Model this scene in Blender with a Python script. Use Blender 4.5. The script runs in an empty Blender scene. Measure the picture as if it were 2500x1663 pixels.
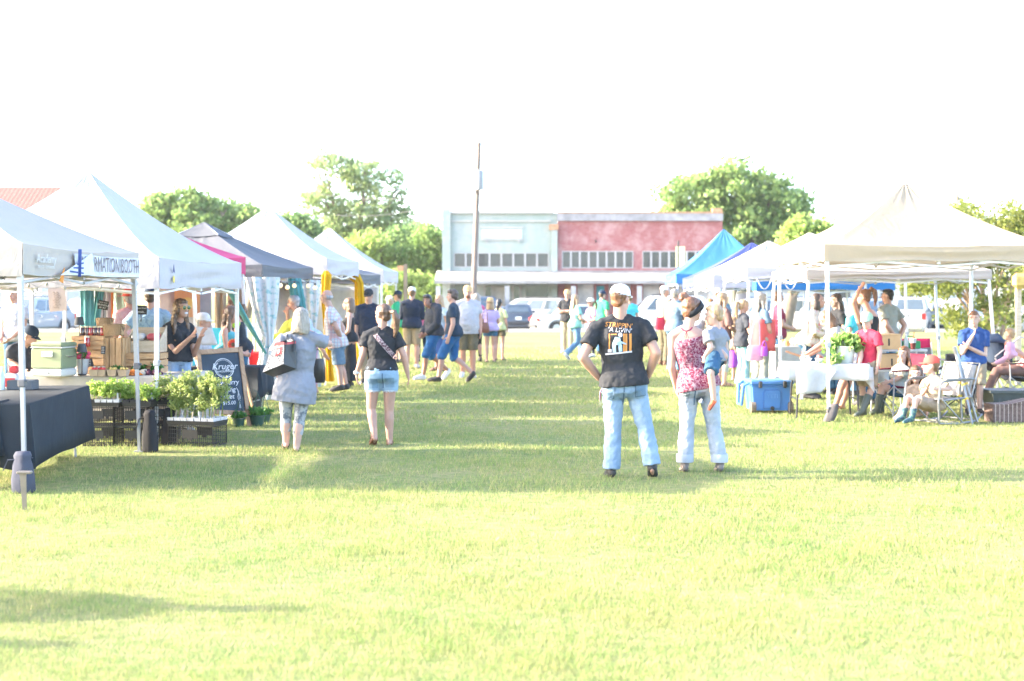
import bpy, math, random
import numpy as np
from mathutils import Vector, Matrix, noise
from mathutils.bvhtree import BVHTree
R = math.radians
sc = bpy.context.scene
col = sc.collection
random.seed(7)
rng = np.random.default_rng(7)
# ------------------------------------------------------------ camera, sky, sun, exposure
F, CX, HY, CZ = 3333.0, 1250.0, 715.0, 1.75        # focal length in photo pixels, centre column, horizon row, eye height
cam_d = bpy.data.cameras.new('camera')
cam = bpy.data.objects.new('camera', cam_d)
col.objects.link(cam)
cam.location = (0, 0, CZ)
cam.rotation_euler = (R(90), 0, 0)
cam_d.sensor_width = 36
cam_d.lens = 36 * F / 2500
cam_d.shift_y = -(831.5 - HY) / 2500
cam_d.clip_end = 2000
cam_d.dof.use_dof = True
cam_d.dof.focus_distance = 13.8
cam_d.dof.aperture_fstop = 1.8
sc.camera = cam
SUN_EL, SUN_AZ = 20.0, -2.0                         # elevation; how far the shadows turn away from +X
wd = bpy.data.worlds.new('World')
sc.world = wd
wd.use_nodes = True
nt = wd.node_tree
bg = nt.nodes['Background']
sky = nt.nodes.new('ShaderNodeTexSky')
sky.sky_type = 'NISHITA'
sky.sun_disc = False
sky.sun_elevation = R(SUN_EL)
sky.sun_rotation = R(-90 - SUN_AZ)
sky.altitude = 100
sky.air_density = 0.7
sky.dust_density = 1.8
sky.ozone_density = 0.5
nt.links.new(sky.outputs[0], bg.inputs[0])
bg.inputs[1].default_value = 0.15
sun_d = bpy.data.lights.new('sun', 'SUN')
sun_d.energy = 2.5
sun_d.angle = R(0.6)
sun_d.color = (1.0, 0.86, 0.69)
sun = bpy.data.objects.new('sun', sun_d)
col.objects.link(sun)
sdir = Vector((math.cos(R(SUN_EL)) * math.cos(R(SUN_AZ)), math.cos(R(SUN_EL)) * math.sin(R(SUN_AZ)), -math.sin(R(SUN_EL))))
sun.rotation_euler = sdir.to_track_quat('-Z', 'Y').to_euler()
sun.location = (-30, 0, 30)
sc.view_settings.view_transform = 'Standard'
sc.view_settings.look = 'None'
sc.view_settings.gamma = 1
sc.view_settings.use_curve_mapping = False
sc.view_settings.exposure = 3.38
sc.cycles.max_bounces = 6
sc.cycles.diffuse_bounces = 3
sc.cycles.transparent_max_bounces = 8

# ------------------------------------------------------------ helpers
def gp(px, py):
    "ground point under a photo pixel"
    d = F * CZ / (py - HY)
    return Vector(((px - CX) * d / F, d, 0))
def wp(px, py, d):
    "point at depth d behind a photo pixel"
    return Vector(((px - CX) * d / F, d, CZ - (py - HY) * d / F))
def V(*a): return Vector(a)
def rotz(a): return Matrix.Rotation(a, 3, 'Z')

def chain(o):
    m = Matrix.Identity(4)
    while o is not None:
        m = o.matrix_basis @ m
        o = o.parent
    return m

class MB:
    "collects shapes, then links them as ONE mesh object"
    def __init__(s): s.v = []; s.f = []; s.mi = []; s.k = 0; s.T = None
    def add(s, vs, fs):
        o = len(s.v)
        if s.T is not None: vs = [s.T @ Vector(p) for p in vs]
        s.v += [tuple(p) for p in vs]
        s.f += [tuple(i + o for i in f) for f in fs]
        s.mi += [s.k] * len(fs)
        return s
    def box(s, c, d, rot=None, bev=0.0):
        x, y, z = d[0] / 2, d[1] / 2, d[2] / 2
        if bev > 0:
            b = min(bev, x * .9, y * .9, z * .9)
            vs = []; 
            for sz in (-1, 1):
                for (sx, sy) in ((-1, -1), (1, -1), (1, 1), (-1, 1)):
                    pass
            rings = []
            for zz, ins in ((-z, b), (-z + b, 0), (z - b, 0), (z, b)):
                ring = []
                xx, yy = x - ins, y - ins
                c2 = b * .6
                for (sx, sy) in ((-1, -1), (1, -1), (1, 1), (-1, 1)):
                    if sx * sy > 0:
                        ring += [(sx * xx, sy * (yy - c2), zz), (sx * (xx - c2), sy * yy, zz)]
                    else:
                        ring += [(sx * (xx - c2), sy * yy, zz), (sx * xx, sy * (yy - c2), zz)]
                # order the eight corners by angle
                ring.sort(key=lambda p: math.atan2(p[1] / yy, p[0] / xx))
                rings.append(ring)
            vs = [p for r in rings for p in r]
            fs = []
            for i in range(3):
                for j in range(8):
                    k = (j + 1) % 8
                    fs.append((i * 8 + j, i * 8 + k, i * 8 + 8 + k, i * 8 + 8 + j))
            fs += [tuple(range(7, -1, -1)), tuple(range(24, 32))]
        else:
            vs = [(-x, -y, -z), (x, -y, -z), (x, y, -z), (-x, y, -z), (-x, -y, z), (x, -y, z), (x, y, z), (-x, y, z)]
            fs = [(3, 2, 1, 0), (4, 5, 6, 7), (0, 1, 5, 4), (1, 2, 6, 5), (2, 3, 7, 6), (3, 0, 4, 7)]
        c = Vector(c)
        vs = [(rot @ Vector(p) if rot else Vector(p)) + c for p in vs]
        return s.add(vs, fs)
    def bar(s, a, b, w, h=None, up=(0, 0, 1), bev=0):
        a, b = Vector(a), Vector(b)
        y = (b - a); L = y.length; y.normalize()
        up = Vector(up)
        if abs(y.dot(up)) > .98: up = Vector((1, 0, 0))
        x = y.cross(up).normalized(); z = x.cross(y)
        m = Matrix((x, y, z)).transposed()
        return s.box((a + b) / 2, (w, L, h or w), m, bev)
    def tube(s, pts, r, n=8, cap=True, flat=None, up=None):
        pts = [Vector(p) for p in pts]
        if not isinstance(r, (list, tuple)): r = [r] * len(pts)
        t = (pts[1] - pts[0]).normalized()
        u = Vector(up) if up else (Vector((0, 0, 1)) if abs(t.z) < .9 else Vector((1, 0, 0)))
        u = (u - t * u.dot(t)).normalized()
        rings = []
        for i, p in enumerate(pts):
            t = (pts[min(i + 1, len(pts) - 1)] - pts[max(i - 1, 0)]).normalized()
            u = (u - t * u.dot(t)).normalized()
            w = t.cross(u)
            q = flat or 1
            rings.append([p + (u * math.cos(a) * q + w * math.sin(a)) * r[i] for a in [2 * math.pi * j / n for j in range(n)]])
        return s.loft(rings, cap)
    def loft(s, rings, cap=True, close=True):
        n = len(rings[0]); vs = [p for r in rings for p in r]; fs = []
        for i in range(len(rings) - 1):
            for j in range(n if close else n - 1):
                k = (j + 1) % n
                fs.append((i * n + j, i * n + k, i * n + n + k, i * n + n + j))
        if cap: fs += [tuple(range(n - 1, -1, -1)), tuple(range((len(rings) - 1) * n, len(rings) * n))]
        return s.add(vs, fs)
    def ell(s, c, r, rot=None, nu=14, nv=9):
        if not isinstance(r, (list, tuple)): r = (r, r, r)
        c = Vector(c); vs = [Vector((0, 0, -r[2]))]; fs = []
        for i in range(1, nv):
            a = math.pi * i / nv - math.pi / 2
            for j in range(nu):
                b = 2 * math.pi * j / nu
                vs.append(Vector((r[0] * math.cos(a) * math.cos(b), r[1] * math.cos(a) * math.sin(b), r[2] * math.sin(a))))
        vs.append(Vector((0, 0, r[2])))
        for j in range(nu):
            k = (j + 1) % nu
            fs.append((0, 1 + k, 1 + j))
            for i in range(nv - 2): fs.append((1 + i * nu + j, 1 + i * nu + k, 1 + i * nu + nu + k, 1 + i * nu + nu + j))
            fs.append((len(vs) - 1, 1 + (nv - 2) * nu + j, 1 + (nv - 2) * nu + k))
        return s.add([(rot @ p if rot else p) + c for p in vs], fs)
    def rc(s, a, b, ra, rb, n=12, fa=False, fb=False, ab=1.0, axis=None):
        "tapered limb with round (or flat) ends; ab squashes it across `axis`"
        a, b = Vector(a), Vector(b)
        t = b - a; L = t.length
        if L < 1e-5: return s.ell(a, ra)
        t /= L
        u = Vector(axis) if axis else (Vector((0, 1, 0)) if abs(t.y) < .9 else Vector((1, 0, 0)))
        u = (u - t * u.dot(t)).normalized(); w = t.cross(u)
        rings = []
        def ring(c, r): rings.append([c + (u * math.cos(q) * ab + w * math.sin(q)) * r for q in [2 * math.pi * j / n for j in range(n)]])
        if not fa:
            for q in (80, 50, 25): ring(a - t * ra * math.sin(R(q)), ra * math.cos(R(q)))
        ring(a, ra); ring(a.lerp(b, .5), (ra + rb) / 2); ring(b, rb)
        if not fb:
            for q in (25, 50, 80): ring(b + t * rb * math.sin(R(q)), rb * math.cos(R(q)))
        return s.loft(rings)
    def lathe(s, prof, c=(0, 0, 0), n=16, cap=True):
        c = Vector(c)
        return s.loft([[c + Vector((r * math.cos(2 * math.pi * j / n), r * math.sin(2 * math.pi * j / n), z)) for j in range(n)] for r, z in prof], cap)
    def poly(s, pts): return s.add(pts, [tuple(range(len(pts)))])
    def prism(s, pts, vec):
        n = len(pts); vec = Vector(vec); a = [Vector(p) for p in pts]
        fs = [tuple(range(n - 1, -1, -1)), tuple(range(n, 2 * n))] + [(i, (i + 1) % n, n + (i + 1) % n, n + i) for i in range(n)]
        return s.add(a + [p + vec for p in a], fs)
    def grid(s, fn, nu, nv):
        vs = [fn(i / nu, j / nv) for j in range(nv + 1) for i in range(nu + 1)]
        fs = [(j * (nu + 1) + i, j * (nu + 1) + i + 1, (j + 1) * (nu + 1) + i + 1, (j + 1) * (nu + 1) + i) for j in range(nv) for i in range(nu)]
        return s.add(vs, fs)
    def build(s, name, mat, parent=None, w=False, smooth=None, loc=None):
        me = bpy.data.meshes.new(name)
        vs = s.v
        o = bpy.data.objects.new(name, me)
        if parent is not None:
            o.parent = parent
            if w:
                mi = chain(parent).inverted()
                vs = [tuple(mi @ Vector(p)) for p in vs]
        elif w:
            a = np.array(vs); lo, hi = a.min(0), a.max(0)
            b = Vector(((lo[0] + hi[0]) / 2, (lo[1] + hi[1]) / 2, lo[2]))
            vs = [tuple(Vector(p) - b) for p in vs]
            o.location = b
        if loc is not None: o.location = loc
        me.from_pydata(vs, [], s.f)
        mats = mat if isinstance(mat, (list, tuple)) else [mat]
        for m in mats: me.materials.append(m)
        if len(mats) > 1: me.polygons.foreach_set('material_index', s.mi)
        if smooth is not None:
            me.polygons.foreach_set('use_smooth', [True] * len(me.polygons))
            if smooth < 170: me.set_sharp_from_angle(angle=R(smooth))
        me.update()
        col.objects.link(o)
        return o

def tag(o, label=None, cat=None, group=None, kind=None):
    if label: o['label'] = label
    if cat: o['category'] = cat
    if group: o['group'] = group
    if kind: o['kind'] = kind
    return o
def thing(name, label, cat, loc=(0, 0, 0), rz=0.0, group=None):
    o = bpy.data.objects.new(name, None)
    o.empty_display_size = .2
    col.objects.link(o)
    o.location = loc; o.rotation_euler = (0, 0, rz)
    return tag(o, label, cat, group)
def dup(o, loc=None, rz=None, label=None, parent=None):
    kids = [c for c in col.objects if c.parent == o]
    r = o.copy(); col.objects.link(r)
    if parent: r.parent = parent
    if loc is not None: r.location = loc
    if rz is not None: r.rotation_euler = (0, 0, rz)
    if label: r['label'] = label
    for c in kids: dup(c, parent=r)
    return r
def solid(o, t, off=-1):
    m = o.modifiers.new('thickness', 'SOLIDIFY'); m.thickness = t; m.offset = off
    return o
def text(body, size, mat, parent, p, rot, name='lettering', w=True, align='CENTER', shear=0, sx=1, ext=.0006, space=1):
    c = bpy.data.curves.new(name, 'FONT')
    c.body = body; c.size = size; c.align_x = align; c.align_y = 'CENTER'; c.shear = shear; c.extrude = ext; c.space_character = space
    c.resolution_u = 3
    c.materials.append(mat)
    tmp = bpy.data.objects.new('tmp_text', c)
    me = bpy.data.meshes.new_from_object(tmp)
    bpy.data.objects.remove(tmp); bpy.data.curves.remove(c)
    me.name = name
    o = bpy.data.objects.new(name, me)
    m = Matrix.Translation(p) @ rot.to_4x4() @ Matrix.Diagonal((sx, 1, 1, 1))
    o.parent = parent
    me.transform((chain(parent).inverted() @ m) if w else m)
    col.objects.link(o)
    return o
def facing(n, up=(0, 0, 1)):
    "rotation whose local z points along n (text reads when looked at against n)"
    n = Vector(n).normalized(); up = Vector(up)
    x = up.cross(n).normalized(); y = n.cross(x)
    return Matrix((x, y, n)).transposed()

# ------------------------------------------------------------ materials
MATS = {}
class NT:
    def __init__(s, name):
        s.m = bpy.data.materials.new(name); s.m.use_nodes = True
        s.t = s.m.node_tree; s.b = s.t.nodes['Principled BSDF']; s.out = s.t.nodes['Material Output']
        s.tc = s.t.nodes.new('ShaderNodeTexCoord')
    def n(s, kind, **kw):
        x = s.t.nodes.new('ShaderNode' + kind)
        for k, v in kw.items():
            if k.startswith('i_'): x.inputs[int(k[2:])].default_value = v
            else: setattr(x, k, v)
        return x
    def l(s, a, b): s.t.links.new(a, b)
    def mapped(s, scale=(1, 1, 1), rot=(0, 0, 0), src='Object'):
        mp = s.n('Mapping'); s.l(s.tc.outputs[src], mp.inputs[0])
        mp.inputs['Scale'].default_value = scale; mp.inputs['Rotation'].default_value = rot
        return mp.outputs[0]
    def noise(s, sc_, det=3, vec=None, rough=.55):
        x = s.n('TexNoise'); x.inputs['Scale'].default_value = sc_; x.inputs['Detail'].default_value = det; x.inputs['Roughness'].default_value = rough
        s.l(vec if vec is not None else s.tc.outputs['Object'], x.inputs['Vector'])
        return x
    def ramp(s, fac, stops, const=False):
        r = s.n('ValToRGB')
        e = r.color_ramp.elements
        while len(e) < len(stops): e.new(.5)
        for i, (p, c) in enumerate(stops):
            e[i].position = p; e[i].color = (c[0], c[1], c[2], 1)
        if const: r.color_ramp.interpolation = 'CONSTANT'
        s.l(fac, r.inputs[0]); return r.outputs[0]
    def mix(s, fac, a, b, mode='MIX'):
        m = s.n('Mix', data_type='RGBA', blend_type=mode)
        for i, v in ((0, fac), (6, a), (7, b)):
            if hasattr(v, 'is_output'): s.l(v, m.inputs[i])
            elif i == 0: m.inputs[0].default_value = v
            else: m.inputs[i].default_value = (v[0], v[1], v[2], 1)
        return m.outputs[2]
    def bump(s, h, strength, dist=.01):
        b = s.n('Bump'); b.inputs['Strength'].default_value = strength; b.inputs['Distance'].default_value = dist
        s.l(h, b.inputs['Height']); s.l(b.outputs[0], s.b.inputs['Normal'])
    def color(s, c):
        if hasattr(c, 'is_output'): s.l(c, s.b.inputs['Base Color'])
        else: s.b.inputs['Base Color'].default_value = (c[0], c[1], c[2], 1)
    def translucent(s, c, fac):
        tr = s.n('BsdfTranslucent'); mx = s.n('MixShader'); mx.inputs[0].default_value = fac
        if hasattr(c, 'is_output'): s.l(c, tr.inputs[0])
        else: tr.inputs[0].default_value = (c[0], c[1], c[2], 1)
        s.l(s.b.outputs[0], mx.inputs[1]); s.l(tr.outputs[0], mx.inputs[2]); s.l(mx.outputs[0], s.out.inputs[0])

def M(name, c, rough=.7, var=.12, vs=9, bump=.15, bs=60, bd=.004, metal=0, trans=0, spec=.5, coat=0, alpha=1):
    "plain procedural material: base colour broken up by noise, fine bump"
    if name in MATS: return MATS[name]
    t = NT(name)
    n1 = t.noise(vs, 4)
    c1 = tuple(x * (1 - var) for x in c); c2 = tuple(min(1, x * (1 + var)) for x in c)
    cc = t.ramp(n1.outputs[0], [(.3, c1), (.7, c2)])
    t.color(cc)
    t.b.inputs['Roughness'].default_value = rough
    t.b.inputs['Metallic'].default_value = metal
    t.b.inputs['Specular IOR Level'].default_value = spec
    if coat: t.b.inputs['Coat Weight'].default_value = coat
    if bump: t.bump(t.noise(bs, 2).outputs[0], bump, bd)
    if trans: t.translucent(cc, trans)
    MATS[name] = t.m
    return t.m
def fabric(name, c, trans=0, var=.10, folds=.5, fs=5):
    "cloth: weave bump plus soft wrinkles"
    if name in MATS: return MATS[name]
    t = NT(name)
    n1 = t.noise(7, 4)
    cc = t.ramp(n1.outputs[0], [(.3, tuple(x * (1 - var) for x in c)), (.7, tuple(min(1, x * (1 + var)) for x in c))])
    t.color(cc); t.b.inputs['Roughness'].default_value = .85; t.b.inputs['Specular IOR Level'].default_value = .25
    n2 = t.noise(fs, 3); n2.inputs['Distortion'].default_value = .6
    t.bump(n2.outputs[0], folds, .03)
    if trans: t.translucent(cc, trans)
    MATS[name] = t.m
    return t.m
def wood(name, c1, c2, scale=(2, 14, 14), rough=.6):
    if name in MATS: return MATS[name]
    t = NT(name)
    v = t.mapped(scale)
    n1 = t.noise(2.2, 5, v); n1.inputs['Distortion'].default_value = .8
    t.color(t.ramp(n1.outputs[0], [(.3, c1), (.72, c2)])); t.b.inputs['Roughness'].default_value = rough
    t.bump(n1.outputs[0], .25, .004)
    MATS[name] = t.m
    return t.m
def glass(name, c=(.02, .03, .035), rough=.06):
    if name in MATS: return MATS[name]
    return M(name, c, rough, .15, 3, 0, spec=.8)
# ------------------------------------------------------------ ground
def lawn_mat():
    t = NT('lawn_soil')
    n1 = t.noise(.35, 5); n2 = t.noise(9, 4); n3 = t.noise(60, 2)
    a = t.ramp(n1.outputs[0], [(.35, (.13, .195, .06)), (.65, (.30, .27, .125))])
    b = t.ramp(n2.outputs[0], [(.35, (.12, .185, .055)), (.7, (.37, .315, .16))])
    t.color(t.mix(.5, a, b)); t.b.inputs['Roughness'].default_value = .95; t.b.inputs['Specular IOR Level'].default_value = .1
    t.bump(n3.outputs[0], .9, .05)
    return t.m
def lawn_z(y): return 0.0 if y < 61 else -.35 * min(1, (y - 61) / 6)
mb = MB()
ys = [-40, 0, 20, 61, 64, 67, 200, 900]
xs = [-700, -60, 60, 700]
for j in range(len(ys) - 1):
    for i in range(3):
        mb.poly([V(xs[i], ys[j], lawn_z(ys[j])), V(xs[i + 1], ys[j], lawn_z(ys[j])), V(xs[i + 1], ys[j + 1], lawn_z(ys[j + 1])), V(xs[i], ys[j + 1], lawn_z(ys[j + 1]))])
ground = tag(mb.build('lawn', lawn_mat()), kind='structure')
def asphalt():
    t = NT('asphalt')
    n1 = t.noise(.3, 4); n2 = t.noise(30, 2)
    t.color(t.mix(.5, t.ramp(n1.outputs[0], [(.3, (.16, .15, .14)), (.7, (.26, .25, .23))]), t.ramp(n2.outputs[0], [(.3, (.15, .145, .14)), (.7, (.24, .23, .22))])))
    t.b.inputs['Roughness'].default_value = .9; t.bump(n2.outputs[0], .4, .01)
    return t.m
ASPH = asphalt()
mb = MB(); mb.poly([V(-90, 67.5, -.346), V(90, 67.5, -.346), V(90, 81.3, -.346), V(-90, 81.3, -.346)])
tag(mb.build('road', ASPH), kind='structure')
CONC = M('concrete', (.42, .39, .34), .85, .15, 4, .3, 40)
mb = MB(); mb.box((0, 67.2, -.27), (180, .3, .3))
tag(mb.build('kerb', CONC), kind='structure')
mb = MB(); mb.box((4, 82.9, -.28), (60, 3.2, .26))
tag(mb.build('pavement', CONC), kind='structure')

# grass blades: one mesh, too many to count
def grass():
    P = []
    for d0, d1, dens, wdt, h0, h1 in ((5.2, 8, 5200, .0045, .016, .042), (8, 12, 3800, .0058, .018, .045), (12, 18, 2000, .008, .02, .048), (18, 28, 800, .014, .024, .052), (28, 44, 260, .026, .03, .06)):
        w1 = .375 * d1 * 1.12 + .8
        n = int(dens * 2 * w1 * (d1 - d0))
        y = rng.uniform(d0, d1, n); x = rng.uniform(-1, 1, n) * w1
        keep = np.abs(x) < .375 * y * 1.12 + .8
        x, y = x[keep], y[keep]
        cl = np.sin(x * 2.1 + np.sin(y * 1.7) * 1.5) * np.sin(y * 2.6 + np.sin(x * 1.3)) + .6 * np.sin(x * 7.3 + y * 3) * np.sin(y * 8.1 - x * 2)
        keep = rng.uniform(-1.7, 1.4, len(x)) < cl
        x, y, cl = x[keep], y[keep], cl[keep]
        h = rng.uniform(h0, h1, len(x)) * (1 + .25 * cl)
        P.append(np.stack([x, y, h, np.full(len(x), wdt)], 1))
    P = np.concatenate(P); n = len(P)
    a = rng.uniform(0, 2 * math.pi, n); lean = rng.uniform(.1, 1.1, n) * P[:, 2]; b = rng.uniform(0, 2 * math.pi, n)
    wx, wy = np.cos(a) * P[:, 3] / 2, np.sin(a) * P[:, 3] / 2
    v = np.zeros((n, 3, 3))
    v[:, 0, 0] = P[:, 0] - wx; v[:, 0, 1] = P[:, 1] - wy
    v[:, 1, 0] = P[:, 0] + wx; v[:, 1, 1] = P[:, 1] + wy
    v[:, 2, 0] = P[:, 0] + np.cos(b) * lean; v[:, 2, 1] = P[:, 1] + np.sin(b) * lean; v[:, 2, 2] = P[:, 2]
    v[:, :2, 2] = -.004
    me = bpy.data.meshes.new('grass')
    me.vertices.add(3 * n); me.loops.add(3 * n); me.polygons.add(n)
    me.vertices.foreach_set('co', v.reshape(-1)); me.loops.foreach_set('vertex_index', np.arange(3 * n, dtype=np.int32))
    me.polygons.foreach_set('loop_start', np.arange(0, 3 * n, 3, dtype=np.int32))
    me.polygons.foreach_set('loop_total', np.full(n, 3, dtype=np.int32))
    me.update(calc_edges=True)
    t = NT('grass_blades')
    g = t.n('NewGeometry')
    n1 = t.noise(.8, 4)
    a_ = t.ramp(g.outputs['Random Per Island'], [(0, (.135, .245, .06)), (.45, (.22, .31, .09)), (.8, (.42, .35, .16)), (1, (.52, .42, .24))])
    b_ = t.ramp(n1.outputs[0], [(.35, (.15, .26, .06)), (.66, (.40, .355, .15))])
    n2 = t.noise(3.2, 3); b2_ = t.ramp(n2.outputs[0], [(.38, (.145, .255, .06)), (.62, (.40, .36, .16))])
    c = t.mix(.5, a_, t.mix(.45, b_, b2_))
    t.color(c); t.b.inputs['Roughness'].default_value = .6; t.b.inputs['Specular IOR Level'].default_value = .2
    t.translucent(c, .35)
    me.materials.append(t.m)
    o = bpy.data.objects.new('grass', me); col.objects.link(o)
    tag(o, 'short mown green and straw yellow grass of the market lawn', 'grass', kind='stuff')
grass()

# ------------------------------------------------------------ buildings
def brick(name, c1, c2, mortar, scale=1.0, wear=None):
    t = NT(name)
    v = t.mapped((1, 1, 1), (R(90), 0, 0))
    b = t.n('TexBrick'); t.l(v, b.inputs['Vector'])
    b.inputs['Scale'].default_value = scale; b.inputs['Mortar Size'].default_value = .012
    b.inputs['Brick Width'].default_value = .30; b.inputs['Row Height'].default_value = .09
    b.inputs['Color1'].default_value = (*c1, 1); b.inputs['Color2'].default_value = (*c2, 1); b.inputs['Mortar'].default_value = (*mortar, 1)
    c = b.outputs[0]
    if wear:
        n1 = t.noise(.7, 8, None, .72)
        f = t.ramp(n1.outputs[0], [(.47, (0, 0, 0)), (.60, (.8, .8, .8))])
        c = t.mix(f, c, wear)
    t.color(c); t.b.inputs['Roughness'].default_value = .9
    t.bump(b.outputs[1], -.4, .01)
    return t.m
MINT = brick('mint_painted_brick', (.285, .33, .29), (.305, .35, .31), (.27, .315, .275), 1, (.36, .365, .345))
REDB = brick('faded_red_brick', (.25, .058, .058), (.31, .10, .095), (.30, .16, .145), 1, (.41, .24, .225))
WHT = M('white_paint', (.36, .345, .33), .6, .10, 3, .1, 30)
CREAM_T = M('cream_trim', (.38, .36, .32), .7, .1, 3, .15, 20)
RUST = M('rust_trim', (.42, .22, .12), .85, .3, 4, .2, 20)
WIN = glass('window_glass', (.028, .036, .042), .12)
WIN_G = glass('green_window_glass', (.05, .08, .05), .12)
DARK = M('dark_interior', (.03, .03, .035), .8, .2)
TEAL_D = M('teal_door_paint', (.05, .30, .36), .5)
def fx(px, d=84.0): return (px - CX) * d / F
def fz(py, d=84.0): return CZ - (py - HY) * d / F
FD = 84.0
def wall_with_holes(mb, x0, x1, z0, z1, holes, y, thick=.3):
    "front wall as boxes left between the openings (x0,x1,z0,z1)"
    zs = sorted({z0, z1} | {h[2] for h in holes} | {h[3] for h in holes})
    for a, b in zip(zs, zs[1:]):
        cuts = sorted([(h[0], h[1]) for h in holes if h[2] < b - 1e-4 and h[3] > a + 1e-4])
        x = x0
        for c0, c1 in cuts + [(x1, x1)]:
            if c0 > x + 1e-4: mb.box(((x + c0) / 2, y + thick / 2, (a + b) / 2), (c0 - x, thick, b - a))
            x = c1
def window_row(root, x0, x1, z0, z1, n, mat, y=FD, margin=.055, name='window'):
    "a band of n sashes: each window a part with its pane"
    w = (x1 - x0) / n
    for i in range(n):
        a, b = x0 + i * w, x0 + (i + 1) * w
        m = MB()
        for (c, d) in (((a + margin / 2, y + .02, (z0 + z1) / 2), (margin, .12, z1 - z0)), ((b - margin / 2, y + .02, (z0 + z1) / 2), (margin, .12, z1 - z0)),
                       (((a + b) / 2, y + .02, z0 + margin / 2), (w - 2 * margin, .12, margin)), (((a + b) / 2, y + .02, z1 - margin / 2), (w - 2 * margin, .12, margin))): m.box(c, d)
        f = m.build(name, WHT, root, True)
        MB().box(((a + b) / 2, y + .10, (z0 + z1) / 2), (w - 2 * margin, .02, z1 - z0 - 2 * margin)).build('pane', mat, f, True)
def facade(name, label, px0, px1, pytop, wallmat, bands, shops, wn, extra):
    root = thing(name, label, 'building', (fx((px0 + px1) / 2), FD, -.35))
    x0, x1, zt = fx(px0), fx(px1), fz(pytop)
    holes = [(fx(a), fx(b), fz(c), fz(d)) for a, b, d, c, n in [(q[0], q[1], q[2], q[3], 0) for q in bands]]
    holes = [(h[0], h[1], min(h[2], h[3]), max(h[2], h[3])) for h in holes]
    sh = [(fx(a), fx(b), fz(d), fz(c)) for a, b, c, d in shops]
    m = MB()
    wall_with_holes(m, x0, x1, -.35, zt, holes + sh, FD)
    m.box(((x0 + x1) / 2, FD + 7, (zt - .8) / 2), (x1 - x0 - .1, 13.3, zt - .1))
    m.build('wall', wallmat, root, True)
    for (a, b, c, d, n, mm) in wn: window_row(root, fx(a), fx(b), fz(d), fz(c), n, mm)
    return root
AWN = fz(671), fz(691)
# mint shop
mint = facade('mint_shop_building', 'pale mint green brick shopfront with eight upper windows left of the red building', 1081, 1361, 521, MINT,
              [(1108, 1340, 617, 653)], [(1110, 1150, 694, 745), (1180, 1232, 698, 752), (1248, 1275, 698, 745), (1284, 1338, 694, 738)],
              [(1108, 1340, 617, 653, 8, WIN)], None)
m = MB()
m.box((fx(1090), FD - .06, (fz(511) - .35) / 2), (.5, .36, fz(511) + .35)); m.build('pilaster', MINT, mint, True); m = MB(); m.box((fx(1354), FD - .07, (fz(560) - .35) / 2), (.34, .34, fz(560) + .35))
m.build('pilaster', MINT, mint, True)
m = MB(); m.box((fx(1221), FD - .05, fz(519)), (fx(1361) - fx(1100), .3, .14)); m.box((fx(1221), FD - .03, fz(540)), (fx(1348) - fx(1100), .16, .10))
for c, d in (((1225, 556), (2.6, .1)), ((1225, 585), (2.6, .1))): m.box((fx(c[0]), FD - .02, fz(c[1])), (d[0], .12, d[1]))
m.build('cornice', CREAM_T, mint, True)
m = MB(); m.box((fx(1225), FD - .01, fz(571)), (2.5, .06, .55)); m.build('sign_panel', M('mint_panel', (.50, .62, .57), .8), mint, True)
m = MB(); m.box((fx(1352), FD - .12, fz(555)), (.55, .4, .34)); m.build('pilaster_cap', RUST, mint, True)
for c in ((1130, 719, 40, 51), (1311, 716, 54, 44)):
    MB().box((fx(c[0]), FD + .14, fz(c[1])), (c[2] * .0252 - .02, .03, c[3] * .0252 - .02)).build('shop_window', WIN_G, mint, True)
m = MB().box((fx(1206), FD + .16, fz(725)), (1.3, .06, 1.3)); m.build('door_recess', CREAM_T, mint, True)
for a in (1192, 1261):
    d_ = MB().box((fx(a), FD + .06, fz(728)), (.60, .08, 1.9)).build('door', CREAM_T, mint, True)
    MB().box((fx(a), FD + .005, fz(717)), (.34, .03, .9)).build('pane', WIN_G, d_, True)
m = MB()
for a in (1188, 1267): m.box((fx(a), FD - .06, fz(588)), (.10, .22, .22))
m.build('wall_lamp', WHT, mint, True)
# red shop
red = facade('red_shop_building', 'faded red brick shopfront with a white band along its parapet', 1362, 1764, 521, REDB,
             [(1372, 1546, 613, 655), (1568, 1720, 613, 655)], [(1378, 1395, 694, 752), (1410, 1450, 694, 745), (1456, 1476, 698, 752), (1486, 1540, 694, 745), (1570, 1612, 694, 745), (1630, 1740, 694, 745)],
             [(1372, 1546, 613, 655, 8, WIN), (1568, 1720, 613, 655, 7, WIN)], None)
m = MB(); m.box((fx(1562), FD - .05, fz(530)), (fx(1764) - fx(1360), .3, .48)); m.build('parapet_band', M('weathered_white', (.28, .265, .265), .8, .25, 2), red, True)
m = MB(); m.box((fx(1562), FD - .03, fz(519.5)), (fx(1764) - fx(1360), .42, .09)); m.box((fx(1750), FD, fz(515)), (.6, .4, .3)); m.build('coping', RUST, red, True)
wt = MB().box((fx(1387), FD + .1, fz(722)), (.40, .05, 1.4)); wt.build('door', RUST, red, True)
MB().box((fx(1466), FD + .08, fz(722)), (.48, .05, 1.34)).build('door', TEAL_D, red, True)
for a, b in ((1430, 40), (1513, 54), (1591, 42), (1685, 110)):
    MB().box((fx(a), FD + .14, fz(719)), (b * .0252 - .02, .03, 1.27)).build('shop_window', M('papered_glass', (.46, .44, .43), .25, .4, 1.2, 0), red, True)
for a in (1468, 1664):
    pass
MB().box((fx(1454), FD - .08, fz(589)), (.06, .3, .14)).build('wall_lamp', DARK, red, True)
spot_awn = M('stained_awning', (.26, .245, .225), .7, .28, 1.3, .2, 12)
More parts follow.
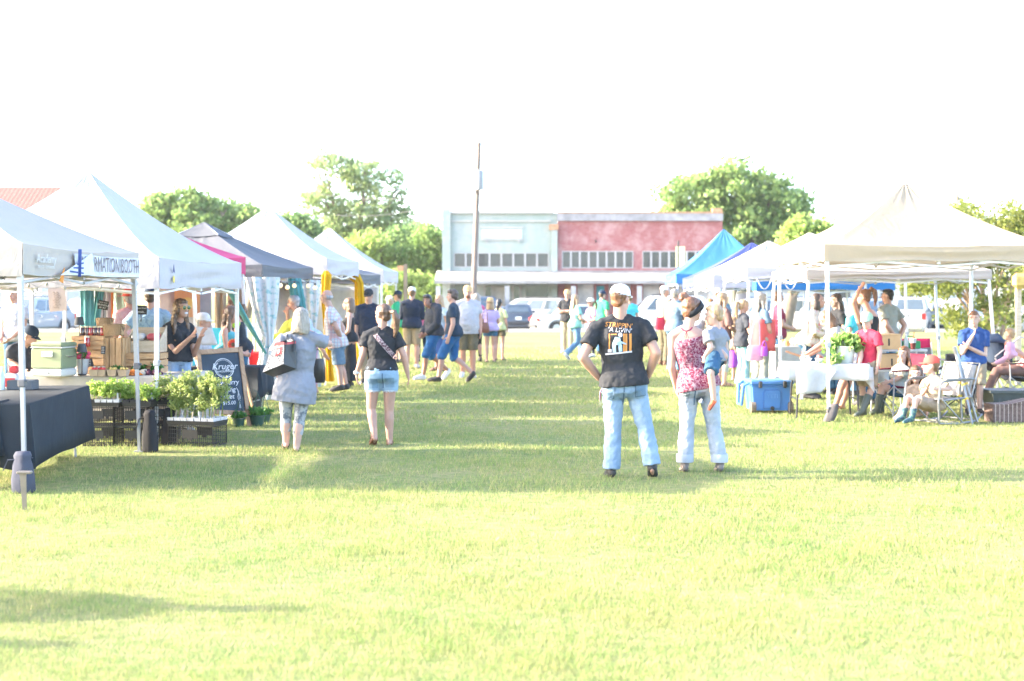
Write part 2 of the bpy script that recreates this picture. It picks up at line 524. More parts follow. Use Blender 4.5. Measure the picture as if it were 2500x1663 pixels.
# shared awning over the pavement
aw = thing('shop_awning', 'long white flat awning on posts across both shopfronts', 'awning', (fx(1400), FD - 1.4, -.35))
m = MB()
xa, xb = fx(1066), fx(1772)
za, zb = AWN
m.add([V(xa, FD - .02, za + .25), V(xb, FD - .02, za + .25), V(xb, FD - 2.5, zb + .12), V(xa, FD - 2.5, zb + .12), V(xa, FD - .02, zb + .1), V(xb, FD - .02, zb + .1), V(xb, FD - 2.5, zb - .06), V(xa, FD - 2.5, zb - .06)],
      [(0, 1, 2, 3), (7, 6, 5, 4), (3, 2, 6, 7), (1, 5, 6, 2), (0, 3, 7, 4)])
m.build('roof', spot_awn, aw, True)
for a in (1070, 1238, 1400, 1561, 1735):
    m = MB(); x = fx(a, FD - 2.3); m.box((x, FD - 2.3, (zb - .5) / 2 - .1), (.28, .28, zb + .3)); m.box((x, FD - 2.3, -.05), (.4, .4, .3)); m.build('post', WHT, aw, True)
# hanging banner beside the red shop
bn = thing('banner_sign', 'pale yellow vertical banner hanging on a bracket before the red shop windows', 'banner', (fx(1661, 76), 76, -.35))
q = fx(1661, 76)
MB().box((q, 76, fz(627, 76)), (.50, .05, 1.15)).build('cloth', M('pale_yellow_cloth', (.75, .70, .38), .8), bn, True)
MB().tube([V(q - .12, 76, -.35), V(q - .12, 76, fz(588, 76))], .05).build('post', DARK, bn, True)
# red roofed hall behind the left tents
rr = thing('red_roofed_hall', 'hall with a red ribbed metal roof behind the left white tents', 'building', (-32, 90, -.35))
def ribbed():
    t = NT('red_metal_roof'); w = t.n('TexWave'); w.wave_type = 'BANDS'; w.bands_direction = 'X'
    w.inputs['Scale'].default_value = 1.1; t.l(t.tc.outputs['Object'], w.inputs['Vector'])
    t.color(t.ramp(w.outputs[0], [(.2, (.33, .085, .06)), (.8, (.30, .07, .05))])); t.bump(w.outputs[0], .3, .03); t.b.inputs['Roughness'].default_value = .7
    return t.m
zt = 1.75 + (715 - 456) * 90 / F
m = MB(); m.add([V(-45, 84.6, 5.2), V(-29, 84.6, 5.2), V(-29, 90, zt), V(-45, 90, zt), V(-29, 95.4, 5.2), V(-45, 95.4, 5.2)], [(0, 1, 2, 3), (3, 2, 4, 5)])
solid(m.build('roof', ribbed(), rr, True), .12)
m = MB(); m.box((-37, 90, 2.3), (15.4, 10, 5.3)); m.build('wall', M('pale_siding', (.55, .52, .48), .8), rr, True)
# low pale building right
lw = thing('pale_low_building', 'long low pale building with small windows behind the right parking row', 'building', (24, 92, -.35))
m = MB(); m.box((24, 95, 1.3), (16, 6, 3.3)); m.build('wall', M('pale_plaster', (.62, .62, .62), .85), lw, True)
m = MB(); m.box((24, 95, 3.03), (16.6, 6.6, .16)); m.build('roof', M('grey_roof', (.35, .35, .36), .8), lw, True)
for i, a in enumerate((2010, 2060, 2115, 2165, 2215)):
    f = MB().box((fx(a, 92), 91.98, 1.7), (.95, .1, 1.0)).build('window', WHT, lw, True)
    MB().box((fx(a, 92), 91.92, 1.7), (.75, .06, .8)).build('pane', WIN, f, True)

# ------------------------------------------------------------ utility poles and wires
POLE = wood('pole_wood', (.085, .062, .048), (.17, .13, .105), (6, 6, 1))
up_ = thing('utility_pole', 'tall brown timber utility pole with a grey transformer before the mint shop', 'utility pole', (fx(1154, 76), 76, -.35))
pt = V(fx(1170, 76), 76, fz(347, 76))
MB().tube([V(fx(1153, 76), 76, -.4), pt.lerp(V(fx(1153, 76), 76, -.4), .5), pt], [.17, .15, .115], 10).build('pole', POLE, up_, True, smooth=40)
m = MB(); m.lathe([(.0, -.6), (.2, -.58), (.22, -.5), (.22, .42), (.19, .5), (0, .52)], wp(1171, 438, 75.7), 14); m.box(wp(1163, 420, 75.9), (.25, .14, .1)); m.box(wp(1163, 452, 75.9), (.25, .14, .1))
m.build('transformer', M('transformer_grey', (.19, .20, .21), .45), up_, True, smooth=40)
m = MB()
for q in ((1163, 352), (1158, 405), (1160, 468), (1172, 470)): m.ell(wp(q[0], q[1], 75.8), (.07, .07, .12))
m.build('insulator', WHT, up_, True, smooth=60)
def wire(a, b, sag, label):
    pts = [a.lerp(b, t) + V(0, 0, -sag * 4 * t * (1 - t)) for t in [i / 16 for i in range(17)]]
    o = MB().tube(pts, .018, 5).build('power_line', M('cable_grey', (.05, .05, .055), .8), None, True)
    tag(o, label, 'wire', 'overhead lines')
wire(wp(1172, 352, 76), wp(1700, 452, 110), 1.0, 'top line running right from the pole head down to the big tree')
wire(wp(1172, 468, 76), wp(1640, 525, 105), .9, 'line leaving the transformer to the right above the mint roof')
wire(wp(1160, 470, 76), wp(820, 525, 90), .5, 'lower line running left from the transformer to the tall airy tree')
wire(wp(1160, 464, 76), wp(760, 470, 100), .5, 'upper line running left from the transformer')
p2 = thing('utility_pole', 'distant utility pole with a crossarm behind the cream tent', 'utility pole', (fx(2338, 120), 120, -.35))
MB().tube([V(fx(2338, 120), 120, -.4), wp(2338, 470, 120)], [.2, .14], 8).build('pole', POLE, p2, True, smooth=40)
m = MB(); m.box(wp(2338, 484, 119.8), (3.0, .12, .14)); m.build('crossarm', POLE, p2, True)
m = MB()
for dx in (-38, -26, 26, 38): m.ell(wp(2338 + dx, 480, 119.8), (.06, .06, .14))
m.build('insulator', WHT, p2, True)

# ------------------------------------------------------------ trees
BARK = wood('bark', (.10, .075, .055), (.22, .17, .12), (4, 4, 1), .9)
def leaf_mat(name, c1, c2, c3, tr=.35):
    t = NT(name); g = t.n('NewGeometry'); n1 = t.noise(.9, 3)
    a = t.ramp(g.outputs['Random Per Island'], [(0, c1), (.6, c2), (1, c3)])
    b = t.ramp(n1.outputs[0], [(.35, c1), (.65, c3)])
    c = t.mix(.4, a, b); t.color(c); t.b.inputs['Roughness'].default_value = .5; t.b.inputs['Specular IOR Level'].default_value = .3
    t.translucent(c, tr); MATS[name] = t.m
    return t.m
LF_MID = leaf_mat('leaf_mid', (.14, .25, .075), (.23, .35, .10), (.33, .42, .14), .6)
LF_DK = leaf_mat('leaf_dark', (.115, .22, .075), (.18, .29, .10), (.26, .36, .13), .6)
LF_LT = leaf_mat('leaf_light', (.21, .33, .08), (.31, .42, .115), (.40, .47, .15), .6)
LF_AIRY = leaf_mat('leaf_airy', (.20, .29, .115), (.27, .36, .145), (.35, .42, .175), .6)
def leaves(name, mat, parent, clumps, n, size, flat=.0):
    "n leaf faces scattered through clumps [(centre, (rx,ry,rz))]"
    w = np.array([c[1][0] * c[1][1] * c[1][2] for c in clumps]) ** .67; w /= w.sum()
    idx = rng.choice(len(clumps), n, p=w)
    C = np.array([list(c[0]) for c in clumps])[idx]; RR = np.array([list(c[1]) for c in clumps])[idx]
    d = rng.normal(size=(n, 3)); d /= np.linalg.norm(d, axis=1)[:, None]
    r = rng.uniform(.2, 1.0, n) ** .5 * (1 + rng.normal(0, .26, n))
    P = C + d * RR * r[:, None]
    nn = rng.normal(size=(n, 3)) + d * .8; nn /= np.linalg.norm(nn, axis=1)[:, None]
    u = np.cross(nn, rng.normal(size=(n, 3))); u /= np.linalg.norm(u, axis=1)[:, None]; v = np.cross(nn, u)
    s = size * rng.uniform(.6, 1.3, n)[:, None]
    q = np.stack([P - u * s, P - v * s * .55 + nn * s * .15, P + u * s, P + v * s * .55 + nn * s * .15], 1)
    mi = np.array(chain(parent).inverted()) if parent else np.eye(4)
    q = q.reshape(-1, 3) @ mi[:3, :3].T + mi[:3, 3]
    me = bpy.data.meshes.new(name); N = len(P)
    me.vertices.add(4 * N); me.loops.add(4 * N); me.polygons.add(N)
    me.vertices.foreach_set('co', q.reshape(-1)); me.loops.foreach_set('vertex_index', np.arange(4 * N, dtype=np.int32))
    me.polygons.foreach_set('loop_start', np.arange(0, 4 * N, 4, dtype=np.int32)); me.polygons.foreach_set('loop_total', np.full(N, 4, dtype=np.int32))
    me.update(calc_edges=True); me.materials.append(mat)
    o = bpy.data.objects.new(name, me); o.parent = parent; col.objects.link(o)
    return o
def tree(name, label, base, lobes, nclump, csize, nleaf, lsize, mat, trunk_r, group=None, limbs=7, seed=1):
    "lobes: (px, py, r_px_x, r_px_y) outlines of the crown masses at the tree's own depth"
    rnd = random.Random(seed); D = base.y
    root = thing(name, label, 'tree', base, 0, group)
    L = [(wp(a, b, D), V(c * D / F, c * D / F * .9, e * D / F)) for a, b, c, e in lobes]
    cl = []
    tot = sum(l[1].x * l[1].z for l in L)
    for c, r in L:
        for _ in range(max(3, int(2.4 * nclump * r.x * r.z / tot))):
            while True:
                d = V(rnd.uniform(-1, 1), rnd.uniform(-1, 1), rnd.uniform(-1, 1))
                if .2 < d.length < 1: break
            d = d.normalized() * (d.length ** .55) * rnd.uniform(.8, 1.06)
            k = csize * .60 * rnd.uniform(.45, 1.5)
            cl.append((c + V(d.x * r.x, d.y * r.y, d.z * r.z), (k * 1.15, k, k * .75)))
    leaves('crown', mat, root, cl, int(nleaf * 1.35), lsize * .82)
    m = MB()
    top = sum((l[0] for l in L), V(0, 0, 0)) / len(L)
    fork = base.lerp(V(top.x, D, top.z), .42)
    m.tube([base - V(0, 0, .2), base.lerp(fork, .5) + V(.1, 0, 0) * trunk_r, fork], [trunk_r * 1.25, trunk_r, trunk_r * .85], 9)
    for i in range(limbs):
        c, r = L[i % len(L)]
        e = c + V(rnd.uniform(-.7, .7) * r.x, rnd.uniform(-.6, .6) * r.y, rnd.uniform(-.2, .7) * r.z)
        mid = fork.lerp(e, .5) + V(rnd.uniform(-.5, .5), 0, rnd.uniform(0, .8)) * trunk_r * 2
        m.tube([fork, mid, e], [trunk_r * .6, trunk_r * .38, trunk_r * .12], 6)
        for _ in range(3):
            e2 = mid.lerp(e, rnd.uniform(.2, .9)); m.tube([e2, e2 + V(rnd.uniform(-1, 1), rnd.uniform(-1, 1), rnd.uniform(.1, 1)) * r.x * .45], [trunk_r * .2, trunk_r * .06], 5)
    m.build('trunk', BARK, root, True, smooth=60)
    return root
def gb(px, d, z=-.35): return V((px - CX) * d / F, d, z)
tree('shade_tree', 'broad dense green tree rising behind the right end of the red shop', gb(1800, 102), [(1690, 505, 90, 80), (1790, 470, 100, 70), (1880, 490, 85, 75), (1930, 545, 50, 45), (1800, 560, 130, 70), (1650, 560, 50, 50)], 120, 1.25, 15000, .26, LF_MID, .45, 'trees beyond the shops', 9, 3)
tree('airy_tree', 'tallest thin leaved tree with sky showing through its crown', gb(852, 108), [(800, 410, 55, 40), (885, 425, 60, 45), (945, 470, 50, 55), (790, 500, 60, 50), (880, 530, 80, 50), (970, 540, 45, 40), (830, 560, 70, 40)], 120, 1.0, 7800, .20, LF_AIRY, .34, 'trees beyond the shops', 14, 5)
tree('leafy_tree', 'dense green tree showing above the second white tent', gb(440, 104), [(385, 520, 45, 45), (450, 500, 60, 40), (520, 530, 65, 40), (590, 545, 50, 40), (450, 560, 110, 50)], 90, 1.15, 10000, .25, LF_MID, .4, 'trees beyond the shops', 7, 7)
tree('leafy_tree', 'small green tree peeping between the two pointed white tents', gb(715, 100), [(710, 555, 40, 35), (745, 580, 45, 40)], 30, .9, 3500, .22, LF_DK, .25, 'trees beyond the shops', 5, 8)
tree('leafy_tree', 'dark bushy tree between the airy tree and the mint shop', gb(1010, 100), [(1000, 610, 60, 55), (1050, 640, 45, 70), (950, 640, 60, 60)], 60, 1.1, 7000, .24, LF_DK, .3, 'trees beyond the shops', 6, 9)
tree('leafy_tree', 'yellow green rounded tree low beneath the tall airy tree', gb(905, 96), [(900, 615, 60, 45), (870, 650, 60, 50), (1010, 690, 60, 40), (960, 690, 50, 40)], 55, 1.0, 6500, .22, LF_LT, .28, 'trees beyond the shops', 6, 10)
tree('leafy_tree', 'tall mid green tree rising against the left wall of the mint shop', gb(1055, 97), [(1050, 600, 45, 50), (1065, 660, 50, 60), (1020, 640, 50, 50)], 50, .95, 6500, .20, LF_MID, .3, 'trees beyond the shops', 6, 21)
tree('leafy_tree', 'mid green tree filling the gap right of the farthest white tent', gb(960, 118), [(930, 590, 60, 40), (985, 580, 50, 45), (900, 640, 70, 60), (980, 650, 70, 60)], 70, 1.1, 7500, .24, LF_MID, .3, 'trees beyond the shops', 6, 22)
tree('leafy_tree', 'pale shrubby tree low behind the timber post', gb(1000, 88), [(985, 700, 60, 45), (1040, 720, 50, 40), (940, 720, 45, 40)], 45, .8, 5000, .18, LF_LT, .2, 'trees beyond the shops', 5, 23)
tree('leafy_tree', 'dark green tree behind the peak of the grey tent', gb(600, 112), [(560, 530, 60, 35), (620, 560, 60, 40), (680, 590, 60, 45), (740, 600, 50, 45)], 60, 1.1, 7000, .24, LF_DK, .3, 'trees beyond the shops', 6, 24)
tree('leafy_tree', 'bright yellow green tree above the cream tent beside the big shade tree', gb(1905, 64), [(1960, 560, 40, 30), (2010, 570, 38, 28), (1980, 610, 70, 45), (1940, 600, 30, 50)], 60, .62, 6500, .15, LF_LT, .34, 'trees beyond the shops', 7, 11)
tree('leafy_tree', 'low dark tree line behind the blue peaked tent', gb(1870, 112), [(1820, 600, 90, 40), (1900, 620, 70, 40), (1980, 650, 120, 40)], 50, 1.1, 6000, .25, LF_DK, .3, 'trees beyond the shops', 5, 12)
# multi stemmed shrub tree at the right edge
sb = thing('crape_myrtle', 'many stemmed yellow green shrub tree at the right edge behind the boy in blue', 'tree', gb(2420, 44, 0))
rnd = random.Random(4); m = MB(); cl = []
for i in range(15):
    e = wp(rnd.uniform(2230, 2560), rnd.uniform(560, 660), 44 + rnd.uniform(-2, 2)); b0 = gb(2420 + rnd.uniform(-25, 25), 44 + rnd.uniform(-.3, .3), 0)
    mid = b0.lerp(e, .5) + V(rnd.uniform(-.2, .2), 0, .35)
    m.tube([b0, mid, e, e.lerp(mid, -.5)], [.06, .045, .03, .012], 6)
    for t in (.45, .7, .9, 1.1, 1.3):
        c = mid.lerp(e, t) + V(rnd.uniform(-.5, .5), rnd.uniform(-.6, .6), rnd.uniform(-.3, .5)); cl.append((c, (rnd.uniform(.3, .6),) * 2 + (rnd.uniform(.2, .4),)))
for q in ((2400, 530), (2460, 515), (2350, 520), (2500, 545), (2440, 560), (2380, 570), (2540, 530), (2300, 600), (2260, 680), (2230, 700), (2330, 770), (2350, 790), (2480, 600), (2520, 650), (2300, 700), (2340, 690), (2400, 640), (2440, 690), (2370, 650), (2420, 740), (2460, 770), (2490, 720), (2390, 800), (2280, 650), (2250, 610), (2520, 590)):
    for k in range(3): cl.append((wp(q[0] + rnd.uniform(-25, 25), q[1] + rnd.uniform(-15, 15), 44 + rnd.uniform(-1.5, 1.5)), (.5, .5, .32)))
m.build('trunk', wood('pinkish_bark', (.28, .17, .11), (.42, .29, .2), (5, 5, 1)), sb, True, smooth=60)
leaves('crown', leaf_mat('leaf_yellow', (.11, .155, .03), (.18, .22, .045), (.27, .28, .07), .5), sb, cl, 17000, .080)
bt = thing('bare_tree', 'bare grey twigs of a leafless tree at the far right edge', 'tree', gb(2560, 90))
m = MB(); b0 = gb(2545, 90)
m.tube([b0, wp(2540, 600, 90)], [.25, .12])
for i in range(16):
    e = wp(rnd.uniform(2470, 2600), rnd.uniform(480, 540), 90 + rnd.uniform(-1, 1)); m.tube([wp(2540, 600, 90), wp(2540, 600, 90).lerp(e, .5) + V(0, 0, .4), e], [.06, .03, .008], 5)
m.build('branches', BARK, bt, True)
# ------------------------------------------------------------ cars
TYRE = M('tyre_rubber', (.025, .025, .025), .85)
RIM = M('wheel_rim', (.45, .46, .48), .35, .1, 8, 0, metal=.8)
CARGLASS = glass('car_glass', (.05, .07, .085), .05)
PLASTIC = M('black_plastic', (.03, .03, .033), .5)
CHROME = M('chrome', (.65, .66, .68), .2, .05, 8, 0, metal=.9)
TAIL = M('tail_light_red', (.50, .02, .02), .2, .1, 8, 0)
HEAD = M('head_light', (.75, .78, .80), .1, .05, 8, 0)
PLATE = M('plate_white', (.75, .75, .72), .4)
def paint(name, c): return M(name, c, .28, .03, 2, 0, coat=.8)
SPEC = {  # length, halfwidth, stations (y, top z, halfwidth factor), cabin (rear bottom, front bottom, rear top, front top, belt z, roof z)
 'sedan': (4.7, .90, [(-2.35, .72, .80), (-2.2, .98, .93), (-1.5, 1.02, .99), (0, .95, 1), (1.1, .94, .99), (1.9, .84, .94), (2.28, .66, .80), (2.35, .52, .74)], (-1.75, 1.15, -.95, .25, .95, 1.46)),
 'suv': (4.8, .96, [(-2.4, .80, .84), (-2.33, 1.10, .95), (-1.5, 1.12, 1), (0, 1.10, 1), (1.2, 1.10, .99), (2.0, 1.02, .95), (2.33, .84, .84), (2.4, .62, .78)], (-2.28, 1.25, -2.0, .55, 1.10, 1.80)),
 'van': (5.0, .98, [(-2.5, .80, .86), (-2.44, 1.08, .96), (-1.5, 1.10, 1), (0, 1.08, 1), (1.4, 1.05, .98), (2.1, .92, .92), (2.45, .70, .8), (2.5, .56, .76)], (-2.4, 1.75, -2.2, .75, 1.07, 1.78)),
 'pickup': (5.6, .98, [(-2.8, .98, .96), (-2.76, 1.20, .98), (-1.5, 1.22, 1), (0, 1.20, 1), (1.4, 1.20, .99), (2.3, 1.12, .96), (2.75, .95, .88), (2.8, .70, .84)], (-.75, 1.45, -.6, .85, 1.20, 1.88)),
}
def car(kind, name, label, cat, pos, head, mat, group='cars parked along the far kerb'):
    L, hw, st, (rb, fb, rt, ft, zb, zt) = SPEC[kind]
    root = thing(name, label, cat, pos, R(head), group)
    m = MB(); rings = []
    for y, z, k in st:
        w = hw * k; e = .30 if kind in ('suv', 'pickup') else .22
        rings.append([V(-w * .86, y, e), V(-w * .98, y, e + .10), V(-w, y, (e + z) * .52), V(-w * .97, y, z - .07), V(-w * .86, y, z), V(w * .86, y, z), V(w * .97, y, z - .07), V(w, y, (e + z) * .52), V(w * .98, y, e + .10), V(w * .86, y, e)])
    m.loft(rings)
    ci = hw * .90; ti = hw * .72
    def cab(u, v, side):      # side: -1/1 flanks, 'f', 'r'
        y0, y1 = rb + (rt - rb) * v, fb + (ft - fb) * v; w = ci + (ti - ci) * v; z = zb + (zt - zb) * v
        if side in (-1, 1): return V(side * w, y0 + (y1 - y0) * u, z)
        return V(-w + 2 * w * u, y1 if side == 'f' else y0, z)
    rr = []
    for v in (0, .5, .9, 1.0):
        q = v; ins = 0 if v < .95 else .10
        w = ci + (ti - ci) * q - ins; y0, y1 = rb + (rt - rb) * q + ins, fb + (ft - fb) * q - ins; z = (zb - .06 if v == 0 else zb + (zt - zb) * q)
        c = .10
        rr.append([V(-w + c, y0, z), V(w - c, y0, z), V(w, y0 + c, z), V(w, y1 - c, z), V(w - c, y1, z), V(-w + c, y1, z), V(-w, y1 - c, z), V(-w, y0 + c, z)])
    m.loft(rr)
    if kind == 'pickup':
        for s in (-1, 1): m.box((s * hw * .9, -1.75, 1.24), (.1, 2.0, .1))
    m.build('body', mat, root, smooth=35)
    def pane(name, side, u0, u1, v0, v1):
        a = [cab(u0, v0, side), cab(u1, v0, side), cab(u1, v1, side), cab(u0, v1, side)]
        n = (a[1] - a[0]).cross(a[3] - a[0]).normalized()
        c = sum(a, V(0, 0, 0)) / 4
        if n.dot(c - V(0, (rb + fb) / 2, zb)) < 0: n = -n
        MB().prism([p + n * .006 for p in a], n * .012).build(name, CARGLASS, root)
    pane('windscreen', 'f', .1, .9, .08, .88); pane('rear_window', 'r', .12, .88, .12, .85)
    sp = [(.10, .32), (.36, .60), (.64, .86)] if kind in ('suv', 'van') else [(.14, .47), (.52, .84)]
    for s in (-1, 1):
        for u0, u1 in sp: pane('side_window', s, u0, u1, .10, .84)
    fy = st[-1][0]; ry = st[0][0]
    for s in (-1, 1):
        for y in (ry + L * .2, fy - L * .19):
            wr = .34 if kind == 'sedan' else .38
            mt = MB(); mt.T = Matrix.Translation((s * (hw - .10), y, wr)) @ Matrix.Rotation(R(90), 4, 'Y')
            mt.lathe([(wr * .62, -.11), (wr * .94, -.11), (wr, -.06), (wr, .06), (wr * .94, .115), (wr * .62, .115)], n=20)
            t_ = mt.build('wheel', TYRE, root, smooth=40)
            mr = MB(); mr.T = mt.T; mr.lathe([(0, -.12), (wr * .6, -.122), (wr * .62, 0), (wr * .6, .122), (.05, .125), (0, .125)], n=20)
            mr.build('rim', RIM, t_, smooth=30)
            ma = MB(); ma.T = Matrix.Translation((s * (hw - .002), y, wr)) @ Matrix.Rotation(R(90), 4, 'Y')
            ma.lathe([(wr * 1.02, -.02), (wr * 1.18, -.012), (wr * 1.18, .012), (wr * 1.02, .02)], n=20, cap=False); ma.build('wheel_arch', PLASTIC, root)
    zf = st[-2][1]; wf = hw * st[-2][2]
    for s in (-1, 1):
        MB().box((s * wf * .80, fy - .10, zf - .10), (.34, .16, .15), None, .04).build('headlight', HEAD, root)
        zr = st[1][1]
        MB().box((s * hw * .86, ry + .03, zr - .22), (.20, .12, .30 if kind != 'sedan' else .18), None, .03).build('tail_light', TAIL, root)
        mm = MB(); mm.ell((s * (hw + .08), fb - .45, zb + .08), (.11, .07, .08)); mm.build('wing_mirror', mat, root, smooth=60)
        for yy in ((fb + rb) / 2 - .2, (fb + rb) / 2 + .85): MB().box((s * hw * 1.0, yy, zb - .20), (.03, .2, .035)).build('door_handle', CHROME, root)
    MB().box((0, fy - .06, zf - .12), (wf * .9, .14, .17), None, .02).build('grille', PLASTIC, root)
    MB().box((0, fy - .02, .42), (hw * 1.5, .12, .16), None, .04).build('bumper', PLASTIC, root)
    MB().box((0, ry - .02, .45), (hw * 1.62, .14, .18), None, .04).build('bumper', CHROME if kind == 'pickup' else PLASTIC, root)
    MB().box((0, ry - .01, .70), (.32, .05, .16)).build('number_plate', PLATE, root)
    if kind == 'pickup': MB().box((0, ry - .012, 1.02), (.34, .03, .09)).build('tailgate_handle', PLASTIC, root)
    if kind in ('suv', 'van'):
        for s in (-1, 1): MB().tube([V(s * .58, -1.7, zt + .01), V(s * .58, -1.6, zt + .06), V(s * .58, .3, zt + .06), V(s * .58, .4, zt + .01)], .02, 6).build('roof_rack', PLASTIC, root)
    return root
SILV, GREYB, BLK, WHITEC, BLUEC, DKBL, CHAMP = paint('paint_silver', (.27, .28, .295)), paint('paint_grey_blue', (.16, .20, .25)), paint('paint_black', (.035, .045, .06)), paint('paint_white', (.46, .455, .445)), paint('paint_blue_silver', (.20, .245, .29)), paint('paint_dark_blue', (.07, .10, .16)), paint('paint_champagne', (.33, .32, .30))
def cp(px, d, z=None): return V((px - CX) * d / F, d, lawn_z(d) + .005 if z is None else z)
car('suv', 'parked_suv', 'silver sports utility car facing the lawn behind the seated vendor', 'car', cp(72, 66), 162, SILV)
car('suv', 'parked_suv', 'slate blue sports utility car behind the hanging poster', 'car', cp(215, 70), 60, GREYB)
car('sedan', 'parked_sedan', 'grey hatchback at the very left edge behind the info booth', 'car', cp(-30, 68), 150, CHAMP)
car('sedan', 'parked_sedan', 'black sedan seen from behind right of the lavender shirt woman', 'car', cp(1262, 77), 2, BLK)
car('sedan', 'parked_sedan', 'white sedan seen side on beside the black sedan', 'car', cp(1418, 66), -78, WHITEC)
car('van', 'parked_van', 'silver people carrier with sloping windscreen behind the black sedan', 'car', cp(1300, 80.4, -.345), 64, SILV)
car('pickup', 'parked_pickup', 'dark blue pickup truck behind the bearded man in a white shirt', 'car', cp(1175, 80.6, -.345), 20, DKBL)
car('suv', 'parked_suv', 'white boxy off road car parked side on behind the man in the black shirt', 'car', cp(1612, 64.5), 88, WHITEC)
car('sedan', 'parked_sedan', 'pale silver hatchback behind the curly blonde woman', 'car', cp(1742, 67), 75, SILV)
car('suv', 'parked_suv', 'blue grey sports utility car behind the girl in flared trousers', 'car', cp(1850, 68), 110, BLUEC)
car('van', 'parked_van', 'pale silver van behind the woman in the floral blouse', 'car', cp(1965, 66), 70, WHITEC)
car('suv', 'parked_suv', 'white sports utility car behind the woman with her hand on her head', 'car', cp(2075, 67), 120, WHITEC)
car('pickup', 'parked_pickup', 'silver pickup truck with its tailgate to the lawn', 'car', cp(2225, 67), -22, CHAMP)
car('suv', 'parked_suv', 'large white sports utility car right of the silver pickup', 'car', cp(2370, 68), -52, WHITEC)
car('sedan', 'parked_sedan', 'grey saloon glimpsed behind the wooden post at the right edge', 'car', cp(2530, 66), 85, CHAMP)
for i, (px, w_) in enumerate(((1248, 1.8), (1352, 1.9), (1440, 1.8), (120, 1.8), (205, 1.8), (2310, 1.8))):
    m = MB(); p = cp(px, 61.0, 0); m.T = Matrix.Translation(p)
    m.prism([V(-w_ / 2, -.1, 0), V(-w_ / 2, -.07, .14), V(-w_ / 2, .07, .14), V(-w_ / 2, .1, 0)], V(w_, 0, 0))
    o = m.build('parking_stop', CONC, None, True)
    tag(o, ['concrete wheel stop below the black sedan', 'concrete wheel stop below the white sedan', 'concrete wheel stop behind the man in the white cap', 'concrete wheel stop before the silver car at left', 'concrete wheel stop before the slate blue car', 'concrete wheel stop before the large white car at right'][i], 'parking stop', 'wheel stops along the lawn edge')
# pergola post and white board beyond the far white tent
pg = thing('timber_post', 'reddish timber post with a short crossarm beyond the last white tent', 'post', gp(990, 838) )
MB().bar(V(pg.location.x, pg.location.y, 0), V(pg.location.x, pg.location.y, 2.75), .13).build('post', BARK, pg, True)
MB().bar(wp(970, 655, pg.location.y), wp(994, 655, pg.location.y), .12, .18).build('crossarm', RUST, pg, True)
# ------------------------------------------------------------ market tents
def canopy_mat(name, c, tr=.22, rough=.75):
    t = NT(name); n1 = t.noise(1.6, 5); n2 = t.noise(3.0, 4); n2.inputs['Distortion'].default_value = 1.2
    cc = t.ramp(n1.outputs[0], [(.3, tuple(x * .94 for x in c)), (.7, c)])
    t.color(cc); t.b.inputs['Roughness'].default_value = rough; t.b.inputs['Specular IOR Level'].default_value = .3
    t.bump(n2.outputs[0], .35, .05); t.translucent(cc, tr)
    return t.m
CV_WHITE = canopy_mat('canopy_white', (.42, .40, .412), .09)
CV_CREAM = canopy_mat('canopy_cream', (.43, .36, .265), .32)
CV_CREAM2 = canopy_mat('canopy_stone', (.42, .375, .335), .16)
CV_GREY = canopy_mat('canopy_grey', (.10, .105, .115), .06)
CV_PINK = canopy_mat('canopy_pink', (.50, .05, .14), .2)
CV_SKY = canopy_mat('canopy_sky_blue', (.055, .205, .50), .25)
CV_BLUE = canopy_mat('canopy_blue', (.03, .17, .42), .2)
CV_NAVY = canopy_mat('canopy_royal_blue', (.06, .08, .38), .2)
CV_LAV = canopy_mat('canopy_cool_white', (.39, .37, .40), .08)
STEEL = M('leg_steel_white', (.62, .63, .65), .4, .06, 12, .05, 30)
STEEL_G = M('leg_steel_grey', (.32, .33, .35), .4, .06, 12, .05, 30, metal=.3)
CLIP = M('clip_plastic', (.10, .10, .11), .5)
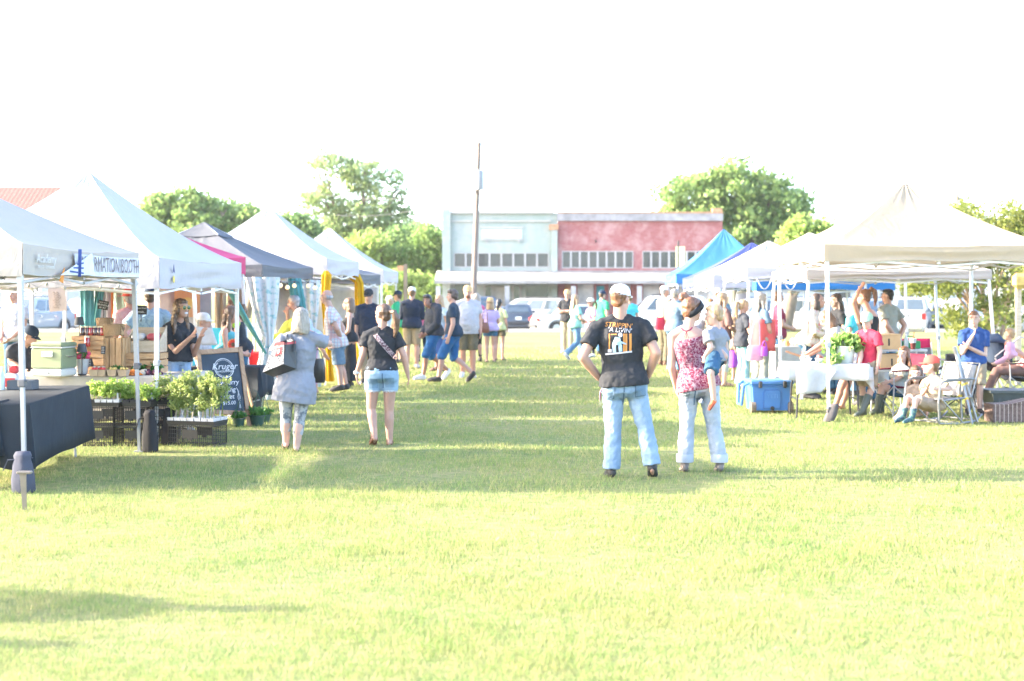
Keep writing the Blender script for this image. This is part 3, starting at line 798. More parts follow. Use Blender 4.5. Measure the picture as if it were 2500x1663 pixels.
def tent(label, A, B, side, w, ztop, zbot, zpeak, mat, val=None, pw=1.25, sag=.05, legs=None, legmat=None, spread=.0, vent=None, legskip=(), cat='tent', name='market_tent', seed=0):
    A, B = Vector((*A, 0)), Vector((*B, 0))
    ey = (B - A).normalized(); ex = Vector((ey.y, -ey.x, 0)); d = (B - A).length
    c = (A + B) / 2 + ex * w / 2 * side
    root = thing(name, label, cat, c, math.atan2(ex.y, ex.x), None)
    hw, hd = w / 2, d / 2
    C = [V(-hw, -hd, 0), V(hw, -hd, 0), V(hw, hd, 0), V(-hw, hd, 0)]
    val = val or mat; legmat = legmat or STEEL
    def edge_z(u): return ztop - .035 * math.sin(math.pi * u)
    m = MB(); N, T = 36, 16
    for k in range(4):
        a, b = C[k], C[(k + 1) % 4]
        def fn(u, t):
            p = a.lerp(b, u) * (1 - t * .985)
            e = edge_z(u) if t < 1 else ztop
            z = e + (zpeak - e) * (t ** pw) - sag * math.sin(math.pi * u) * 4 * t * (1 - t) * (1 - .5 * t)
            z += .016 * noise.noise(V(u * 5 + k * 7 + seed, t * 4, 1)) * math.sin(math.pi * u)
            z += .020 * math.sin(u * 31 + 3 * noise.noise(V(u * 4, k, seed))) * math.exp(-(1 - t) * 5.5) * math.sin(math.pi * u) * (1 if t < 1 else 0)
            z += .014 * math.sin(min(u, 1 - u) * 60 + t * 5) * math.exp(-min(u, 1 - u) * 9 - t * 3) * min(1, t * 8)
            return V(p.x, p.y, z)
        m.grid(fn, N, T)
    m.build('canopy', mat, root, smooth=28)
    for k in range(4):
        a, b = C[k], C[(k + 1) % 4]
        out = V(0, -1, 0) if k == 0 else V(1, 0, 0) if k == 1 else V(0, 1, 0) if k == 2 else V(-1, 0, 0)
        def fv(u, t):
            p = a.lerp(b, u)
            z = edge_z(u) * (1 - t) + (zbot + .018 * math.sin(math.pi * u) + .012 * math.sin(u * 17 + k + seed)) * t
            q = (.010 * math.sin(t * 9 + u * 5 + k + seed) + .030 * noise.noise(V(u * 2.2 + k * 3.3 + seed, t * 4.5, 2))) * min(1, t * 3) * math.sin(math.pi * min(1, max(0, u)) ) ** .5 + .004
            return p + out * q + V(0, 0, z)
        MB().grid(fv, 26, 7).build('valance', val, root, smooth=180)
    if vent:
        m = MB()
        for k in range(4):
            a, b = C[k] * vent[0], C[(k + 1) % 4] * vent[0]
            def fn2(u, t):
                p = a.lerp(b, u) * (1 - t * .98); return V(p.x, p.y, vent[1] + (vent[2] - vent[1]) * t - .03 * math.sin(math.pi * u) * (1 - t))
            m.grid(fn2, 6, 4)
        m.build('vent_cap', vent[3], root, smooth=28)
        m = MB()
        for k in range(4):
            m.bar(C[k] * vent[0] * .95 + V(0, 0, vent[1]), V(0, 0, vent[2] - .02), .025)
        m.build('vent_frame', STEEL, root)
    # legs, feet, slider joints
    for k in range(4):
        if k in legskip: continue
        s = V(1 if C[k].x > 0 else -1, 1 if C[k].y > 0 else -1, 0)
        top = C[k] - s * .045; top.z = ztop - .05
        foot = C[k] - s * .045 + V(s.x * spread, s.y * spread * .5, 0)
        foot.z = .01
        mid = top.lerp(foot, .56)
        m = MB(); m.bar(top, mid, .044, .044, (0, 1, 0)); m.bar(mid, foot, .034, .034, (0, 1, 0))
        lg = m.build('leg', legmat, root)
        m = MB(); m.box(mid, (.062, .062, .07), None, .008); m.bar(mid + V(0, 0, .02), mid + V(s.x * .05, 0, .02), .02)
        m.build('slider_clip', CLIP if legmat is STEEL_G else STEEL_G, lg)
        MB().box(foot, (.10, .10, .012)).build('foot_plate', STEEL_G, lg)
    # scissor truss along each side
    for k in range(4):
        a, b = C[k] * .97, C[(k + 1) % 4] * .97
        za, zb_ = zbot + .06, zbot - .16
        m = MB(); n = 2
        for i in range(n):
            p, q = a.lerp(b, i / n), a.lerp(b, (i + 1) / n); md = (p + q) / 2
            off = V(.012, .012, 0)
            m.bar(V(p.x, p.y, za), V(q.x, q.y, za - .12), .022, .022); m.bar(V(p.x, p.y, za - .12) + off, V(q.x, q.y, za) + off, .022, .022)
            m.box(V(q.x, q.y, za - .06), (.04, .04, .06))
        m.build('truss', legmat, root)
    MB().tube([V(0, 0, zpeak - .9), V(0, 0, zpeak - .04)], .02).build('peak_pole', legmat, root)
    m = MB()
    for k in range(4): m.bar((C[k] + C[(k + 1) % 4]) * .48 + V(0, 0, zbot), V(0, 0, zpeak - .85), .02)
    m.build('roof_strut', legmat, root)
    return root
LX = lambda px, d: (px - CX) * d / F
# left row
T1 = tent('stone coloured info booth tent at the near left with a sign across its side', (-4.34, 12.1), (-4.107, 15.02), -1, 3.05, 2.19, 1.905, 2.98, CV_CREAM2, None, 1.2, .05, legmat=STEEL_G, spread=.06, seed=1)
T2 = tent('largest white tent with a pointed roof behind the info booth', (-4.086, 15.8), (-3.72, 18.75), -1, 3.05, 2.16, 1.80, 3.285, CV_WHITE, None, 1.3, .06, seed=2)
T3 = tent('bright pink tent almost hidden between the big white tent and the grey tent', (-4.5, 19.35), (-4.19, 21.45), -1, 3.0, 2.31, 2.03, 2.95, CV_PINK, None, 1.2, .05, spread=.12, seed=3)
T4 = tent('dark grey tent with a vented top and warm bulbs along its edge', (-4.045, 22.1), (-3.64, 24.95), -1, 3.05, 2.21, 1.985, 2.92, CV_GREY, None, 1.15, .05, vent=(.26, 2.74, 2.98, CV_GREY), seed=4)
T5 = tent('white pointed tent with yellow cloth wrapped round its legs', (-3.455, 25.5), (-3.16, 28.2), -1, 3.05, 2.395, 2.08, 3.45, CV_WHITE, None, 1.35, .06, seed=5)
T6 = tent('low grey tent tucked between two white tents', (-3.25, 28.7), (-3.03, 31.4), -1, 3.0, 2.17, 1.93, 2.62, CV_GREY, None, 1.1, .05, seed=6)
T7 = tent('farthest white tent of the left row', (-3.05, 32.3), (-2.94, 35.2), -1, 3.05, 2.29, 2.0, 3.35, CV_WHITE, None, 1.3, .06, seed=7)
# right row
R1 = tent('cream tent at the right over the seated children', (4.235, 18.5), (4.15, 21.5), 1, 3.15, 2.41, 2.17, 3.35, CV_CREAM, None, 1.3, .07, spread=-.03, seed=8)
R2 = tent('white tent behind the cream tent its frame seen under the cream edge', (4.84, 22.4), (4.80, 25.2), 1, 3.05, 2.13, 1.97, 2.80, CV_CREAM2, None, 1.2, .05, spread=.14, seed=9)
R3 = tent('white tent strung with a white cable behind the cream tent', (4.46, 25.9), (4.46, 28.9), 1, 3.05, 2.24, 2.02, 2.95, CV_WHITE, None, 1.2, .05, spread=.06, seed=10)
R4 = tent('bright blue tent over the crowd behind the cake table', (5.37, 30.0), (5.37, 33.0), 1, 3.05, 2.14, 1.80, 2.75, CV_BLUE, None, 1.2, .05, spread=.16, seed=11)
R5 = tent('cool white tent beside the blue ones on the right', (4.5, 30.5), (4.47, 33.4), 1, 3.05, 2.15, 1.84, 2.96, CV_LAV, None, 1.15, .05, seed=12)
R6 = tent('royal blue tent between the sky blue tent and the cool white tent', (4.54, 34.0), (4.63, 37.0), 1, 3.3, 2.14, 1.86, 3.04, CV_NAVY, None, 1.2, .05, seed=13)
R7 = tent('sky blue tent with a sharp peak farthest down the right row', (4.63, 38.5), (4.67, 41.5), 1, 3.1, 2.29, 2.0, 3.60, CV_SKY, None, 1.3, .06, seed=14)
# ------------------------------------------------------------ people
SKIN = {}
def skin(tone=0):
    if tone not in SKIN:
        c = [(.40, .235, .175), (.46, .29, .225), (.30, .155, .10), (.44, .23, .165)][tone]
        t = NT('skin_tone'); n1 = t.noise(14, 4)
        t.color(t.ramp(n1.outputs[0], [(.3, tuple(x * .92 for x in c)), (.7, tuple(x * 1.05 for x in c))])); t.b.inputs['Roughness'].default_value = .5
        t.b.inputs['Subsurface Weight'].default_value = .12; t.b.inputs['Subsurface Radius'].default_value = (.02, .008, .004); t.b.inputs['Subsurface Scale'].default_value = .5
        t.b.inputs['Specular IOR Level'].default_value = .35
        SKIN[tone] = t.m
    return SKIN[tone]
def hair_mat(name, c1, c2, sc_=(70, 70, 5)):
    if name in MATS: return MATS[name]
    t = NT(name); n1 = t.noise(1.0, 3, t.mapped(sc_)); n2 = t.noise(6, 2)
    c = t.mix(.35, t.ramp(n1.outputs[0], [(.3, c1), (.7, c2)]), t.ramp(n2.outputs[0], [(.35, c1), (.65, c2)]))
    t.color(c); t.b.inputs['Roughness'].default_value = .45; t.bump(n1.outputs[0], .9, .008)
    MATS[name] = t.m
    return t.m
H_BLACK = hair_mat('hair_black', (.012, .011, .011), (.04, .035, .033)); H_BROWN = hair_mat('hair_brown', (.07, .04, .022), (.20, .12, .07))
H_AUB = hair_mat('hair_auburn', (.08, .035, .018), (.24, .11, .055)); H_BLOND = hair_mat('hair_blond', (.20, .12, .06), (.42, .29, .16))
H_WHITE = hair_mat('hair_white', (.15, .125, .095), (.36, .325, .27)); H_GREY = hair_mat('hair_grey', (.16, .16, .16), (.36, .36, .36)); H_DKB = hair_mat('hair_dark_brown', (.03, .02, .016), (.085, .055, .04))
H_HIGH = hair_mat('hair_highlighted', (.035, .02, .012), (.18, .10, .055))
EYE_W, EYE_D, LIP = M('eye_white', (.6, .6, .58), .2), M('eye_dark', (.03, .02, .02), .2), M('lip', (.42, .14, .12), .5)
def P(px, py, dy=0.0): return ('p', px, py, dy)
BASEJ = dict(hd=(0, .015, 1.595), nk=(0, -.005, 1.43), sl=(-.180, -.01, 1.385), sr=(.180, -.01, 1.385), el=(-.225, -.035, 1.10), er=(.225, -.035, 1.10), wl=(-.235, .04, .865), wr=(.235, .04, .865),
             hl=(-.09, 0, .90), hr=(.09, 0, .90), kl=(-.095, .02, .485), kr=(.095, .02, .485), al=(-.10, -.025, .075), ar=(.10, -.025, .075), tl=(-.125, .15, .03), tr=(.125, .15, .03))
ARMS = {
 'down': {}, 'hips': dict(el=(-.37, -.14, 1.14), er=(.37, -.14, 1.14), wl=(-.21, .02, .98), wr=(.21, .02, .98)),
 'front': dict(el=(-.23, .03, 1.10), er=(.23, .03, 1.10), wl=(-.07, .25, 1.04), wr=(.07, .25, 1.04)),
 'behind': dict(el=(-.24, -.16, 1.12), er=(.24, -.16, 1.12), wl=(-.05, -.20, .92), wr=(.05, -.20, .92)),
 'fold': dict(el=(-.24, .06, 1.12), er=(.24, .06, 1.12), wl=(.08, .22, 1.14), wr=(-.08, .20, 1.16)),
 'chin': dict(er=(.20, .12, 1.16), wr=(.06, .17, 1.42), el=(-.22, .05, 1.10), wl=(.03, .20, 1.10)),
 'low': dict(el=(-.22, .02, 1.10), er=(.22, .02, 1.10), wl=(-.09, .20, .90), wr=(.09, .20, .90)),
}
LEGS = {
 'stand': {}, 'walk': dict(kl=(-.09, .20, .50), al=(-.09, .26, .09), tl=(-.10, .43, .06), kr=(.09, .0, .47), ar=(.09, -.36, .17), tr=(.09, -.25, .03)),
 'step': dict(kl=(-.12, .09, .49), al=(-.14, .08, .075), tl=(-.17, .26, .03), kr=(.10, .03, .48), ar=(.10, -.14, .10), tr=(.12, .03, .03)),
 'wide': dict(kl=(-.13, .03, .485), al=(-.16, -.02, .075), tl=(-.20, .15, .03), kr=(.13, .03, .485), ar=(.16, -.02, .075), tr=(.20, .15, .03)),
}
SIT = dict(hl=(-.09, 0, .47), hr=(.09, 0, .47), kl=(-.13, .42, .48), kr=(.13, .42, .48), al=(-.13, .40, .08), ar=(.13, .40, .08), tl=(-.15, .57, .03), tr=(.15, .57, .03))
def rem(o, vox, smooth=3, disp=0, dsc=.12):
    m = o.modifiers.new('remesh', 'REMESH'); m.mode = 'VOXEL'; m.voxel_size = vox; m.use_smooth_shade = True
    if smooth: s = o.modifiers.new('smooth', 'SMOOTH'); s.factor = .5; s.iterations = smooth
    if disp:
        key = 'folds_%03d' % int(dsc * 1000)
        tx = bpy.data.textures.get(key)
        if not tx: tx = bpy.data.textures.new(key, 'CLOUDS'); tx.noise_scale = dsc; tx.noise_depth = 2
        d = o.modifiers.new('folds', 'DISPLACE'); d.texture = tx; d.strength = disp; d.mid_level = .5; d.texture_coords = 'LOCAL'
    return o
FIGS = {}
def person(label, px, fy, H=1.7, yaw=0, top=None, bot=None, hair=None, shoes=None, arms='down', legs='stand', J=None, sex='m', build=1.0, tone=0, lean=0, head=(0, 0), hat=None, vox=.012, face=True, hs=1.0, depth=None, z0=0.0, extra=None, group=None, sit=False, belly=0, fingers=True, headr=None):
    base = gp(px, fy) if depth is None else V((px - CX) * depth / F, depth, z0)
    base.z = z0
    k = H / 1.7
    root = thing('person', label, 'person', base, 0, group)
    ya = R(yaw); RZ = rotz(ya)
    loc = dict(BASEJ)
    if sex == 'f':
        for n, s in (('sl', 1), ('sr', -1)): loc[n] = (loc[n][0] * .88, loc[n][1], loc[n][2] - .005)
        for n in ('el', 'er', 'wl', 'wr'): loc[n] = (loc[n][0] * .93, loc[n][1], loc[n][2])
    if sit: loc.update(SIT); drop = .43
    else: drop = 0
    loc.update(ARMS[arms]); 
    if not sit: loc.update(LEGS[legs])
    if drop:
        for n in ('hd', 'nk', 'sl', 'sr', 'el', 'er', 'wl', 'wr'): loc[n] = (loc[n][0], loc[n][1], loc[n][2] - drop)
    if lean:
        hz = loc['hl'][2]; L = R(lean); sh0 = {}
        for n in ('hd', 'nk', 'sl', 'sr', 'el', 'er', 'wl', 'wr'):
            x, y, z = loc[n]; f = 1.0
            q = (x, y * math.cos(L) + (z - hz) * math.sin(L), hz + (z - hz) * math.cos(L) - y * math.sin(L))
            if n in ('el', 'er', 'wl', 'wr'):
                s = 'sl' if n[1] == 'l' else 'sr'; sx, sy, sz = sh0[s]
                q = (x, loc[s][1] + (y - sy), loc[s][2] + (z - sz))
            if n in ('sl', 'sr'): sh0[n] = loc[n]
            loc[n] = q
    J = J or {}
    W = {}
    for n, p in loc.items(): W[n] = base + RZ @ (Vector(p) * k)
    for n, p in J.items():
        if n not in loc: continue
        if p[0] == 'p': W[n] = wp(p[1], p[2], base.y + p[3])
        else: W[n] = base + RZ @ (Vector(p) * k)
    fwd = rotz(ya + R(0)) @ V(0, 1, 0)
    if 'nk' in J:
        q_ = wp(J['nk'][1], J['nk'][2], base.y + (J['nk'][3] if len(J['nk']) > 3 else 0)) if J['nk'][0] == 'p' else None
        if q_ is not None:
            o_ = base + RZ @ (Vector(loc['nk']) * k)
            for n in ('hd', 'sl', 'sr', 'el', 'er', 'wl', 'wr'):
                if n not in J: W[n] = W[n] + (q_ - o_)
    b = build
    hm = (W['hl'] + W['hr']) / 2; nk = W['nk']
    # ---- torso frames
    xs = (W['sr'] - W['sl']).normalized(); xh = (W['hr'] - W['hl']).normalized()
    spine = nk - hm; sl_ = spine.length; up = spine.normalized()
    if sit: bend = fwd * .0
    def frame(t):
        x = xh.lerp(xs, min(1, max(0, t))); x = (x - up * x.dot(up)).normalized(); y = up.cross(x)
        return x, y
    def ring(t, hw_, hd_, n=20, dy=0, e=2.4):
        x, y = frame(t); c = hm + up * (sl_ * t) + y * dy * k
        out = []
        for j in range(n):
            a = 2 * math.pi * j / n; ca, sa = math.cos(a), math.sin(a)
            out.append(c + x * (hw_ * k * abs(ca) ** (2 / e) * (1 if ca >= 0 else -1)) + y * (hd_ * k * abs(sa) ** (2 / e) * (1 if sa >= 0 else -1)))
        return out
    f_ = sex == 'f'
    TR = [(-.13, .085, .075, 0), (-.04, .155, .108, -.006), (.06, .168 if f_ else .165, .115, -.008), (.18, .158 if f_ else .160, .108, -.003), (.38, (.128 if f_ else .148), .095, .006), (.58, (.142 if f_ else .163), .108, .006), (.76, (.150 if f_ else .174), .108, 0), (.88, .132 if f_ else .155, .088, -.008), (.97, .075, .06, -.008), (1.04, .05, .05, 0)]
    hxw = abs((W['hr'] - W['hl']).length) / 2 / k
    TR = [(t, max(w, (hxw + .080 * b) / b) if -.05 < t < .1 else w, d + (.016 if -.05 < t < .2 else 0), y - (.014 if -.05 < t < .2 else 0)) for t, w, d, y in TR]
    def tr_at(t):
        for (a, w, d, y), (a2, w2, d2, y2) in zip(TR, TR[1:]):
            if a <= t <= a2:
                q = (t - a) / (a2 - a); return w + (w2 - w) * q, d + (d2 - d) * q, y + (y2 - y) * q
        return TR[-1][1:] if t > 1 else TR[0][1:]
    def torso(mb, t0, t1, ease, bb=b, flare=0, bel=belly, over=0):
        ts = sorted({t0, t1} | {q[0] for q in TR if t0 < q[0] < t1})
        rs = []
        for t in ts:
            w, d, y = tr_at(t)
            e = ease * (1 if t < .85 else .6); fl = flare * max(0, (.5 - t) / .5)
            bl = bel * max(0, 1 - abs(t - .32) / .4)
            if over and t < .2: e += over
            rs.append(ring(t, w * bb + e + fl + bl * .4, d * bb + e + fl * .8 + bl * .7, dy=y + bl * .45))
        mb.loft(rs)
    shr = .053 if f_ else .060
    def shoulders(mb, ease):
        for s in ('sl', 'sr'):
            mb.rc(nk.lerp(W[s], .25) + up * .005 * k, W[s] - up * .012 * k, (.062 + ease * .7) * k, (shr + ease) * k)
    # ---- head frame
    hy, hp = head
    hf = rotz(ya + R(hy)) @ V(0, 1, 0)
    hx = hf.cross(V(0, 0, 1)).normalized()
    if len(head) > 2: pass
    rotp = Matrix.Rotation(R(hp), 3, hx)
    hf = rotp @ hf; hu = hx.cross(hf)
    if len(head) > 2:
        rr_ = Matrix.Rotation(R(head[2]), 3, hf); hx = rr_ @ hx; hu = rr_ @ hu
    HM = Matrix((hx, hf, hu)).transposed()
    hk = (k * .5 + .5) * hs if H > 1.35 else hs
    hc = W['hd'] + hu * .02
    def hp_(x, y, z): return hc + HM @ (V(x, y, z) * hk)
    # ---- body
    mb = MB()
    mb.ell(hp_(0, -.012, .025), (.076 * hk, .094 * hk, .094 * hk), HM)
    mb.ell(hp_(0, .022, -.045), (.058 * hk, .066 * hk, .075 * hk), HM)
    mb.ell(hp_(0, .055, -.088), (.034 * hk, .030 * hk, .026 * hk), HM)
    mb.rc(hp_(0, .084, .008), hp_(0, .103, -.026), .010 * hk, .015 * hk, 8)
    mb.ell(hp_(0, .078, .028), (.050 * hk, .016 * hk, .014 * hk), HM)
    mb.ell(hp_(0, .082, -.060), (.024 * hk, .012 * hk, .012 * hk), HM)
    for s in (-1, 1): mb.ell(hp_(s * .076, -.008, -.01), (.012 * hk, .020 * hk, .034 * hk), HM)
    nkr = (.050 if f_ else .059) * k * (.5 + .5 * b)
    mb.rc(nk - up * .03 * k, hp_(0, -.012, -.06), nkr * 1.1, nkr * .95)
    torso(mb, -.13, 1.04, -.006)
    shoulders(mb, -.004)
    if f_ and H > 1.4:
        for s in (-1, 1):
            x, y = frame(.66); mb.ell(hm + up * sl_ * .66 + x * s * .07 * k + y * .075 * k, (.062 * k * b, .058 * k * b, .062 * k))
    ak = k * (.45 + .55 * b)
    UA, EA, WA = (.046, .037, .026) if f_ else (.053, .043, .030)
    TH, KN, CA, AN = (.088, .054, .056, .036) if f_ else (.086, .057, .056, .039)
    hands = {}
    for s in ('l', 'r'):
        S, E, Wr = W['s' + s], W['e' + s], W['w' + s]
        mb.rc(S - up * .015 * k, E, UA * ak, EA * ak); fm = E.lerp(Wr, .3)
        mb.rc(E, fm, EA * ak, EA * 1.02 * ak); mb.rc(fm, Wr, EA * 1.0 * ak, WA * ak)
        hd_ = (Wr - E).normalized()
        if ('g' + s) in J:
            g = J['g' + s]; tgt = wp(g[1], g[2], base.y + g[3]) if g[0] == 'p' else base + RZ @ (Vector(g) * k)
            hd_ = (tgt - Wr).normalized()
        # palm, thumb side towards the body's front
        side = 1 if s == 'r' else -1
        inw = (fwd if abs(hd_.dot(fwd)) < .7 else V(0, 0, 1)); inw = (inw - hd_ * inw.dot(hd_)).normalized()   # thumb direction
        nrm = hd_.cross(inw) * side                                   # back of the hand / palm axis
        q = k * .98
        palm = Wr + hd_ * .045 * q
        hr_ = Matrix((inw, nrm, hd_)).transposed()
        mb.ell(palm, (.040 * q, .016 * q, .052 * q), hr_, 12, 7)
        mb.rc(Wr, palm, WA * ak * .95, .020 * q, 8)
        if fingers:
            for i, (off, ln) in enumerate(((.030, .066), (.010, .075), (-.010, .070), (-.029, .055))):
                p0 = Wr + hd_ * .085 * q + inw * off * q
                curl = -nrm
                p1 = p0 + (hd_ * .95 + curl * .25).normalized() * ln * .5 * q
                p2 = p1 + (hd_ * .75 + curl * .65).normalized() * ln * .5 * q
                mb.rc(p0 - hd_ * .012 * q, p1, .0098 * q, .0088 * q, 6); mb.rc(p1, p2, .0088 * q, .0078 * q, 6)
            t0 = Wr + hd_ * .025 * q + inw * .030 * q; t1 = t0 + (hd_ * .6 + inw * .7).normalized() * .035 * q; t2 = t1 + (hd_ * .95 + inw * .2).normalized() * .030 * q
            mb.rc(t0, t1, .0125 * q, .0105 * q, 6); mb.rc(t1, t2, .0105 * q, .009 * q, 6)
        hands[s] = (Wr, hd_)
    lk = k * (.4 + .6 * b)
    for s in ('l', 'r'):
        h, kn, an, to = W['h' + s], W['k' + s], W['a' + s], W['t' + s]
        mb.rc(h, kn, TH * lk, KN * lk, 14)
        cal = kn.lerp(an, .3) - (to - an).normalized() * .012 * k
        mb.rc(kn, cal, KN * .96 * lk, CA * lk); mb.rc(cal, an, CA * .98 * lk, AN * lk)
        fd = (to - an); fd.z = min(fd.z, 0) * .3 if not sit else fd.z * .3
        fl = fd.normalized()
        heel = an - fl * .028 * k - V(0, 0, .028 * k)
        ball = an.lerp(to, .72); ball = ball + V(0, 0, -.002)
        mb.rc(heel, ball, .034 * k, .036 * k, 10, ab=.8); mb.rc(an, an.lerp(to, .5), .036 * k, .032 * k); mb.rc(ball, to, .034 * k, .022 * k)
    if f_ or True:
        for s in ('l', 'r'):
            x, y = frame(0); mb.ell(W['h' + s] - up * .01 * k - y * .046 * k, (.084 * k * b, .076 * k * b, .090 * k))
    rem(mb.build('body', skin(tone), root, True), vox, 3)
    # ---- face
    if face:
        for s in (-1, 1):
            m = MB(); m.ell(hp_(s * .031, .0765, .008), (.0125 * hk, .009 * hk, .0075 * hk), HM, 10, 6); e = m.build('eye', EYE_W, root, True, smooth=90)
            m = MB(); m.ell(hp_(s * .031, .0835, .008), (.0065 * hk, .004 * hk, .0065 * hk), HM, 8, 5); m.build('iris', EYE_D, e, True, smooth=90)
            m = MB(); m.tube([hp_(s * .014, .093, .030), hp_(s * .032, .092, .036), hp_(s * .048, .076, .030)], .0042 * hk, 6)
            m.build('eyebrow', (hair[1] if hair else H_BROWN), root, True)
        m = MB(); m.ell(hp_(0, .0905, -.060), (.023 * hk, .006 * hk, .0065 * hk), HM, 10, 6); m.build('mouth', LIP, root, True, smooth=90)
    # ---- hair
    if hair:
        st, hm_ = hair[0], hair[1]
        m = MB()
        cap_ = lambda gx=1, bk=0: m.ell(hp_(0, -.028 - bk, .038), (.083 * hk * gx, .092 * hk, .092 * hk), HM)
        dsp = .010
        if st == 'short':
            cap_(); m.ell(hp_(0, .02, .085), (.062 * hk, .062 * hk, .040 * hk), HM); m.ell(hp_(0, -.06, -.02), (.066 * hk, .044 * hk, .062 * hk), HM)
        elif st == 'mop':
            cap_(1.06); m.ell(hp_(0, .03, .082), (.078 * hk, .07 * hk, .045 * hk), HM); m.ell(hp_(0, -.06, -.03), (.078 * hk, .056 * hk, .075 * hk), HM); dsp = .02
            for s in (-1, 1): m.ell(hp_(s * .07, -.01, .0), (.024 * hk, .04 * hk, .055 * hk), HM)
        elif st == 'fringe':      # bald on top
            m.ell(hp_(0, -.045, -.005), (.083 * hk, .072 * hk, .052 * hk), HM)
            for s in (-1, 1): m.ell(hp_(s * .066, -.02, .0), (.018 * hk, .042 * hk, .042 * hk), HM)
        elif st == 'bob':
            cap_(1.10, .006); m.ell(hp_(0, -.035, -.03), (.100 * hk, .088 * hk, .105 * hk), HM)
            rs = []
            for z, w_, d_ in ((.02, .094, .092), (-.05, .108, .10), (-.12, .112, .10), (-.165, .105, .09)):
                rs.append([hp_(w_ * math.cos(a), -.034 + d_ * math.sin(a) * (.75 if math.sin(a) > 0 else 1), z + .02 * math.sin(3 * a) * (z < -.1)) for a in [2 * math.pi * j / 22 for j in range(22)]])
            m.loft(rs); dsp = .010
        elif st in ('long', 'longstraight'):
            ln = hair[2] if len(hair) > 2 else .34
            cap_(1.08, .004); m.ell(hp_(0, .012, .078), (.070 * hk, .066 * hk, .040 * hk), HM)
            for s in (-1, 1):
                m.ell(hp_(s * .066, -.012, -.01), (.030 * hk, .052 * hk, .085 * hk), HM)
                q0 = hp_(s * .072, -.02, -.03); q1 = q0 + V(0, 0, -.16) + hx * s * .025 - hf * .01; q2 = q1 + V(0, 0, -(ln - .14)) + hf * (.05 if st == 'long' else -.02) + hx * s * .02
                m.tube([q0, q1, q2], [.040 * hk, .045 * hk, .018], 10, flat=.75)
            q0 = hp_(0, -.085, 0); q1 = q0 + V(0, 0, -.17) - hf * .03; q2 = q0 + V(0, 0, -ln - .03) - hf * .045
            m.tube([q0, q1, q2], [.068 * hk, .088 * hk, .05], 12, flat=.5, up=tuple(hf)); dsp = .022
        elif st in ('pony', 'bun', 'highpony'):
            cap_(1.01); m.ell(hp_(0, .0, .060), (.072 * hk, .084 * hk, .062 * hk), HM); m.ell(hp_(0, -.062, -.025), (.064 * hk, .048 * hk, .060 * hk), HM)
            if st == 'pony':
                q0 = hp_(.0, -.115, .035); side = hair[2] if len(hair) > 2 else .0
                q = [q0, q0 - hf * .055 + hx * side * .3 + V(0, 0, -.005), q0 - hf * .075 + hx * side * .8 + V(0, 0, -.09), q0 - hf * .06 + hx * side * 1.0 + V(0, 0, -.2), q0 - hf * .04 + hx * side * .75 + V(0, 0, -.31)]
                m.tube(q, [.024, .036, .044, .036, .008], 10)
            elif st == 'highpony':
                q0 = hp_(0, -.085, .085); q = [q0, q0 - hf * .03 + V(0, 0, .045), q0 - hf * .085 + V(0, 0, .0), q0 - hf * .10 + V(0, 0, -.12), q0 - hf * .08 + V(0, 0, -.24)]
                m.tube(q, [.028, .036, .042, .036, .010], 10)
            else:
                q0 = hp_(-.035, -.085, .115)
                m.ell(q0, (.050, .046, .046)); 
                for i in range(5):
                    a = i * 1.26; m.ell(q0 + V(math.cos(a) * .026, -.012, math.sin(a) * .026), (.028, .03, .026))
            dsp = .014
        o = m.build('hair', hm_, root, True)
        rem(o, max(.008, vox * .85), 2, dsp, .022 if vox < .01 else .03)
    # ---- hats
    if hat:
        hk_ = hk; kind = hat[0]; hatm = hat[1]
        m = MB()
        if kind in ('cap', 'capback'):
            rs = []
            for z, r_ in ((.028, 1.0), (.060, 1.0), (.090, .93), (.115, .76), (.132, .48), (.138, .12)):
                rs.append([hp_(.088 * r_ * math.cos(a), -.010 + .106 * r_ * math.sin(a), z + (.012 if math.sin(a) < 0 else 0) * (z < .05)) for a in [2 * math.pi * j / 24 for j in range(24)]])
            m.loft(rs); o = m.build('cap', hatm, root, True, smooth=60)
            m = MB(); sgn = 1
            g = lambda u, v: hp_((u - .5) * .160 * (1 - .25 * v), .088 * math.sqrt(max(0, 1 - ((u - .5) * 1.55) ** 2)) + .070 * v * (1 - .9 * (2 * u - 1) ** 2) ** .5 if abs(2 * u - 1) < .99 else .055, .036 - .012 * (2 * u - 1) ** 2 - .018 * v)
            m.grid(g, 10, 5); bo = m.build('brim', hat[2] if len(hat) > 2 else hatm, o, True, smooth=80); solid(bo, .006, 0)
        else:
            rs = []
            for z, r_ in ((.045, 1.9), (.040, 1.85), (.05, 1.08), (.10, 1.02), (.14, .9), (.155, .5)):
                rs.append([hp_(.085 * r_ * math.cos(a), -.010 + .098 * r_ * math.sin(a), z) for a in [2 * math.pi * j / 24 for j in range(24)]])
            m.loft(rs); m.build('hat', hatm, root, True, smooth=50)
    # ---- clothes
    cv = max(.009, vox * .9)
    if top:
        kind, tm = top[0], top[1]
        m = MB()
        hem = {'tee': -.10, 'long': -.08, 'polo': -.10, 'hood': -.06, 'tank': -.04, 'tunic': -.36, 'dress': -.3, 'crop': .18, 'tucked': .12}[kind]
        ease = {'tee': .016, 'long': .020, 'polo': .018, 'hood': .034, 'tank': .010, 'tunic': .024, 'dress': .014, 'crop': .012, 'tucked': .014}[kind]
        if len(top) > 2: hem = top[2]
        t1 = .955 if kind != 'tank' else .86
        fl = {'tunic': .045, 'tee': .010, 'hood': .0, 'tank': .012, 'dress': .01}.get(kind, .006)
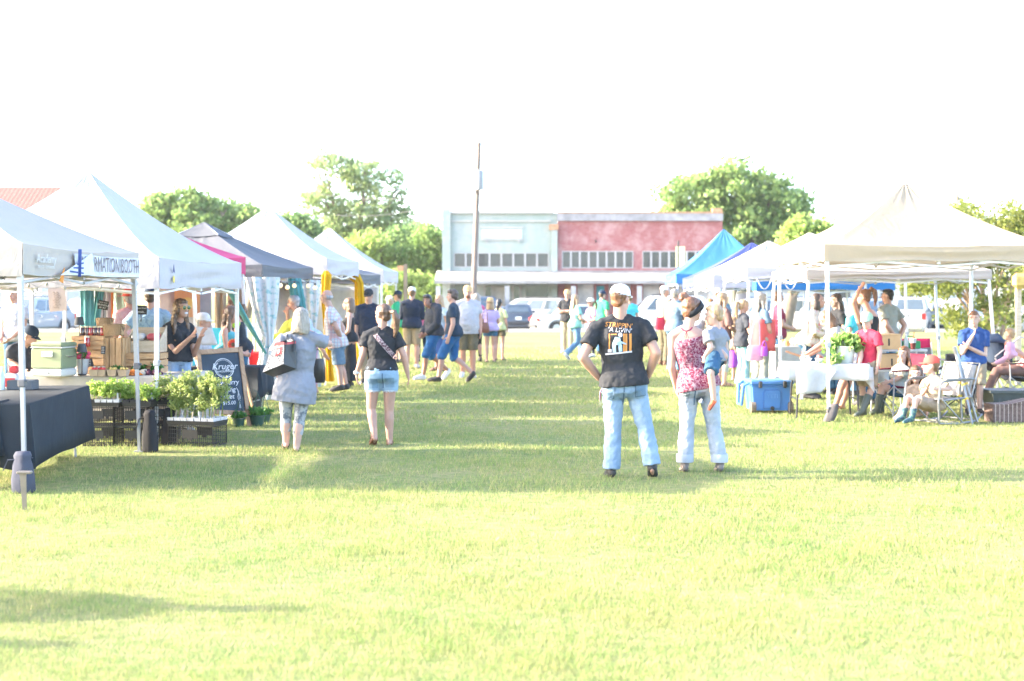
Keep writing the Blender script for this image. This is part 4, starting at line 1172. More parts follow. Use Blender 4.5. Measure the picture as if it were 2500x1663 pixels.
        if hem < -.13:
            # longer garments hang straight below the hips
            w, d, y = tr_at(.0)
            rs = []
            for t in (hem, -.2 if hem < -.2 else hem + .01, -.05): rs.append(ring(t, w * b + ease + fl * (1.0 + (-t) * .5), d * b + ease + fl * .9, dy=y))
            m.loft(rs); torso(m, -.08, t1, ease, flare=fl)
        else: torso(m, hem, t1, ease, flare=fl, over=.016 if bot and hem < .1 else 0)
        if kind == 'tank':
            for s in ('sl', 'sr'):
                x, y = frame(.9)
                a0 = hm + up * sl_ * .74; sx = x * (1 if s == 'sr' else -1) * .085 * k
                p = [a0 + sx + y * .085 * k, nk.lerp(W[s], .5) + up * .052 * k, a0 + sx - y * .098 * k]
                m.tube(p, .019 * k, 8)
        else:
            shoulders(m, ease * .8)
            m.rc(nk - up * .07 * k, nk + up * (.004 if kind != 'polo' else .02) * k, .10 * k, nkr * 1.1 + .014, 16, fb=True)
            sl_len = {'tee': .62, 'polo': .66, 'tunic': .66, 'long': 2, 'hood': 2, 'crop': .5, 'dress': .4, 'tucked': .55}[kind]
            if len(top) > 3: sl_len = top[3]
            for s in ('l', 'r'):
                S, E, Wr = W['s' + s], W['e' + s], W['w' + s]
                if sl_len <= 1:
                    e = S.lerp(E, sl_len); m.rc(S - up * .01 * k, e, UA * ak + ease + .004, (UA * .93 * ak + ease + .012), 14, fb=True)
                else:
                    e = E.lerp(Wr, .93)
                    m.rc(S - up * .01 * k, E, UA * ak + ease, EA * ak + ease); m.rc(E, e, EA * ak + ease, WA * ak + ease * .8, fb=True)
            if kind == 'polo':
                m.lathe([(.066 * k, -.02), (.072 * k, .0), (.066 * k, .03)], nk + up * .01, 14)
            if kind == 'hood':
                x, y = frame(.95); m.ell(nk - y * .06 * k - up * .005, (.105 * k, .075 * k, .062 * k)); m.lathe([(.085 * k, -.02), (.088 * k, .02), (.075 * k, .05)], nk + y * .015, 14)
        if f_ and H > 1.4 and kind != 'hood':
            for s in (-1, 1):
                x, y = frame(.64); m.ell(hm + up * sl_ * .64 + x * s * .066 * k + y * .080 * k, ((.062 * b + ease) * k, (.056 * b + ease) * k, (.060 * b + ease) * k))
        o = m.build({'long': 'shirt', 'hood': 'hoodie', 'tank': 'tank_top', 'dress': 'dress', 'tunic': 'shirt'}.get(kind, 'shirt'), tm, root, True)
        rem(o, cv, 2, .026 if kind != 'tank' else .014, .065)
        FIGS[label] = o
    if bot:
        kind, bm = bot[0], bot[1]
        m = MB(); ends = {'jeans': 1.95, 'slacks': 1.95, 'shorts': .92, 'short_shorts': .34, 'capri': 1.55, 'leggings': 1.9, 'flare': 1.98, 'skirt': 0, 'longskirt': 0, 'knee': 1.05}
        e_ = ends[kind]; ea = {'jeans': .014, 'slacks': .018, 'shorts': .026, 'short_shorts': .016, 'capri': .006, 'leggings': .003, 'flare': .010, 'skirt': .02, 'longskirt': .02, 'knee': .03}[kind]
        if len(bot) > 2: e_ = bot[2]
        if kind in ('skirt', 'longskirt'):
            zl = bot[2] if len(bot) > 2 else .5; rs = []
            for q in (0, .12, .35, .7, 1):
                c = hm + up * .14 * k * (1 - q * 3 if q < .3 else 0) - V(0, 0, zl * k * q)
                w_ = (.16 + .075 * q) * k
                rs.append([c + xh * w_ * math.cos(a) * (1 + .05 * math.sin(7 * a) * q) + xh.cross(V(0, 0, 1)) * w_ * .8 * math.sin(a) for a in [2 * math.pi * j / 28 for j in range(28)]])
            m.loft(rs)
        else:
            torso(m, -.13, .20 if not top or top[0] in ('tucked', 'crop') else max(.04, min(.21, top[2] + .08)) if len(top) > 2 else .04, ea * .9 + .003, bel=0)
            for s in ('l', 'r'):
                x, y = frame(0); m.ell(W['h' + s] - up * .01 * k - y * .046 * k, (.084 * k * b + ea * .8, .078 * k * b + ea * .8, .092 * k))
                h, kn, an = W['h' + s], W['k' + s], W['a' + s]
                if e_ <= 1:
                    e = h.lerp(kn, e_); r2 = TH * lk + (KN - TH) * lk * e_ + ea
                    m.rc(h, e, TH * lk + ea, r2 + .008, 14, fb=True)
                else:
                    q = e_ - 1; e = kn.lerp(an, q)
                    m.rc(h, kn, TH * lk + ea, KN * lk + ea, 14)
                    if kind in ('jeans', 'slacks'):
                        m.rc(kn, kn.lerp(e, .5), KN * lk + ea, .062 * lk + ea, 14); m.rc(kn.lerp(e, .5), e, .062 * lk + ea, (.062 if kind == 'jeans' else .056) * lk + ea, 14, fb=True)
                    elif kind == 'flare': m.rc(kn, e, KN * lk + ea, .105 * lk, 14, fb=True)
                    elif kind == 'knee': m.rc(kn, e, KN * lk + ea, KN * lk + ea + .01, 14, fb=True)
                    else:
                        cal = kn.lerp(an, .3); m.rc(kn, cal if q > .3 else e, KN * lk + ea, CA * lk + ea)
                        if q > .3: m.rc(cal, e, CA * lk + ea, (CA + (AN - CA) * (q - .3) / .7) * lk + ea, fb=True)
        nm = {'jeans': 'jeans', 'slacks': 'trousers', 'capri': 'leggings', 'leggings': 'leggings', 'flare': 'trousers', 'skirt': 'skirt', 'longskirt': 'skirt'}.get(kind, 'shorts')
        o = m.build(nm, bm, root, True)
        rem(o, cv, 2, .025 if kind in ('jeans', 'slacks', 'shorts', 'knee') else .006, .06)
        FIGS[label + '#b'] = o
    if shoes:
        kind, sm = shoes[0], shoes[1]
        for s in ('l', 'r'):
            an, to, kn = W['a' + s], W['t' + s], W['k' + s]
            fd = (to - an); 
            fl = fd.normalized(); dn = V(0, 0, -1)
            heel = an - fl * .026 * k + dn * .03 * k
            ball = an.lerp(to, .70) + V(0, 0, .0)
            m = MB()
            if kind in ('shoe', 'boot'):
                m.rc(heel, ball, .043 * k, .047 * k, 12, ab=.85); m.rc(ball, to + fl * .012, .045 * k, .034 * k, 12, ab=.85)
                m.rc(an + V(0, 0, .01), an.lerp(to, .55), .046 * k, .042 * k)
                if kind == 'boot': m.rc(kn.lerp(an, .30 if len(shoes) < 3 else shoes[2]), an, .070 * k, .052 * k, 14, fa=True)
                o = m.build('boot' if kind == 'boot' else 'shoe', sm, root, True); rem(o, cv, 2)
                if len(shoes) > 3 or kind == 'shoe':
                    m2 = MB(); w_ = fl.cross(V(0, 0, 1)).normalized()
                    pr = [heel - fl * .03 * k + w_ * .03 * k, heel - fl * .03 * k - w_ * .03 * k, ball - w_ * .047 * k, to - w_ * .028 * k + fl * .03 * k, to + w_ * .028 * k + fl * .03 * k, ball + w_ * .047 * k]
                    pr = [p + dn * .020 * k for p in pr]
                    m2.prism(pr, (0, 0, .022 * k)); m2.build('sole', shoes[2] if len(shoes) > 2 and kind == 'shoe' else PLASTIC, o, True)
            else:      # sandal: sole and straps
                w_ = fl.cross(V(0, 0, 1)).normalized(); pr = [heel - fl * .02 + w_ * .034 * k, heel - fl * .02 - w_ * .034 * k, ball - w_ * .046 * k, to - w_ * .03 * k + fl * .03, to + w_ * .03 * k + fl * .03, ball + w_ * .046 * k]
                m.prism([p + dn * .016 * k for p in pr], V(0, 0, -.02 * k))
                for t in (.62, .15):
                    c = an.lerp(to, t); m.tube([c + w_ * .045 * k - V(0, 0, .02), c + w_ * .028 * k + V(0, 0, .028 * (1.4 - t)), c - w_ * .028 * k + V(0, 0, .028 * (1.4 - t)), c - w_ * .045 * k - V(0, 0, .02)], .009 * k, 6, flat=.6)
                m.build('sandal', sm, root, True)
    root['_'] = 0
    del root['_']
    return root, W, dict(hp=hp_, HM=HM, hk=hk, fwd=fwd, ring=ring, hm=hm, up=up, sl=sl_, frame=frame, hands=hands, base=base, k=k)
F_BLACK = fabric('black_tee_cloth', (.022, .024, .028)); F_NAVY = fabric('navy_cloth', (.018, .026, .045)); F_NAVYTEE = fabric('navy_tee_cloth', (.02, .035, .055))
F_WHITE = fabric('white_cloth', (.37, .365, .385)); F_GREYT = fabric('heather_grey_cloth', (.20, .21, .24)); F_CHAR = fabric('charcoal_cloth', (.035, .04, .05))
F_KHAKI = fabric('khaki_cloth', (.26, .205, .14)); F_OLIVE = fabric('olive_cloth', (.11, .095, .06)); F_GREEN = fabric('green_cloth', (.03, .30, .14)); F_LIME = fabric('lime_cloth', (.45, .48, .07)); F_MINT = fabric('mint_cloth', (.22, .45, .36))
F_LAV = fabric('lavender_cloth', (.38, .30, .50)); F_PINK = fabric('pink_cloth', (.55, .12, .22)); F_LPINK = fabric('light_pink_cloth', (.52, .28, .38)); F_RED = fabric('red_cloth', (.42, .03, .06)); F_CORAL = fabric('coral_red_cloth', (.52, .10, .10)); F_MAROON = fabric('maroon_cloth', (.20, .03, .06))
F_BLUE = fabric('blue_cloth', (.02, .055, .18)); F_BLUESH = fabric('blue_shorts_cloth', (.02, .09, .22)); F_STEELB = fabric('steel_blue_cloth', (.10, .16, .22)); F_LBLUE = fabric('light_blue_cloth', (.35, .42, .48)); F_TURQ = fabric('turquoise_cloth', (.08, .48, .55)); F_TEAL = fabric('teal_cloth', (.08, .30, .32)); F_BROWN = fabric('brown_cloth', (.15, .09, .08)); F_SAGE = fabric('grey_green_cloth', (.26, .27, .24)); F_CREAM = fabric('cream_cloth', (.36, .285, .19)); F_BEIGE = fabric('beige_cloth', (.29, .22, .165)); F_PURP = fabric('purple_cloth', (.26, .06, .38)); F_MAUVE = fabric('mauve_pink_cloth', (.42, .24, .36)); F_SALMON = fabric('salmon_cloth', (.55, .22, .22)); F_YEL = fabric('yellow_cloth', (.60, .34, .01), .25)
def denim(name, c1, c2):
    t = NT(name); n1 = t.noise(3.5, 4); n2 = t.noise(260, 1); 
    c = t.ramp(n1.outputs[0], [(.32, c1), (.66, c2)])
    c = t.mix(.25, c, t.ramp(n2.outputs[0], [(.4, c1), (.6, c2)])); t.color(c); t.b.inputs['Roughness'].default_value = .9; t.b.inputs['Specular IOR Level'].default_value = .2
    n3 = t.noise(8, 3); n3.inputs['Distortion'].default_value = 1.0; t.bump(n3.outputs[0], .5, .03)
    return t.m
D_LIGHT = denim('light_denim', (.13, .20, .30), (.25, .34, .44)); D_PALE = denim('pale_denim', (.24, .28, .34), (.36, .40, .45)); D_MID = denim('mid_denim', (.07, .15, .24), (.14, .24, .34)); D_DARK = denim('dark_denim', (.02, .06, .12), (.05, .12, .20)); D_SHORT = denim('short_denim', (.13, .22, .31), (.26, .36, .45))
def spotted(name, base_, spots, scale, thr=.5, kind='noise', third=None):
    t = NT(name)
    if kind == 'voronoi':
        v = t.n('TexVoronoi'); v.inputs['Scale'].default_value = scale; t.l(t.tc.outputs['Object'], v.inputs['Vector']); f = v.outputs['Distance']
    else: f = t.noise(scale, 3).outputs[0]
    c = t.ramp(f, [(thr - .05, base_), (thr + .05, spots)])
    if third:
        n2 = t.noise(scale * .6, 2); c = t.mix(t.ramp(n2.outputs[0], [(.56, (0, 0, 0)), (.62, (1, 1, 1))]), c, third)
    t.color(c); t.b.inputs['Roughness'].default_value = .85
    n3 = t.noise(6, 3); t.bump(n3.outputs[0], .4, .03)
    return t.m
FLORAL = spotted('floral_pink_cloth', (.26, .12, .165), (.13, .006, .035), 55, .50, third=(.33, .22, .25))
FLORAL2 = spotted('floral_cream_cloth', (.52, .46, .40), (.50, .18, .16), 16, .60, third=(.36, .28, .12))
CAMO = spotted('grey_camo_cloth', (.30, .32, .34), (.11, .13, .16), 16, .52, third=(.38, .38, .37))
LEOPARD = spotted('leopard_print', (.03, .03, .03), (.46, .44, .43), 70, .42, 'voronoi'); 
FLORAL3 = spotted('red_floral_cloth', (.52, .12, .10), (.60, .30, .24), 20, .52)
def plaid(name, base_, c1, c2, sc_=26):
    t = NT(name); c = base_
    for d, cc in (('X', c1), ('Z', c2), ('Y', c1)):
        w = t.n('TexWave'); w.bands_direction = d; w.inputs['Scale'].default_value = sc_; t.l(t.tc.outputs['Object'], w.inputs['Vector'])
        f = t.ramp(w.outputs[0], [(.72, (0, 0, 0)), (.86, (.6, .6, .6))]); c = t.mix(f, c, cc)
    t.color(c); t.b.inputs['Roughness'].default_value = .85
    n3 = t.noise(6, 3); t.bump(n3.outputs[0], .45, .03)
    return t.m
PLAID = plaid('pale_plaid_cloth', (.46, .48, .48), (.45, .22, .20), (.22, .30, .38), 5.5)
CHECKB = plaid('blue_check_cloth', (.18, .30, .40), (.08, .16, .26), (.40, .48, .52), 22); CHECKP = plaid('pink_check_cloth', (.50, .34, .34), (.34, .14, .16), (.55, .46, .44), 24)
STRIPE = plaid('teal_striped_cloth', (.10, .28, .34), (.34, .42, .42), (.08, .26, .32), 14)
CAPW, CAPBLK, CAPN, CAPR, CAPTAN = fabric('white_cap_cloth', (.56, .55, .56), folds=.1), fabric('black_cap_cloth', (.025, .028, .032), folds=.1), fabric('navy_cap_cloth', (.02, .035, .06), folds=.1), fabric('red_cap_cloth', (.50, .08, .06), folds=.1), fabric('tan_cap_cloth', (.50, .34, .16), folds=.1)
CAPG = fabric('pale_green_cap_cloth', (.30, .46, .36), folds=.1)
STRAW = M('straw_hat', (.58, .55, .46), .8); 
SH_BLK, SH_WHT, SH_GRY, SH_ORG, SH_BRN = M('black_shoe', (.02, .02, .022), .6), M('white_shoe', (.55, .54, .53), .6), M('grey_canvas_shoe', (.16, .14, .13), .8), M('orange_shoe', (.60, .10, .03), .6), M('brown_sole', (.20, .09, .05), .7)
BOOTG = M('rubber_boot_green', (.06, .075, .06), .5); SH_FLOR = spotted('floral_boot', (.03, .07, .10), (.10, .20, .14), 30, .55)
# the four in the foreground
A = {}
A['man'] = person('man seen from behind in a white trucker cap with hands on his hips', 1535, 1166, 1.80, -3, ('tee', F_BLACK, .05), ('jeans', D_LIGHT, 1.97), ('short', H_AUB), ('shoe', SH_BLK, PLASTIC), 'hips', 'wide', hat=('cap', CAPW), vox=.008, build=1.10, head=(-38, 0), tone=0,
       J=dict(hd=P(1516, 735, .0), nk=P(1512, 782), sl=P(1455, 800), sr=P(1572, 797), el=P(1422, 872, -.1), er=P(1602, 862, -.1), wl=P(1462, 922, .05), wr=P(1582, 918, .08), gl=P(1478, 935, .14), gr=P(1570, 930, .16),
              hl=P(1497, 950), hr=P(1552, 948), kl=P(1497, 1048, .03), kr=P(1575, 1042, .0), al=P(1493, 1148, .0), ar=P(1592, 1138, -.05), tl=P(1482, 1160, .17), tr=P(1594, 1160, .08)))
person('woman seen from behind in a floral vest and hair bun carrying the toddler', 1712, 1152, 1.66, 0, ('tank', FLORAL, .0), ('jeans', D_PALE, 1.80), ('bun', H_AUB), ('shoe', SH_GRY, M('tan_sole', (.40, .30, .22))), 'down', 'wide', sex='f', vox=.008, build=1.12, head=(-62, -4), tone=1,
       J=dict(hd=P(1690, 760), nk=P(1677, 806), sl=P(1642, 818), sr=P(1720, 818), el=P(1640, 895), wl=P(1652, 950, .12), er=P(1768, 870, -.08), wr=P(1718, 858, .12), gr=P(1690, 852, .2), hl=P(1683, 948), hr=P(1730, 948), kl=P(1677, 1040, .02), kr=P(1742, 1040, .02), al=P(1672, 1135), ar=P(1758, 1135), tl=P(1668, 1148, .14), tr=P(1752, 1149, .15)))
person('toddler in grey tee and orange shoes carried on a hip', 1748, 1154, 0.92, 62, ('tee', F_GREYT, -.02), ('shorts', D_DARK), ('short', H_BLOND), ('shoe', SH_ORG), vox=.008, hs=.86, tone=1, z0=0, head=(10, -10), build=1.35,
       J=dict(hd=P(1744, 775, .02), nk=P(1750, 803, .02), sl=P(1728, 815, -.10), sr=P(1764, 815, .12), el=P(1735, 850, -.16), wl=P(1722, 868, -.16), gl=P(1718, 880, -.16), er=P(1772, 845, .12), wr=P(1772, 872, .1), hl=P(1742, 872, -.02), hr=P(1752, 874, .16), kl=P(1735, 912, -.18), kr=P(1732, 905, .3), al=P(1743, 978, -.16), ar=P(1735, 975, .3), tl=P(1734, 996, -.18), tr=P(1727, 990, .3)))
person('blonde woman with a white bob in a baggy grey tunic and camouflage leggings', 715, 1100, 1.60, -4, ('tunic', F_GREYT, -.16), ('capri', CAMO, 1.56), ('bob', H_WHITE), ('sandal', SH_BLK), 'down', 'step', sex='f', vox=.008, build=1.14, head=(-12, -4), tone=1,
       J=dict(hd=P(738, 783), nk=P(738, 818), sl=P(690, 828), sr=P(778, 828), el=P(662, 880, -.02), wl=P(672, 905, .12), er=P(804, 840, .08), wr=P(760, 812, .10), gr=P(745, 800, .10), hl=P(700, 958), hr=P(740, 958), kl=P(698, 1020, .04), kr=P(731, 1025, .0), al=P(698, 1082, .05), ar=P(724, 1092, -.05), tl=P(695, 1096, .22), tr=P(727, 1104, .12)))
person('woman with a ponytail in a black tee and frayed denim shorts walking away', 932, 1086, 1.62, 2, ('tee', F_BLACK, .13), ('short_shorts', D_SHORT, .42), ('pony', H_HIGH, .05), ('sandal', SH_BRN), 'down', 'step', sex='f', vox=.008, build=1.12, head=(48, 0), tone=0,
       J=dict(hd=P(934, 772), nk=P(932, 808), sl=P(897, 818), sr=P(966, 818), el=P(886, 866, -.02), wl=P(871, 912, .03), gl=P(872, 938, .05), er=P(986, 868, -.02), wr=P(995, 912, .03), gr=P(1000, 938, .06), hl=P(912, 918), hr=P(952, 918), kl=P(906, 1000, .02), kr=P(950, 1002, .03), al=P(914, 1066, -.12), ar=P(951, 1076, .03), tl=P(909, 1082, .0), tr=P(953, 1086, .2)))

# ---- left stalls
PE = person
A['vendor'] = PE('laughing woman in round sunglasses and black tee behind the seedling crates', 432, 0, 1.70, -138, ('tee', F_BLACK, -.02), ('jeans', D_LIGHT), ('long', H_HIGH, .36), ('shoe', SH_WHT), sex='f', depth=17.2, vox=.0085, head=(8, 0), tone=0, face=True,
   J=dict(hd=P(444, 757, -.05), nk=P(436, 790), er=P(424, 862, -.12), wr=P(468, 822, -.32), gr=P(480, 806, -.36), el=P(474, 866, .05), wl=P(490, 822, -.22), gl=P(496, 808, -.25)))
PE('man in dark cap and black tee bent over in a chair behind the cooler', 40, 0, 1.76, -100, ('tee', F_CHAR, -.05), ('jeans', D_DARK), ('short', H_GREY), ('shoe', SH_BLK), sit=True, depth=17.9, lean=38, hat=('cap', CAPN), head=(0, -25),
   J=dict(hd=P(72, 824, 0), nk=P(52, 846), er=P(28, 885, -.15), wr=P(58, 908, -.3), el=P(70, 890, .2), wl=P(98, 905, .15)))
PE('man in a pale shirt and dark jeans standing beyond the info booth legs', 35, 0, 1.80, 160, ('tee', F_WHITE), ('jeans', D_DARK), ('short', H_BROWN), ('shoe', SH_BRN), depth=24, arms='low')
PE('man in a red hat and pink checked shirt leaning over the produce stall', 322, 0, 1.76, 35, ('tee', CHECKP), ('jeans', D_MID), ('short', H_GREY), ('shoe', SH_BRN), depth=20.6, lean=10, hat=('hat', CAPR), arms='front', tone=0)
PE('man in a navy cap and blue checked shirt with his back to the bread crate', 366, 0, 1.78, 15, ('tee', CHECKB), ('jeans', D_DARK), ('short', H_DKB), ('shoe', SH_BRN), depth=19.3, lean=4, hat=('cap', CAPN), build=1.15, arms='hips', tone=0)
PE('seated person in a white hat half hidden behind a white sheet of paper', 506, 0, 1.62, -95, ('tee', F_WHITE), ('shorts', F_BEIGE), ('short', H_GREY), ('shoe', SH_WHT), sit=True, depth=19.0, lean=25, hat=('cap', CAPW), arms='front', J=dict(hd=P(497, 790, 0), nk=P(490, 818)))
PE('blonde woman in a teal vest leaning over the flower stall', 552, 0, 1.66, -85, ('tank', F_TEAL), ('jeans', D_DARK), ('longstraight', H_HIGH, .40), ('shoe', SH_BRN), sex='f', depth=19.6, lean=28, arms='front', tone=3, head=(0, -15), J=dict(hd=P(565, 772, 0), nk=P(556, 800)))
PE('person in a dark vest holding lime green produce behind the blonde stallholder', 592, 0, 1.62, 105, ('tank', F_CHAR), ('jeans', D_DARK), ('pony', H_BROWN), ('shoe', SH_BLK), sex='f', depth=21.3, lean=12, arms='front', tone=3)
PE('person in a lime green top at the red table left of the grey haired man', 676, 0, 1.60, -70, ('long', F_LIME), ('jeans', D_DARK), ('short', H_BROWN), ('shoe', SH_BLK), sex='f', depth=23.4, lean=35, arms='front')
PE('grey haired man in pale shirt and pink trousers touching his chin', 762, 963, 1.76, 82, ('tee', F_LBLUE), ('capri', F_MAUVE, 1.8), ('short', H_GREY), ('sandal', SH_BLK), arms='chin', lean=14, tone=0, build=1.05, J=dict(hd=P(716, 742, 0), nk=P(732, 772, 0), sl=P(742, 788, -.18), sr=P(742, 786, .18), el=P(775, 830, -.25), wl=P(792, 862, -.2), er=P(706, 800, .1), wr=P(702, 768, .0)))
PE('balding man in a pale plaid shirt bending forward with hands behind his back', 832, 958, 1.80, 86, ('tee', PLAID, -.04), ('shorts', F_STEELB), ('fringe', H_GREY), ('shoe', SH_BLK), arms='behind', lean=13, tone=0, belly=.04, J=dict(hd=P(797, 728, 0), nk=P(806, 757, 0), hl=P(823, 845, -.09), hr=P(823, 845, .09), kl=P(826, 895, -.1), kr=P(832, 895, .1), al=P(832, 944, -.1), ar=P(845, 942, .1), tl=P(810, 952, -.1), tr=P(824, 950, .1)))
PE('brown haired woman in a long black dress behind the plaid shirt man', 852, 944, 1.62, 100, ('tank', F_BLACK), ('longskirt', F_BLACK, .78), ('bob', H_BROWN), ('shoe', SH_BLK), sex='f', arms='low')
PE('man in a black polo and dark cap facing the camera with open palm', 900, 937, 1.78, 188, ('polo', F_NAVY, -.14), ('slacks', F_KHAKI), ('short', H_BROWN), ('shoe', SH_BLK, SH_WHT), hat=('cap', CAPBLK), build=1.15, belly=.03, head=(-20, -12), J=dict(er=P(868, 815, -.1), wr=P(880, 848, -.25)))
PE('man in a green tee and navy cap beside the navy long sleeved man', 972, 0, 1.76, 65, ('tee', F_GREEN), ('shorts', F_LIME), ('short', H_DKB), ('shoe', SH_BLK), depth=34, hat=('cap', CAPN))
PE('woman in a white straw hat deep in the left crowd', 951, 0, 1.60, 40, ('tee', F_LBLUE), ('capri', F_KHAKI), ('bob', H_BLOND), ('shoe', SH_BLK), sex='f', depth=36, hat=('hat', STRAW))
PE('man from behind in navy long sleeves khaki shorts and white cap', 1006, 900, 1.84, -2, ('long', F_NAVY, -.08), ('shorts', F_KHAKI), ('short', H_BROWN), ('shoe', M('pale_pink_shoe', (.55, .42, .40), .6), SH_WHT), hat=('cap', CAPW), arms='front', build=1.08)
PE('smiling dark haired boy in a charcoal hoodie and blue shorts walking left', 1058, 929, 1.76, 118, ('hood', F_CHAR, -.08), ('knee', F_BLUESH), ('mop', H_BLACK), ('shoe', SH_WHT, SH_WHT), 'low', 'walk', tone=2, head=(45, 0), J=dict(hd=P(1043, 737, -.05)))
PE('long haired young man in a navy tee and blue shorts striding left', 1106, 935, 1.78, 84, ('tee', F_NAVYTEE, -.10), ('knee', F_BLUESH), ('mop', H_DKB), ('shoe', SH_BLK, SH_BLK), 'down', 'walk', tone=0, head=(15, 0))
A['beard'] = PE('bearded man in a white tee tan cap and olive shorts facing the camera', 1142, 922, 1.86, 182, ('tee', F_WHITE, -.14), ('shorts', F_OLIVE), ('short', H_AUB), ('shoe', SH_WHT, SH_WHT), hat=('cap', CAPTAN), build=1.2, belly=.05, tone=3)
PE('white haired woman in a pink top and black leggings behind the bearded man', 1163, 883, 1.70, 25, ('tee', F_PINK), ('leggings', F_BLACK), ('bob', H_WHITE), ('shoe', SH_BLK), sex='f')
PE('person from behind in an orange hat lavender tee and denim shorts', 1197, 885, 1.56, 4, ('tee', F_LAV, -.06), ('short_shorts', D_DARK, .42), ('bob', H_BLOND), ('sandal', SH_BLK), sex='f', hat=('hat', CAPTAN), build=1.2, arms='front')
PE('dark haired woman in a pale yellow top just right of the lavender tee', 1219, 880, 1.55, -15, ('tee', fabric('pale_yellow_top', (.50, .50, .25))), ('short_shorts', F_OLIVE, .5), ('pony', H_BLACK), ('sandal', SH_BLK), sex='f')
PE('fair haired woman in a blue and white dress behind the hoodie boy', 1072, 906, 1.66, 140, ('dress', F_LBLUE), ('skirt', F_BLUE, .5), ('long', H_BLOND, .3), ('sandal', SH_BLK), sex='f')
PE('person in dark clothes deep in the crowd left of the hoodie boy', 1030, 884, 1.45, 20, ('tee', F_PINK), ('leggings', F_NAVY), ('short', H_BROWN), ('shoe', SH_BLK), sex='f')
# ---- centre right crowd
PE('man in a black tee and cream trousers at the left of the far crowd', 1385, 862, 1.80, 165, ('tee', F_BLACK), ('slacks', F_CREAM), ('short', H_BROWN), ('shoe', SH_WHT), hat=('capback', CAPTAN), arms='fold')
PE('long blonde haired woman in a mint top and blue jeans facing right', 1405, 879, 1.66, -62, ('tee', F_MINT), ('jeans', D_MID), ('longstraight', H_BLOND, .42), ('shoe', SH_WHT), 'front', 'walk', sex='f')
PE('girl in a pale pink tee and sun visor facing the blonde in mint', 1443, 873, 1.56, 120, ('tee', F_LPINK), ('leggings', F_NAVY), ('pony', H_BROWN), ('shoe', SH_WHT), 'front', sex='f', hat=('cap', STRAW, SH_BLK))
PE('man in a bright green tee and dark cap behind the pink tee girl', 1470, 0, 1.78, -50, ('tee', F_GREEN), ('jeans', D_DARK), ('short', H_DKB), ('shoe', SH_BLK), depth=38.5, hat=('cap', CAPN))
PE('person in a turquoise top half hidden behind the trucker cap man', 1537, 0, 1.66, 10, ('tee', F_TURQ), ('jeans', D_DARK), ('short', H_BROWN), ('shoe', SH_BLK), depth=39)
PE('tall man in a white cap and cream shirt with a red bag', 1622, 893, 1.88, -65, ('tee', F_CREAM), ('slacks', F_OLIVE), ('short', H_GREY), ('shoe', SH_BRN), hat=('cap', CAPW), arms='front')
PE('grey haired man in a slate tee folding his arms behind the floral vest woman', 1648, 914, 1.80, -45, ('tee', F_STEELB), ('jeans', D_MID), ('short', H_WHITE), ('shoe', SH_BRN), arms='fold', tone=0)
PE('ginger haired person in grey stooping between two white tent legs', 1700, 0, 1.66, -92, ('tee', F_GREYT), ('jeans', D_MID), ('bob', hair_mat('hair_ginger', (.35, .14, .04), (.55, .27, .09))), ('shoe', SH_BRN), sex='f', depth=31, lean=28, arms='low')
PE('man in a white cap and slate tee behind the curly blonde woman', 1754, 0, 1.80, -25, ('tee', F_STEELB), ('jeans', D_DARK), ('short', H_DKB), ('shoe', SH_BLK), depth=30.5, hat=('cap', CAPW))
PE('curly blonde woman in a brown top and grey cropped trousers facing right', 1764, 945, 1.72, -68, ('long', F_BROWN, -.06, .9), ('capri', F_SAGE, 1.5), ('long', H_BLOND, .28), ('sandal', SH_BLK), sex='f', arms='front')
PE('small blond child in a purple skirt beside the curly blonde woman', 1792, 930, 1.22, -100, ('tee', F_CREAM), ('longskirt', F_PURP, .52), ('long', H_BLOND, .22), ('sandal', SH_BLK), sex='f', hs=.9)
PE('girl in a navy tee and teal striped flared trousers', 1814, 948, 1.58, -72, ('tee', F_CHAR, -.14), ('flare', STRIPE), ('pony', H_BLOND), ('shoe', SH_WHT), sex='f', arms='front', head=(0, -15), build=1.05)
PE('woman with long white hair grey tee and coral red apron', 1856, 962, 1.72, -62, ('tee', F_STEELB, .22), ('slacks', F_SAGE), ('longstraight', H_WHITE, .40), ('shoe', SH_BRN), sex='f', arms='low', build=1.12, head=(0, -12))
PE('person in a maroon shirt behind the long white haired woman', 1898, 0, 1.74, -85, ('tee', F_MAROON), ('jeans', D_DARK), ('short', H_BROWN), ('shoe', SH_BLK), depth=26.5, arms='front', build=1.15)
PE('dark haired woman in a loose floral cream blouse at the cake table', 1974, 0, 1.72, -110, ('long', FLORAL2, -.06), ('jeans', D_DARK), ('bob', H_DKB), ('shoe', SH_BLK), sex='f', depth=22.6, lean=12, arms='front', build=1.25)
PE('woman with long dark brown hair and glasses in a black top', 2042, 0, 1.70, 108, ('tee', F_BLACK), ('jeans', D_DARK), ('long', H_DKB, .40), ('shoe', SH_BLK), sex='f', depth=23.6, tone=0)
PE('woman in a white tee and floral shorts bending over the white table', 2062, 1000, 1.66, 84, ('tee', F_WHITE), ('short_shorts', FLORAL3, .55), ('bob', H_HIGH), ('sandal', SH_BRN), sex='f', lean=48, build=1.1, tone=3, head=(0, -35),
   J=dict(hd=P(2018, 782, -.02), nk=P(2038, 800, 0), sl=P(2040, 815, -.17), sr=P(2042, 812, .17), el=P(2003, 842, -.22), wl=P(1972, 862, -.2), er=P(2004, 850, .2), wr=P(1975, 868, .15), hl=P(2078, 890, -.09), hr=P(2080, 890, .09), kl=P(2052, 950, -.1), kr=P(2066, 950, .1), al=P(2040, 990, -.1), ar=P(2056, 990, .1), tl=P(2025, 997, -.1), tr=P(2040, 997, .1)))
